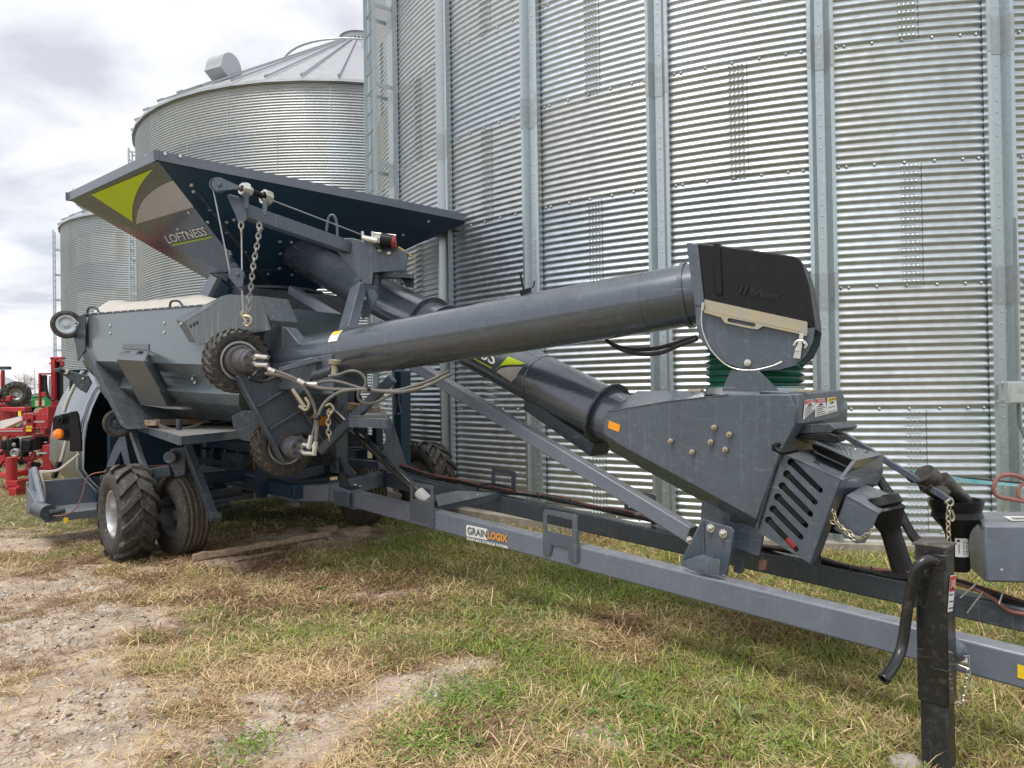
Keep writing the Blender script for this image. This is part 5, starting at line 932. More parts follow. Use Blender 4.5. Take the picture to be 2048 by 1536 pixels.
cb_.tube(smooth_path([P(x, y, t=TF+.02) for x, y in ((950, 990), (960, 972), (985, 968), (1020, 975), (1032, 985), (1010, 988), (970, 975))], 6), .008, 6)
cb_.tube(smooth_path([P(x, y, t=TF-.01) for x, y in ((1580, 1095), (1640, 1118), (1720, 1140), (1790, 1155), (1850, 1158))], 6), .01, 6)
cb_.build('cable_bundle', BHOSE, mc); cr_.build('red_cable', REDC, mc)
q = MB()
for px, py in ((1077, 992), (1142, 1003), (1220, 1021), (1580, 1100), (1700, 1136), (1745, 1140)): q.tube([P(px-3, py-7, t=TF-.02), P(px+2, py+8, t=TF-.03)], .006, 5)
q.build('cable_tie', BHOSE, mc); q = MB()
for a_, b_3 in (((1952, 1168), (1920, 1196)), ((1966, 1183), (1934, 1226)), ((2008, 1178), (1998, 1208))): q.tube([P(*a_, t=TF-.04), P(*b_3, t=TF-.08)], .004, 5)
q.build('cut_tie', ZINC, mc)
# --- front axle frame
q = MB(); zf = P(591, 971, t=3.50); a_, b_2 = P(516, 953, t=3.52), P(588, 971, t=3.50); a2, b2_ = P(516, 983, t=3.52), P(588, 1005, t=3.50); q.hexa([a_, a_+TV*.14, a2+TV*.14, a2], [b_2, b_2+TV*.14, b2_+TV*.14, b2_])
c_, c2_ = P(658, 970, t=TN), P(658, 1003, t=TN); q.hexa([b_2, b_2+TV*.14, b2_+TV*.14, b2_], [c_, c_+TV*.12-LV*.1, c2_+TV*.12-LV*.1, c2_]); d_, d2_ = P(700, 982, t=TN), P(700, 1014, t=TN); q.hexa([c_, c_+TV*.12, c2_+TV*.12, c2_], [d_, d_+TV*.12, d2_+TV*.12, d2_])
e1, e2 = P(768, 943, t=TF), P(768, 972, t=TF); lc = e1.dot(LV); cz = c_.z; q.hexa([c_, c_-LV*.14, c2_-LV*.14, c2_], [e1, e1-LV*.14, e2-LV*.14, e2]); ff = q.build('front_frame', BEAM, mc, bevel=.012)
q = MB(); q.prism(Pt([(488, 951), (497, 947), (516, 950), (516, 985), (492, 976), (485, 965)], 3.50), TV*.02); q.prism(Pt([(452, 951), (485, 951), (490, 960), (486, 976), (454, 975)], 3.47), TV*.02); q.prism(Pt([(569, 1005), (592, 1009), (601, 1007), (592, 1000)], 3.5), -UPV*.03); q.build('hinge_plate', BEAM, ff, bevel=.004)
q = MB(); q.dome(P(482, 963, t=3.46), -TV, .03, seg=10); q.prism(Pt([(452, 951), (464, 951), (466, 974), (460, 976), (459, 960), (452, 958)], 3.455), TV*.012); q.build('hinge_pin', ZINC, ff)
q = MB(); q.prism(Pt([(667, 982), (690, 985), (690, 1012), (678, 1012), (667, 1010)], TN-.02), TV*.02); q.prism(Pt([(681, 988), (697, 984), (697, 1015), (681, 1012)], TN-.05), TV*.012); q.prism(Pt([(678, 978), (700, 974), (726, 973), (720, 978), (698, 983)], TN+.02), UPV*.01); q.build('clamp_block', PAINT, ff, bevel=.004)
q = MB()
for px, py in ((710, 970), (721, 973), (676, 984), (672, 992)): q.dome(P(px, py, t=TN+.02), UPV, .018)
q.build('bolt', ZINC, ff)
q = MB(); q.prism(Pt([(673, 912), (681, 914), (712, 947), (710, 953), (693, 950), (676, 930)], 3.9), TV*.012); q.build('gusset', PAINT, ff, bevel=.002)
# long ram with white wrapped end
q = MB(); s_, e_ = P(660, 815, d=7.2), P(838, 985, d=6.5); v_ = e_-s_; q.tube([s_, s_+v_*.45], .052, 16); q.tube([s_+v_*.44, e_], .044, 16); q.build('hydraulic_ram', BLKS, mc)
q = MB(); q.tube([e_, e_+v_.normalized()*.13], .052, 14); q.build('ram_wrap', WHITE, mc)
q = MB(); q.bar(P(641, 903, d=6.9), P(786, 756, d=6.6), .07, .085); q.build('diagonal_brace', PAINT, mc, bevel=.008)
q = MB(); q.bar(P(805, 742, t=4.85), P(805, 948, t=4.85), .14, .14, LV); q.build('post', NAVY, mc, bevel=.008); q = MB(); q.bar(P(678, 700, t=4.0), P(678, 945, t=4.0), .14, .14, LV); q.bar(P(486, 872, t=3.6), P(486, 948, t=3.6), .12, .12, LV); q.build('post', PAINT, mc, bevel=.008)
q = MB(); q.prism(Pl([(765, 832), (772, 829), (779, 833), (790, 856), (815, 935), (815, 943), (765, 940), (763, 912), (774, 875), (764, 850)], -6.75), -LV*.014); q.build('side_bracket', PAINT, mc, bevel=.003)
q = MB(); q.bar(P(700, 925, t=4.3), P(765, 930, t=4.3), .1, .08); q.bar(P(640, 940, t=3.9), P(560, 962, t=3.7), .14, .1); q.build('cross_member', PAINT, mc, bevel=.006)
# grated work decks
def deck(pts, z_, name, m=GALVD):
    mb = MB(); c = [P(x, y, z=z_) for x, y in pts]; n = 14
    for k in range(n):
        a0, a1 = (k+.1)/n, (k+.9)/n; mb.hexa([c[0].lerp(c[3], a0), c[1].lerp(c[2], a0), c[1].lerp(c[2], a1), c[0].lerp(c[3], a1)], [p-UPV*.03 for p in (c[0].lerp(c[3], a0), c[1].lerp(c[2], a0), c[1].lerp(c[2], a1), c[0].lerp(c[3], a1))])
    o = mb.build(name, m, mc, smooth=0); f_ = MB()
    for i in range(4): f_.bar(c[i]-UPV*.03, c[(i+1) % 4]-UPV*.03, .02, .07)
    f_.build('deck_frame', PAINT, o, smooth=0); return c
DG = mat('grating', (0.30, 0.29, 0.28), 0.6, 0.3, 0.1, 20, dust=0.3)
deck([(278, 850), (360, 874), (480, 862), (440, 840)], 1.30, 'grated_deck', DG); deck([(700, 838), (775, 840), (770, 824), (700, 826)], 1.42, 'grated_deck', DG)
q = MB(); q.prism(Pt([(360, 868), (480, 856), (500, 868), (500, 905), (478, 908), (455, 885), (430, 878), (365, 880)], 3.4), TV*.012); q.prism(Pt([(690, 850), (768, 838), (760, 850), (735, 850), (718, 870), (712, 900), (695, 900)], 4.6), TV*.012); q.build('deck_support', PAINT, mc, bevel=.002)
q = MB(); q.bar(P(407, 938, t=3.35), P(520, 963, t=3.52), .10, .13); q.bar(P(416, 872, t=3.4), P(416, 935, t=3.4), .11, .11, LV); q.bar(P(300, 935, t=3.2), P(410, 940, t=3.35), .10, .12); q.bar(P(420, 985, t=3.9), P(560, 972, t=4.3), .10, .12); q.build('side_frame', PAINT, mc, bevel=.006)
q = MB(); q.prism(Pd([(243, 868), (250, 870), (262, 935), (250, 933), (242, 902), (226, 935), (212, 935), (228, 892)], 7.9), Vector((0, .03, 0))); q.bar(P(262, 856, d=7.7), P(296, 958, d=7.3), .05, .07); q.build('axle_tower', PAINT, mc, bevel=.004)
q = MB(); q.bar(P(374, 892, d=6.95), P(430, 1040, d=6.85), .07, .10, LV); q.tube([P(420, 1034, d=6.8), P(442, 1034, d=6.85)], .05, 12); q.build('axle_arm', DARK, mc, bevel=.006)
q = MB(); q.prism(Pd([(337, 905), (342, 897), (366, 895), (372, 903), (370, 950), (350, 955), (338, 925)], 7.0), Vector((0, .16, 0))); q.tube([P(339, 915, d=6.9), P(352, 915, d=7.1)], .06, 14); q.build('pivot_housing', DARK, mc, bevel=.008)
q = MB(); q.bar(P(300, 948, d=7.3), P(345, 940, d=7.3), .10, .11); q.bar(P(372, 915, d=7.2), P(500, 935, d=8.0), .05, .05); q.build('axle_beam', DARK, mc, bevel=.006)
# dark framework inside, seen under the machine
q = MB()
for (l_a, t_a, l_b, t_b, z_, s) in ((-6.9, 3.5, -11, 3.5, .62, .14), (-6.9, 4.9, -11, 4.9, .62, .14), (-8.2, 2.6, -8.2, 5.6, .70, .12), (-9.4, 2.2, -9.4, 6.0, .48, .12), (-10.4, 2.2, -10.4, 6.0, .48, .12), (-7.0, 3.4, -7.0, 5.2, .62, .12), (-7.6, 3.4, -9.6, 3.4, 1.05, .10), (-7.6, 4.9, -9.6, 4.9, 1.05, .1)):
    q.bar(M(l_a, t_a, z_), M(l_b, t_b, z_), s, s)
for l_, t_ in ((-7.6, 3.4), (-8.9, 3.4), (-7.6, 4.9), (-8.9, 4.9), (-9.4, 2.4), (-9.4, 5.8)): q.bar(M(l_, t_, .5), M(l_, t_, 1.35), .10, .10, LV)
q.build('chassis', NAVY, mc, bevel=.006)
q = MB(); q.hexa([M(-9.5, 2.5, .75), M(-9.5, 5.7, .75), M(-9.56, 5.7, .75), M(-9.56, 2.5, .75)], [M(-9.5, 2.5, 1.30), M(-9.5, 5.7, 1.30), M(-9.56, 5.7, 1.30), M(-9.56, 2.5, 1.30)]); q.hexa([M(-11.0, 2.3, .45), M(-11.0, 5.9, .45), M(-11.05, 5.9, .45), M(-11.05, 2.3, .45)], [M(-11.0, 2.3, 2.0), M(-11.0, 5.9, 2.0), M(-11.05, 5.9, 2.0), M(-11.05, 2.3, 2.0)]); q.build('bag_backboard', NAVY, mc, smooth=0)
q = MB()
for k in range(6): q.tube(smooth_path([M(-7.4-.35*k, 3.2, 1.0), M(-7.5-.35*k, 3.8, .92), M(-7.2-.3*k, 4.5, .98), M(-7.0, 4.9, 1.0)], 4), .014, 6)
q.tube([M(-6.9, 3.8, .9), M(-8.4, 3.9, 1.2)], .05, 10); q.build('inner_hose', BHOSE, mc)
q = MB(); q.box(P(618, 826, d=8), .10, .1, .14); q.box(P(652, 842, d=8), .12, .1, .10); q.box(P(513, 930, d=8), .05, .05, .12); q.build('orange_valve', mat('orange_enamel', (0.55, 0.26, 0.02), 0.45, 0, 0.1, 10), mc, bevel=.01)
q = MB(); q.bar(P(700, 812, t=4.3), P(752, 822, t=4.3), .10, .08); q.bar(P(300, 846, d=7.4), P(398, 842, d=7.9), .20, .06); q.build('deck_timber', WOOD, mc, bevel=.006)
q = MB()
for k in range(4): q.tube(smooth_path(Pd([(310+k*3, 838), (322, 850+k*2), (350, 858+k), (385, 852+k), (405, 845)], 7.25), 5), .010, 6)
q.build('coiled_rope', HOSE, mc); q = MB(); q.tube([P(358, 838, d=6.9), P(358, 868, d=6.9)], .028, 10); q.build('deck_post', DARK, mc)
# --- road wheels
def gnd(l, t): p = M(l, t, 0); return p
wl = M(-7.92, 2.15, .465); tyre('lug_tyre', mc, wl, TV, .485, .225, .36, 'lug', nl=15, lug=.034, side=-1)
wr = P(362, 1040, t=2.62); wr = Vector((wr.x, wr.y, .395)); tyre('rib_tyre', mc, wr, (TV*.97-LV*.10), .415, .20, .32, 'rib', rimmat=mat('dusty_rim', (0.17, 0.17, 0.17), 0.5, 0.3, 0.2, 8, dust=.5), rub=RUBM, lug=.022, side=-1)
tyre('lug_tyre', mc, M(-7.75, 5.75, .485), TV, .485, .225, .36, 'lug', nl=15, lug=.034, side=-1); tyre('rib_tyre', mc, M(-7.75, 4.75, .41), TV, .41, .20, .30, 'rib', rub=RUBM, lug=.016, side=-1)
q = MB(); q.tube([M(-7.92, 2.2, .50), M(-7.92, 3.3, .55)], .045, 12); q.tube([wr, wr+TV*.5+UPV*.05], .045, 12); q.build('stub_axle', DARK, mc)
# --- powered transport wheels and their boom
A1 = Vector((.66, -.75, -.03)).normalized(); cw1 = P(474, 722, d=6.0); cw2 = PP(566, 890, (cw1, A1))
for cw, ap in ((cw1, 'a'), (cw2, 'b')):
    tyre('drive_tyre', mc, cw, A1, .272, .158, .19, 'lug', nl=24, lug=.016, rub=RUBM if ap == 'b' else RUB, side=1)
    q = MB(); q.lathe(cw, A1, [(.02, .13), (.10, .13), (.14, .125), (.14, .10), (.14, .098), (.30, .094), (.30, .09), (.36, .086), (.365, .001)], 32); mo = q.build('wheel_motor', mat('motor_paint', (0.12, 0.135, 0.17), 0.4, 0, 0.2, 12, col2=(0.10, 0.075, 0.06), dust=.3), mc); mo_c = cw+A1*.365; x = A1.orthogonal().normalized(); y = A1.cross(x); q = MB()
    for k in range(6): a = k*math.pi/3; q.lathe(mo_c+(x*math.cos(a)+y*math.sin(a))*.066, A1, [(0, .016), (.004, .016), (.004, .010), (-.004, .008)], 8)
    q.build('bolt', DARK, mo); q = MB()
    for k in (-1, 1): q.tube([mo_c+y*0+UPV*.02*k, mo_c+A1*.05+UPV*.035*k, mo_c+A1*.06+Vector((.10, -.03, -.01+.03*k))], [.022, .02, .018], 8)
    q.build('hose_fitting', ZINC, mo)
pln = (cw1+A1*.13, A1)
def PA(pts, off=0): return [PP(x, y, pln)+A1*off for x, y in pts]
out_ = [(470, 735), (478, 712), (484, 738), (500, 762), (525, 768), (545, 748), (556, 745), (640, 880), (643, 890), (625, 868), (598, 868), (575, 885), (573, 908), (584, 924), (566, 926), (558, 920), (476, 768)]
q = MB(); q.prism(PA(out_), -A1*.012); arm = q.build('wheel_boom', PAINT, mc, bevel=.002)
q = MB()
for a_, b_3 in (((472, 752), (566, 928)), ((548, 742), (642, 884))): q.bar(PP(*a_, pln)+A1*.03, PP(*b_3, pln)+A1*.03, .012, .075, A1)
for a_, b_3 in (((511, 814), (575, 775)), ((537, 858), (599, 821))): q.bar(PP(*a_, pln)+A1*.02, PP(*b_3, pln)+A1*.02, .012, .045, A1)
q.build('boom_flange', PAINT, arm, bevel=.003)
q = MB(); q.tube(PA(arc((478, 706), (556, 748), (500, 790), 12), .03), .012, 6); q.tube(PA(arc((636, 876), (572, 920), (560, 840), 12), .03), .012, 6); q.build('cradle_ring', DARK, arm)
q = MB(); q.prism(Pd([(463, 832), (485, 822), (500, 822), (515, 836), (535, 880), (500, 884), (482, 880), (465, 850)], 6.3), Vector((.02, .15, 0))); q.build('skid_shoe', DARK, mc, bevel=.004)
q = MB(); q.prism(Pd([(623, 714), (636, 720), (640, 732), (600, 790), (585, 772)], 5.9), Vector((0, .05, 0))); q.prism(Pd([(555, 736), (625, 714), (640, 722), (560, 744)], 5.8), Vector((0, .08, 0))); q.build('wheel_mount', PAINT, mc, bevel=.004)
q = MB(); q.tube(Pd([(585, 778), (610, 815)], 5.85), .018, 8); q.tube(smooth_path(Pd([(598, 812), (612, 820), (618, 808), (610, 795)], 5.85), 4), .014, 8); q.lathe(P(669, 728, d=5.6), (0.1, -.1, 1), [(0, .05), (.03, .055), (.035, .03), (.04, .001)], 18); q.lathe(P(669, 740, d=5.62), (0, 0, -1), [(-.04, .025), (.04, .03), (.05, .05), (.06, .001)], 14); q.build('pivot_knob', GOLD, mc)
q = MB(); q.tube([P(628, 752, d=5.75), P(665, 742, d=5.65)], .035, 12); q.prism(Pd([(658, 728), (680, 716), (686, 720), (668, 734)], 5.6), Vector((0, .03, 0))); q.build('knob_arm', DARK, mc, bevel=.003)
def c4p(pts, d): return smooth_path([P(400+a/3.072, 620+b/3.072, d=d+(k*0.0)) for k, (a, b) in enumerate(pts)], 7)
hz_ = MB()
for pts, d, rr_ in (([(400, 350), (480, 380), (560, 410), (640, 452), (720, 476), (800, 486), (1000, 490), (1190, 496), (1300, 470), (1400, 438), (1536, 372)], 5.45, .0125), ([(400, 390), (500, 405), (590, 440), (650, 490), (690, 560), (712, 640), (706, 720), (685, 790), (672, 860)], 5.5, .0125),
                    ([(1545, 392), (1400, 464), (1300, 492), (1200, 505), (1000, 490), (900, 494), (820, 525), (760, 580), (725, 660), (718, 740), (710, 810), (700, 880)], 5.42, .0135), ([(790, 408), (850, 398), (920, 375), (980, 385), (1018, 430), (1010, 475), (975, 505), (975, 545), (1010, 572), (1080, 568), (1190, 512)], 5.55, .0115), ([(650, 462), (700, 458), (760, 440), (850, 440), (980, 478), (1060, 490)], 5.5, .0115)):
    hz_.tube(c4p(pts, d), rr_, 9)
hz_.build('hydraulic_hose', HOSE, mc)
q = MB()
for a_, b_3, d in (((668, 850), (684, 770), 5.45), ((700, 890), (712, 810), 5.38), ((640, 452), (600, 430), 5.42), ((460, 380), (420, 362), 5.4), ((650, 456), (720, 456), 5.46)): q.tube([P(400+a_[0]/3.072, 620+a_[1]/3.072, d=d), P(400+b_3[0]/3.072, 620+b_3[1]/3.072, d=d)], .019, 8)
q.build('hose_end', ZINC, mc); q = MB(); q.tube([P(627, 834, d=5.4), P(638, 836, d=5.38)], .02, 8); q.tube([P(735, 840-60, d=5.4), P(739, 776, d=5.4)], .018, 8); q.build('hose_tie', BHOSE, mc)
q = MB(); chain(q, Pd([(659, 820), (657, 850), (659, 880)], 5.8), .055, .007); q.tube(smooth_path(Pd([(652, 812), (660, 808), (667, 816), (663, 826), (656, 822)], 5.8), 4), .010, 6); q.build('hook_chain', GOLD, mc)
q = MB(); q.tube(smooth_path(Pd([(674, 800), (674, 816), (683, 820), (686, 808)], 6.3), 4), .014, 6); q.tube(smooth_path(Pd([(788, 790), (792, 810), (786, 850), (790, 880)], 6.5), 4), .006, 5); q.tube(smooth_path(Pd([(800, 785), (797, 800), (802, 825), (794, 828)], 6.5), 4), .006, 5); q.build('hook_bar', DARK, mc)
# --- folded intake trough
def TR(px, py, k=0.0):                                       # on the near wall plane of the trough, pushed back k metres
    r = raydir(px, py); a_, b_3 = P(170, 640, d=7.75), P(460, 640, d=6.35); n_ = Vector((-(b_3-a_).y, (b_3-a_).x, 0)).normalized(); n_ = n_ if n_.y > 0 else -n_; return EYE+r*((a_-EYE+n_*k).dot(n_)/r.dot(n_))
tn_ = (lambda a_, b_3: Vector((-(b_3-a_).y, (b_3-a_).x, 0)).normalized())(P(170, 640, d=7.75), P(460, 640, d=6.35)); tn_ = tn_ if tn_.y > 0 else -tn_
rows = [((176, 631, 0), (478, 606, 0)), ((163.5, 721, 0), (478, 731, 0)), ((173, 738, .10), (478, 751, .10)), ((186, 751, .20), (478, 763, .20)), ((194, 773, .12), (478, 790, .12)), ((207, 790, .24), (478, 812, .24)), ((286, 829, .60), (500, 846, .60))]
q = MB(); vs = []
for (a_, b_3) in rows: vs += [TR(*a_), TR(*b_3)]
n = len(rows); q.add(vs, [(2*i, 2*i+1, 2*i+3, 2*i+2) for i in range(n-1)])
bk = [p+tn_*(1.25-k[0][2]*.9) for p, k in zip(vs[::2], rows)]; bk2 = [p+tn_*(1.25-k[0][2]*.9) for p, k in zip(vs[1::2], rows)]
vs2 = [x for pr in zip(bk, bk2) for x in pr]; q.add(vs2, [(2*i, 2*i+1, 2*i+3, 2*i+2) for i in range(n-1)])
q.add([vs[-2], vs[-1], vs2[-1], vs2[-2]], [(0, 1, 2, 3)]); q.add([vs[0], vs[1], vs2[1], vs2[0]], [(0, 1, 2, 3)]); q.add(vs[::2]+vs2[::2], [(i, i+1, i+1+n, i+n) for i in range(n-1)]); q.add(vs[1::2]+vs2[1::2], [(i, i+1, i+1+n, i+n) for i in range(n-1)])
TRM = mat('trough_steel_paint', (0.17, 0.21, 0.235), 0.22, 0.35, 0.05, 3, dust=.06, streak=.10, coat=.5); tro = q.build('intake_trough', TRM, mc, smooth=0)
q = MB(); q.prism([TR(x, y, .0)-tn_*.03 for x, y in ((140, 648), (153, 644), (252, 846), (262, 858), (248, 852))], tn_*.6); q.prism([TR(x, y)-tn_*.04 for x, y in ((142, 646), (178, 629), (178, 700), (163, 722), (159, 690), (152, 668))], tn_*.012); q.prism([TR(x, y, .35) for x, y in ((207, 792), (290, 829), (300, 834), (258, 857), (247, 846), (235, 820))], tn_*.02); q.prism([TR(x, y, .30) for x, y in ((238, 812), (247, 808), (262, 812), (270, 826), (262, 856), (250, 852))], tn_*.02); q.build('end_plate', DARK, tro, bevel=.002)
q = MB()
for px, py in ((221, 651), (221, 667), (329, 646), (329, 665), (386, 757), (391, 765), (305, 819), (320, 826), (160, 655)): q.dome(TR(px, py)-tn_*.002 if py < 720 else TR(px, py, .16 if py < 780 else .45)-tn_*.006, -tn_, .017, seg=8)
q.tube(smooth_path([TR(x, y)-tn_*.055 for x, y in ((148, 654), (156, 652), (163, 645), (168, 648), (162, 654), (156, 650))], 4), .006, 6); q.build('bolt', ZINC, tro)
q = MB(); q.prism([TR(x, y)-tn_*.08 for x, y in ((233, 718), (246, 689), (298, 689), (290, 722))], tn_*.01) if False else q.holed([TR(x, y, (-.16 if y > 705 else 0)) for x, y in ((233, 719), (246, 697), (298, 700), (288, 722))], [[TR(x, y, -.16*(y-698.5)/22) for x, y in ((246, 706), (252, 701.5), (261, 702), (258, 708), (247, 708))], [TR(x, y, -.16*(y-699)/22) for x, y in ((271, 707), (277, 702.5), (288, 703), (284, 709), (272, 709))]], tn_*.006)
q.prism([TR(x, y, -.003) for x, y in ((246, 688), (298, 688), (298, 700), (246, 697))], -tn_*.006)
q.hexa([TR(233, 719, -.16), TR(288, 722, -.16), TR(335, 814, .14), TR(281.6, 809, .14)], [TR(233, 719, -.16)+tn_*.006, TR(288, 722, -.16)+tn_*.006, TR(335, 814, .14)+tn_*.006, TR(281.6, 809, .14)+tn_*.006])
q.hexa([TR(290, 722, -.155), TR(309, 727, .03), TR(352, 803, .26), TR(337, 814, .14)], [p+tn_*.006 for p in (TR(290, 722, -.155), TR(309, 727, .03), TR(352, 803, .26), TR(337, 814, .14))]); q.prism([TR(x, y, .12) for x, y in ((281, 809), (335, 813), (360, 814), (367, 819), (330, 817))], tn_*.1)
q.build('step_channel', mat('bare_grey_steel', (0.15, 0.165, 0.185), 0.32, 0.35, 0.05, 5, dust=.12, coat=.2), tro, smooth=0)
q = MB()
for pts in (((174, 632), (177, 617), (192, 616), (200, 630)), ((339, 617), (343, 603), (358, 603), (368, 616))): q.tube(smooth_path([TR(x, y, .06) for x, y in pts], 5), .012, 7)
q.build('lift_handle', DARK, tro)
q = MB(); q.bar(TR(176, 629, .02), TR(412, 611, .02), .05, .02); q.bar(TR(150, 640, .02), TR(178, 628, .02), .05, .02); q.build('top_lip', DARK, tro, bevel=.003); q = MB()
for k in range(16): q.dome(TR(182+k*15, 628-k*1.17, -.005), (0, -.3, 1), .013)
q.build('snap_stud', ZINC, tro)
tp_ = MB(); nx_, ny_ = 36, 10; vs = []
ridge = [(190, 625), (205, 612), (219, 603.5), (240, 604), (265, 608), (300, 603), (340, 599), (380, 594), (400, 593), (440, 602)]
def rid(f_): x = 188+(445-188)*f_; ys = np.interp(x, [p[0] for p in ridge], [p[1] for p in ridge]); return x, ys
for j in range(ny_+1):
    for i in range(nx_+1):
        f_, g_ = i/nx_, j/ny_; x, yr = rid(f_); p0 = TR(x, 627.5-(x-188)*.066, .05); p1 = TR(x, yr, .62); h_ = math.sin(g_*math.pi/2)
        vs.append(Vector((p0.x+(p1.x-p0.x)*g_, p0.y+(p1.y-p0.y)*g_, p0.z+(p1.z-p0.z)*h_+.02*(vnoise(np.array([f_*14.]), np.array([g_*5.]), 1, 3)[0]-.5)*math.sin(g_*3.14))))
tp_.add(vs, [(j*(nx_+1)+i, j*(nx_+1)+i+1, (j+1)*(nx_+1)+i+1, (j+1)*(nx_+1)+i) for j in range(ny_) for i in range(nx_)]); tp_.build('tarp_cover', TARP, tro, smooth=180)
q = MB(); q.prism([TR(x, y, -.10) for x, y in ((369, 642), (461, 589), (520, 592), (540, 660), (470, 672), (396, 690), (390, 683))], tn_*.014); q.hexa([TR(349, 639, .02), TR(444, 592, .02), TR(461, 588, -.10), TR(369, 642, -.10)], [p-UPV*.012 for p in (TR(349, 639, .02), TR(444, 592, .02), TR(461, 588, -.10), TR(369, 642, -.10))])
q.hexa([TR(349, 640, .02), TR(369, 643, -.10), TR(395, 684, -.10), TR(376, 684, .02)], [p+Vector((.012, 0, 0)) for p in (TR(349, 640, .02), TR(369, 643, -.10), TR(395, 684, -.10), TR(376, 684, .02))]); wg = q.build('side_gusset', mat('scratched_grey_paint', (0.085, 0.105, 0.12), 0.38, 0, 0.08, 5, dust=.15, streak=.5, dustcol=(0.5, 0.5, 0.48), coat=.2), tro, bevel=.002)
q = MB()
for px, py in ((361, 648), (364, 646)): q.dome(TR(px, py, -.06), -tn_, .014)
q.build('bolt', ZINC, wg); q = MB()
for px, py in ((381, 652), (387.5, 648.5), (393.5, 645)): q.lathe(TR(px, py, -.103), -tn_, [(0, .016), (.002, .016), (.002, .001)], 12)
q.build('adjustment_hole', INK, wg)
q = MB(); q.prism([TR(x, y, .12) for x, y in ((520, 690), (558, 652), (572, 655), (600, 690), (560, 705), (528, 700))], tn_*.12); q.prism([TR(x, y, .0) for x, y in ((462, 594), (520, 592), (540, 640), (520, 700), (470, 690))], tn_*.3); q.build('transition_box', wg.data.materials[0], tro, bevel=.006)
q = MB(); q.lathe(TR(540, 655, .08), (0, 0, 1), [(0, .03), (.03, .035), (.06, .025), (.06, .001)], 10); q.tube([TR(533, 662, .1), TR(552, 651, .1)], .012, 6); q.build('latch_knob', DARK, tro)
tyre('caster_tyre', mc, P(133, 649, d=7.75), (.50, -.86, .05), .152, .088, .075, 'smooth', rub=RUB, rimmat=GALVD, side=1); tyre('caster_tyre', mc, P(237, 846, d=7.5), (.55, -.83, .05), .148, .095, .08, 'smooth', rub=RUBM, rimmat=DARK, side=1)
# --- bag tunnel with its rear platform
LT0, LT1 = -9.65, -11.5; zb2 = .50; tc_, hw = 4.1, 1.95; prof = []
for k in range(25):
    a = math.pi*k/24; ca_, sa_ = math.cos(a), math.sin(a); prof.append((-hw*(abs(ca_)**.62)*(1 if ca_ > 0 else -1)*1.0, .78+1.55*(sa_**.80)))
prof = [(-hw*.90, zb2), (-hw*.965, .66)]+prof+[(hw*.965, .66), (hw*.90, zb2)]
q = MB(); n = len(prof); LS = [LT0, LT0-.12, LT0-.5, LT0-1.1, LT1]; gr_ = [1.0, 1.01, 1.02, 1.02, 1.0]; vs = []
for l_, g_ in zip(LS, gr_): vs += [M(l_, tc_+x*g_, zb2+(z-zb2)*g_) for x, z in prof]
q.add(vs, [(j*n+i, j*n+i+1, (j+1)*n+i+1, (j+1)*n+i) for j in range(4) for i in range(n-1)]); tun = q.build('bag_tunnel', SILV, mc, smooth=50)
so = tun.modifiers.new('sheet', 'SOLIDIFY'); so.thickness = .006
q = MB()
vi = [M(l_, tc_+x*.985, z*.99) for l_ in (LT0-.02, LT1+.05) for x, z in prof]; q.add(vi, [(i, i+1, i+1+n, i+n) for i in range(n-1)]); q.build('tunnel_lining', NAVY, tun)
q = MB(); q.tube([M(LT0+.005, tc_+x*1.002, z) for x, z in prof], .012, 6); q.tube([M(LT0-.12, tc_+x*1.02, zb2+(z-zb2)*1.02) for x, z in prof[:12]], .016, 6, caps=False); q.build('tunnel_edge', GALVD, tun)
q = MB(); q.tube(Pd([(120, 930), (133, 880), (148, 830)], 8.55), .02, 8); q.tube(smooth_path(Pd([(128, 824), (136, 800), (150, 770), (166, 742)], 8.5), 4), .022, 8); q.build('bag_rod', ZINC, tun); q = MB()
for k in range(7): q.lathe(P(118-k*1.6, 926+k*4.6, d=8.5), (.1, 0, .9), [(-.013, .03), (0, .038), (.013, .03)], 12)
q.build('coil_spring', BLKP, tun)
q = MB(); q.prism(Pd([(116, 735), (120, 734), (140, 742), (176, 752), (183, 765), (172, 786), (160, 780), (140, 760), (118, 744)], 8.1), Vector((0, .02, 0))); q.tube(Pd([(119, 738), (118, 744)], 8.05), .05, 10); q.build('tunnel_latch_arm', DARK, tun, bevel=.003); q = MB(); q.dome(P(133, 744, d=8.09), (0, -1, 0), .03, seg=10); q.dome(P(166, 757, d=8.09), (0, -1, 0), .014); q.build('bolt', ZINC, tun)
q = MB(); q.prism(Pd([(105, 838), (110, 832), (120, 829), (140, 825), (140, 882), (137, 882), (116, 880), (105, 872)], 8.25), Vector((0, .015, 0))); q.prism(Pd([(139, 824), (152, 822), (156, 830), (162, 880), (162, 903), (139, 903)], 8.22), Vector((0, .03, 0))); lp = q.build('lamp_bracket', BLKP, mc, bevel=.003)
q = MB(); c = P(118, 868, d=8.17); q.lathe(c, (-.1, -1, 0), [(0, .060), (.018, .060), (.032, .052), (.042, .032), (.046, .001)], 28); q.build('amber_lamp', AMB, lp); q = MB(); q.lathe(P(119, 840, d=8.2), (0, -1, 0), [(0, .055), (.02, .05), (.02, .03), (.04, .02), (.04, .001)], 20); q.build('lamp_socket', BLKP, lp)
q = MB(); zs_ = lambda a, b, c=.42: M(a, b, c)
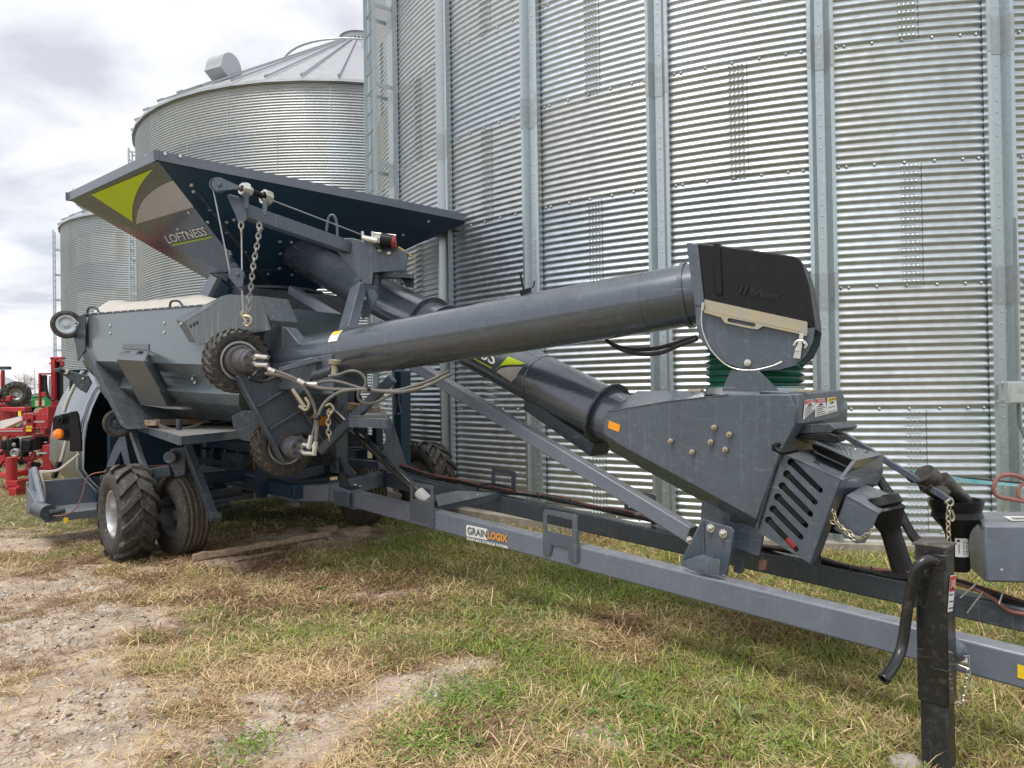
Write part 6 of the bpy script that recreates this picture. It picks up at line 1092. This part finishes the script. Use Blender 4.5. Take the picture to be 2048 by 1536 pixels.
q.hexa([M(-9.15, 1.66, .27), M(-9.15, 4.0, .27), M(-9.22, 4.0, .27), M(-9.22, 1.66, .27)], [M(-9.15, 1.66, .36), M(-9.15, 4.0, .36), M(-9.22, 4.0, .36), M(-9.22, 1.66, .36)]); q.hexa([M(-9.20, 1.70, .34), M(-9.20, 4.0, .34), M(-9.85, 4.0, .34), M(-9.85, 1.70, .34)], [M(-9.20, 1.70, .355), M(-9.20, 4.0, .355), M(-9.85, 4.0, .355), M(-9.85, 1.70, .355)])
q.hexa([M(-9.85, 1.62, .30), M(-9.85, 5.5, .30), M(-9.92, 5.5, .30), M(-9.92, 1.62, .30)], [M(-9.85, 1.62, .66), M(-9.85, 5.5, .66), M(-9.92, 5.5, .66), M(-9.92, 1.62, .66)]); q.hexa([M(-9.2, 1.62, .32), M(-9.2, 1.68, .32), M(-9.9, 1.68, .32), M(-9.9, 1.62, .32)], [M(-9.2, 1.62, .42), M(-9.2, 1.68, .42), M(-9.9, 1.68, .62), M(-9.9, 1.62, .62)]); plat = q.build('bag_platform', BEAM, mc, bevel=.006)
q = MB(); q.tube([P(66, 938, d=8.3), P(67, 1000, d=8.2)], .042, 12); q.tube([P(69, 938, d=8.28), P(86, 1008, d=7.9)], .035, 12); q.build('guard_post', BEAM, plat); q = MB(); q.tube([P(76, 1018, d=7.85), P(98, 1026, d=7.6)], .085, 16); q.tube([P(98, 1026, d=7.6), P(130, 1020, d=7.7)], .03, 8); q.build('roller_drum', DARK, plat)
q = MB(); q.lathe(P(132, 1040, d=7.75), (0, -1, 0), [(0, .03), (.004, .03), (.004, .001)], 16); q.build('reflector', YELL, plat); q = MB()
for k in range(3): q.tube(smooth_path(Pd([(80, 942+k*2), (98, 942+k), (118, 938+k), (140, 922+k), (158, 908)], 8.15), 5), .011, 6)
q.tube(smooth_path(Pd([(80, 940), (86, 960), (90, 990), (88, 1004)], 8.15), 5), .012, 6); q.build('bag_rope', mat('pale_rope', (0.55, 0.50, 0.45), 0.8, 0, .1, 30), plat)
q = MB(); q.tube(smooth_path(Pd([(106, 1032), (128, 1030), (150, 1018), (165, 990), (172, 960), (185, 948), (205, 944)], 7.6), 6), .0065, 6); q.tube(smooth_path(Pd([(205, 944), (260, 936), (335, 930)], 7.7), 6), .008, 6); q.build('wire_loom', REDC, plat)
# --- parking jack at the front
jt = 3.30; jl = P(1894, 1200, t=jt).dot(LV); q = MB(); sz = .118
zt2, zm = P(1870, 1095, t=jt).z, P(1850, 1405, t=jt).z
q.box(M(jl-.06, jt+.06, (zt2+zm)/2), sz, sz, zt2-zm, LV, TV); jk = q.build('parking_jack', BLKS, mc, bevel=.008)
q = MB(); q.box(M(jl-.06, jt+.06, zt2+.004), sz*1.12, sz*1.05, .012, LV, TV); q.build('jack_cap', mat('worn_cap', (0.10, 0.09, 0.08), 0.6, 0.2, .4, 25, dust=.8, dustcol=(0.45, 0.40, 0.33)), jk, bevel=.003)
q = MB(); q.box(M(jl-.06, jt+.06, zm/2-.01), sz*.86, sz*.86, zm+.02, LV, TV); q.build('jack_leg', mat('scuffed_black_steel', (0.035, 0.037, 0.042), 0.35, 0.3, .3, 14, dust=.25, streak=.5), jk, bevel=.005)
q = MB(); q.box(M(jl-.06, jt+.06, .012), .26, .22, .02, LV, TV); q.build('jack_foot', BLKS, jk)
q = MB(); q.tube(smooth_path([P(x, y, t=t_) for x, y, t_ in ((1878, 1124, 3.30), (1856, 1120, 3.25), (1836, 1133, 3.22), (1825, 1168, 3.22), (1815, 1217, 3.22), (1807, 1276, 3.21), (1800, 1305, 3.19), (1787, 1332, 3.13), (1768, 1358, 3.04))], 7), .0215, 14, caps=False); q.tube([P(1772, 1354, t=3.05), P(1766, 1360, t=3.035)], [.0235, .0235], 14, caps=False); cr = q.build('crank_handle', BLKS, jk)
so = cr.modifiers.new('wall', 'SOLIDIFY'); so.thickness = .004
q = MB(); q.box(P(1882, 1122, t=3.31), .05, .05, .06, LV, TV); q.tube([P(1838, 1118, t=3.25), P(1890, 1127, t=3.30)], .009, 6); q.tube(smooth_path(Pt([(1848, 1140), (1853, 1144), (1856, 1138)], 3.18), 4), .004, 5); q.build('crank_clevis', BLKS, jk, bevel=.003)
q = MB(); sd_l = jl+.004
jpl = (M(jl-.06+sz/2+.001, jt, 1), LV)
label((1899, 1151), (1911, 1149), (1904, 1222), (1894, 1224), 'DANGER', '', jk, 3, REDS, pl=jpl, hf=.45)
q = MB(); pc_ = P(1905, 1318, t=3.46); q.lathe(P(1903, 1300, t=3.46), (.6, -.8, 0), [(0, .06), (.02, .05), (.05, .03), (.06, .001)], 18); q.build('jack_mount', PAINT, jk); q = MB(); q.tube([pc_, pc_+Vector((.045, -.03, 0))], .018, 10); q.tube(Pt([(1910, 1312), (1938, 1312), (1939, 1338), (1908, 1326)], 3.44), .0035, 6); q.build('lock_pin', ZINC, jk)
q = MB(); chain(q, Pt([(1899, 1326), (1900, 1360), (1906, 1395), (1916, 1410), (1926, 1400), (1933, 1370), (1937, 1340)], 3.44), .026, .0028, 8); q.build('pin_chain', ZINC, jk)
def weld(pts, t, par, r0=.0045):
    q = MB(); p = [P(x, y, t=t) for x, y in pts]; f = []
    for a_, b_3 in zip(p, p[1:]):
        n = max(2, int((b_3-a_).length/.006)); f += [a_.lerp(b_3, i/n)+Vector((0, 0, rr.uniform(-.001, .001))) for i in range(n)]
    q.tube(f, [r0*rr.uniform(.7, 1.25) for _ in f], 5); q.build('weld_bead', WELD, par)
WELD = mat('painted_weld', (0.13, 0.15, 0.18), 0.4, 0.2, .3, 60, dust=.4)
weld([(868, 990), (868, 1054)], TN-.006, nb_); weld([(828, 1000), (828, 1040)], TN-.006, nb_); weld([(1158, 1062), (1158, 1124)], TN-.006, nb_); weld([(1105, 1092), (1101, 1110)], TN-.006, nb_); weld([(1089, 1060), (1088, 1107)], TN-.006, nb_)
weld([(1364, 1124), (1400, 1136), (1452, 1153)], TN+.02, sb, .006); weld([(1406, 1042), (1408, 1110)], TN+.094, sb, .005); weld([(1456, 789), (1330, 803), (1213, 823)], tA-.002, tank, .003); weld([(586, 974), (586, 1003)], 3.49, ff, .005); weld([(658, 972), (658, 1003)], TN-.004, ff, .005)
# ------------------------------------------------------------------ things on the ground
def plank(a, b, w_, h_, label, name='plank', m=WOOD):
    a, b = Vector(a), Vector(b); d = b-a; mb = MB(); n = 14; vs = []
    x = d.normalized().cross(UPV)
    for i in range(n+1):
        c = a.lerp(b, i/n)+UPV*(.006*math.sin(i*1.3)); k = 1-.25*(abs(i/n-.5)*2)**6; hh = h_*(1+.12*math.sin(i*2.1)); ww = w_*k*(1+.06*math.sin(i*1.7+1)); vs += [c+x*ww/2, c-x*ww/2, c-x*ww/2*.92+UPV*hh, c+x*ww/2*.92+UPV*hh]
    fs = [(0, 1, 2, 3), (4*n+3, 4*n+2, 4*n+1, 4*n)]+[(4*i+j, 4*i+(j+1) % 4, 4*i+4+(j+1) % 4, 4*i+4+j) for i in range(n) for j in range(4)]
    mb.add(vs, fs); o = mb.build(name, m, None, bevel=.004); return tag(o, label, 'timber', 'old timbers on the ground')
plank(G(386, 1124)+UPV*.01, G(660, 1078)+UPV*.04, .07, .06, 'long weathered split plank lying on the dirt right of the ribbed tyre')
plank(G(470, 1122), G(640, 1092), .07, .025, 'thin dark board lying just in front of the long split plank')
plank(G(640, 1066), G(672, 1060), .11, .06, 'short wooden block in the grass left of the half hidden far tyre'); plank(G(690, 1074), G(738, 1062), .09, .06, 'short reddish board at the foot of the half hidden far tyre')
plank(G(262, 1108), G(330, 1105), .16, .03, 'flat board pressed under the two near tyres')
rk = MB(); rr = random.Random(2); bm = bmesh.new(); bmesh.ops.create_icosphere(bm, subdivisions=2, radius=1)
c = G(1806, 1534); c.y -= .02; rk.add([c+Vector((v.co.x*.075*(1+rr.uniform(-.25, .25)), v.co.y*.06*(1+rr.uniform(-.25, .25)), v.co.z*.045*(1+rr.uniform(-.2, .2))+.02)) for v in bm.verts], [tuple(v.index for v in f.verts) for f in bm.faces]); bm.free()
tag(rk.build('stone', mat('fieldstone', (0.40, 0.36, 0.32), 0.9, 0, .2, 20, bump=.3), None, smooth=0), 'tan angular stone at the bottom edge left of the jack leg', 'stone')
def weed(px, py, s, n, kind, label, seed, z=None):
    rr = random.Random(seed); b = G(px, py); mb = MB()
    for i in range(n):
        a = rr.uniform(0, 6.28); ln = s*rr.uniform(.6, 1.1)
        if kind == 'rosette':
            el = rr.uniform(.15, .8); d = Vector((math.cos(a)*math.cos(el), math.sin(a)*math.cos(el), math.sin(el))); x = d.cross(UPV).normalized(); w_ = ln*rr.uniform(.22, .32); pts = []
            for k, (f_, g_) in enumerate(((0, .15), (.3, .8), (.6, 1.0), (.85, .6), (1, .05))): c = b+d*ln*f_-UPV*ln*.35*f_*f_+UPV*.01; pts += [c+x*w_*g_/2+UPV*.006, c, c-x*w_*g_/2+UPV*.006]
            mb.add(pts, [(3*k+j, 3*k+j+1, 3*k+4+j, 3*k+3+j) for k in range(4) for j in range(2)])
        elif kind == 'tuft':
            el = rr.uniform(.5, 1.4); d = Vector((math.cos(a)*math.cos(el), math.sin(a)*math.cos(el), math.sin(el))); x = d.cross(UPV).normalized(); pts = []
            for f_, g_ in ((0, .8), (.35, 1), (.7, .7), (1, .02)): c = b+d*ln*f_-UPV*ln*.45*f_**2.2+Vector((math.cos(a), math.sin(a), 0))*ln*.15*f_*f_; pts += [c+x*.004*g_, c-x*.004*g_]
            mb.add(pts, [(2*k, 2*k+1, 2*k+3, 2*k+2) for k in range(3)])
        else:
            top = b+Vector((rr.uniform(-.25, .25)*s, rr.uniform(-.1, .1)*s, ln)); mid = b.lerp(top, .5)+Vector((rr.uniform(-.05, .05), 0, 0)); pts = smooth_path([b+Vector((rr.uniform(-.06, .06), 0, 0)), mid, top], 4); mb.tube(pts, [.0022]*len(pts), 4, caps=False)
            for k in range(5): c = pts[-1].lerp(pts[-4], k/5); d = Vector((rr.uniform(-1, 1), rr.uniform(-1, 1), rr.uniform(-.3, .8))).normalized()*.035*rr.uniform(.5, 1.4); x = d.cross(UPV).normalized()*.006; mb.add([c, c+d*.5+x, c+d, c+d*.5-x], [(0, 1, 2, 3)])
    m_ = {'rosette': LEAF, 'tuft': TUFT, 'dry': DRY}[kind]; o = mb.build({'rosette': 'broadleaf_weed', 'tuft': 'grass_tuft', 'dry': 'dry_weed'}[kind], m_, None, smooth=60); tag(o, label, {'rosette': 'weed', 'tuft': 'grass tuft', 'dry': 'weed'}[kind], 'weeds in the yard')
LEAF = mat('weed_leaf', (0.15, 0.27, 0.06), 0.5, 0, .25, 30); TUFT = mat('green_blade', (0.17, 0.26, 0.07), 0.5, 0, .3, 30, col2=(0.30, 0.32, 0.14)); DRY = mat('dry_stem', (0.50, 0.38, 0.20), 0.8, 0, .2, 20)
weed(1236, 1398, .085, 14, 'rosette', 'green broadleaf weed left of the two small ones in the lower grass', 1); weed(1305, 1420, .06, 9, 'rosette', 'small two-lobed green weed right of the broad one', 2); weed(1190, 1430, .06, 9, 'rosette', 'small green weed below left of the broad one', 3)
weed(1108, 1358, .04, 7, 'rosette', 'tiny bright weed near the gravel patch', 4); weed(1480, 1440, .17, 26, 'tuft', 'large bright grass tuft in the right foreground', 5); weed(1800, 1360, .10, 14, 'tuft', 'grass tuft just left of the jack post', 6); weed(520, 1195, .10, 18, 'tuft', 'small green grass tuft on the dirt below the long plank', 7); weed(640, 1180, .07, 10, 'rosette', 'small green weed cluster on the dirt left of the gravel patch', 8)
weed(1200, 1060, .62, 10, 'dry', 'dry brown weed stalks against the bin, right of the long bracket', 9); weed(1165, 1061, .50, 7, 'dry', 'shorter dry stalks against the bin, left of the taller ones', 10); weed(1090, 1160, .08, 8, 'rosette', 'green weed under the drawbar near the second bracket', 11)
weed(1832, 1118, .16, 9, 'rosette', 'large-leaved green weed behind the top of the jack', 12); weed(950, 1495, .08, 18, 'rosette', 'low bright green patch weed at the bottom centre', 13); weed(660, 1040, .12, 24, 'tuft', 'deep green grass tuft beside the half hidden far tyre', 14)
# ------------------------------------------------------------------ red machines at the left
def red_root(label, px, d, name='red_farm_machine'): c = P(px, 950, d=d); c.z = 0; return thing(name, label, 'farm machine', c, 'red farm machines parked at the left')
REDP = mat('faded_red_machine_paint', (0.44, 0.018, 0.026), 0.42, 0, 0.25, 2.5, coat=0.15, dust=0.35, dustcol=(0.35, 0.22, 0.18))
ra_ = red_root('red farm machine with black engine and yellow-stickered box, nearest at the left edge', 45, 13.5)
q = MB(); rect(q, 44, 826, 66, 860, 13.2, .9); q.prism(Pd([(66, 832), (80, 818), (96, 812), (97, 858), (66, 860)], 13.25), Vector((0, .8, 0))); rect(q, 63, 868, 98, 900, 13.4, .6); rect(q, -10, 858, 52, 872, 13.7, .3); rect(q, -10, 815, 50, 823, 14.2, .2); rect(q, 0, 823, 20, 842, 14.4, .2); rect(q, 84, 890, 104, 940, 13.0, .2); rect(q, -10, 900, 10, 930, 13.3, .3); q.bar(P(30, 948, d=12.9), P(104, 935, d=13.4), .12, .10); q.bar(P(-10, 950, d=13.2), P(30, 950, d=12.6), .12, .10); q.bar(P(10, 930, d=13.3), P(62, 910, d=13.8), .1, .08); q.bar(P(50, 950, d=13), P(70, 905, d=13.4), .08, .06); q.build('body', REDP, ra_, bevel=.015)
q = MB(); q.tube(Pd([(23, 914), (23, 968)], 12.2), .085, 14); rect(q, 14, 962, 34, 975, 12.1, .35); rect(q, 17, 976, 32, 992, 12.05, .25); rect(q, 10, 972, 38, 980, 12.1, .1); q.build('jack_stand', REDP, ra_, bevel=.01)
q = MB(); rect(q, 0, 880, 12, 900, 13.0, .4); rect(q, 12, 877, 24, 912, 12.9, .3); rect(q, 42, 879, 61, 902, 13.0, .4); q.build('engine_cover', BLKP, ra_, bevel=.03); q = MB(); rect(q, 22, 876, 42, 905, 13.1, .4); q.lathe(P(33, 906, d=12.95), (0, -1, 0), [(0, .09), (.06, .085), (.07, .05), (.05, .04), (.05, .001)], 18); q.lathe(P(27, 890, d=12.95), (0, -1, 0), [(0, .05), (.04, .03), (.04, .001)], 12); q.build('engine', ENGP, ra_, bevel=.02)
q = MB(); rect(q, 52, 852, 59, 857, 13.19, .004); rect(q, 60, 851.5, 64, 857, 13.19, .004); rect(q, 52, 858, 63, 863, 13.19, .004); rect(q, 36, 822, 42, 832, 14.1, .01); q.build('sticker', YELL, ra_); q = MB(); q.dome(P(58, 841, d=13.19), (0, -1, 0), .035, seg=10); rect(q, 70, 873, 96, 888, 13.39, .004); q.build('control_panel', BLKP, ra_); q = MB(); rect(q, 72, 883, 82, 886, 13.38, .003); rect(q, 86, 883, 94, 886, 13.38, .003); q.prism(Pd([(0, 842), (42, 832), (44, 840), (0, 860)], 14.0), Vector((0, .2, 0))); q.build('white_hood', WHITE, ra_)
q = MB(); rr = random.Random(77)
for k in range(7): x0, y0 = rr.uniform(5, 90), rr.uniform(865, 925); q.tube(smooth_path(Pd([(x0, y0), (x0+rr.uniform(-15, 15), y0+rr.uniform(8, 20)), (x0+rr.uniform(-30, 30), y0+rr.uniform(5, 30))], 12.95), 4), .014, 5)
for k in range(5): q.lathe(P(rr.uniform(8, 90), rr.uniform(905, 930), d=13.1), (0, -1, 0), [(0, .05), (.05, .05), (.05, .02), (.08, .02), (.08, .001)], 10)
q.build('hose_and_pulley', BLKP, ra_); q = MB(); rect(q, 47, 843, 52, 849, 13.19, .004); rect(q, 72, 905, 92, 908, 12.9, .05); rect(q, 0, 861, 46, 863, 13.68, .01); rect(q, 68, 842, 90, 845, 13.2, .004); q.build('trim_strip', LGREY, ra_); q = MB()
for k in range(14): q.dome(P(46+k*4 if k < 6 else 66+(k-6)*4, 829 if k % 2 else 856, d=13.18), (0, -1, 0), .013)
q.build('rivet', ENGP, ra_, stuff=True)
q = MB(); q.bar(P(38, 900, d=13.4), P(66, 930, d=13.3), .07, .07); q.bar(P(50, 925, d=13.2), P(100, 905, d=13.3), .06, .05); rect(q, 40, 912, 60, 922, 13.3, .2); rect(q, 88, 860, 101, 892, 13.6, .1); q.build('linkage', REDP, ra_, bevel=.01)
rb_ = red_root('red frame machine carrying a big lugged tyre behind the engine machine', 30, 17)
tyre('lug_tyre', rb_, P(33, 788, d=17), (-.45, .89, 0), .30, .13, .26, 'lug', nl=16, lug=.025); q = MB(); q.tube([P(2, 797, d=16.8), P(14, 778, d=17.2)], .12, 12); rect(q, 19, 820, 35, 840, 17, .3); q.build('black_cylinder', BLKP, rb_)
q = MB(); rect(q, 0, 740, 5, 775, 17, .1); rect(q, 0, 792, 20, 803, 16.8, .3); q.bar(P(5, 800, d=16.9), P(18, 785, d=17), .15, .12); rect(q, -8, 806, 40, 812, 17, .2); q.bar(P(22, 812, d=17), P(22, 935, d=17), .16, .16); q.bar(P(-6, 812, d=17), P(-6, 935, d=17), .16, .16); q.build('body', REDP, rb_, bevel=.02); q = MB(); rect(q, -5, 733, 16, 739, 17, .12); q.build('top_plate', DARK, rb_)
rc_ = red_root('tall red mast and narrow red frame standing in front of the far bin', 100, 19)
q = MB(); rect(q, 101, 716, 110, 830, 19, .2); rect(q, 100, 714, 126, 719, 19, .12); rect(q, 120, 722, 125, 732, 19, .1); rect(q, 76, 746, 103, 749, 18.7, .08); rect(q, 76, 749, 80, 812, 18.7, .08); rect(q, 81, 784, 93, 793, 18.7, .1); rect(q, 70, 826, 118, 836, 19, .4); rect(q, 80, 836, 90, 938, 19, .3); rect(q, 104, 836, 112, 938, 19, .3); rect(q, 112, 720, 120, 724, 19, .1); q.build('frame', REDP, rc_, bevel=.01)
q = MB(); rect(q, 110, 722, 120, 800, 19.1, .15); rect(q, 83, 750, 91, 784, 18.75, .08); q.tube(smooth_path(Pd([(91, 760), (94, 785), (100, 797), (108, 800)], 18.6), 4), .035, 6); q.build('mast_inner', BLKP, rc_)
q = MB(); rect(q, 97, 752, 100, 800, 18.7, .04); rect(q, 98, 725, 101, 729, 19, .05); q.build('hose_guide', GALVD, rc_)
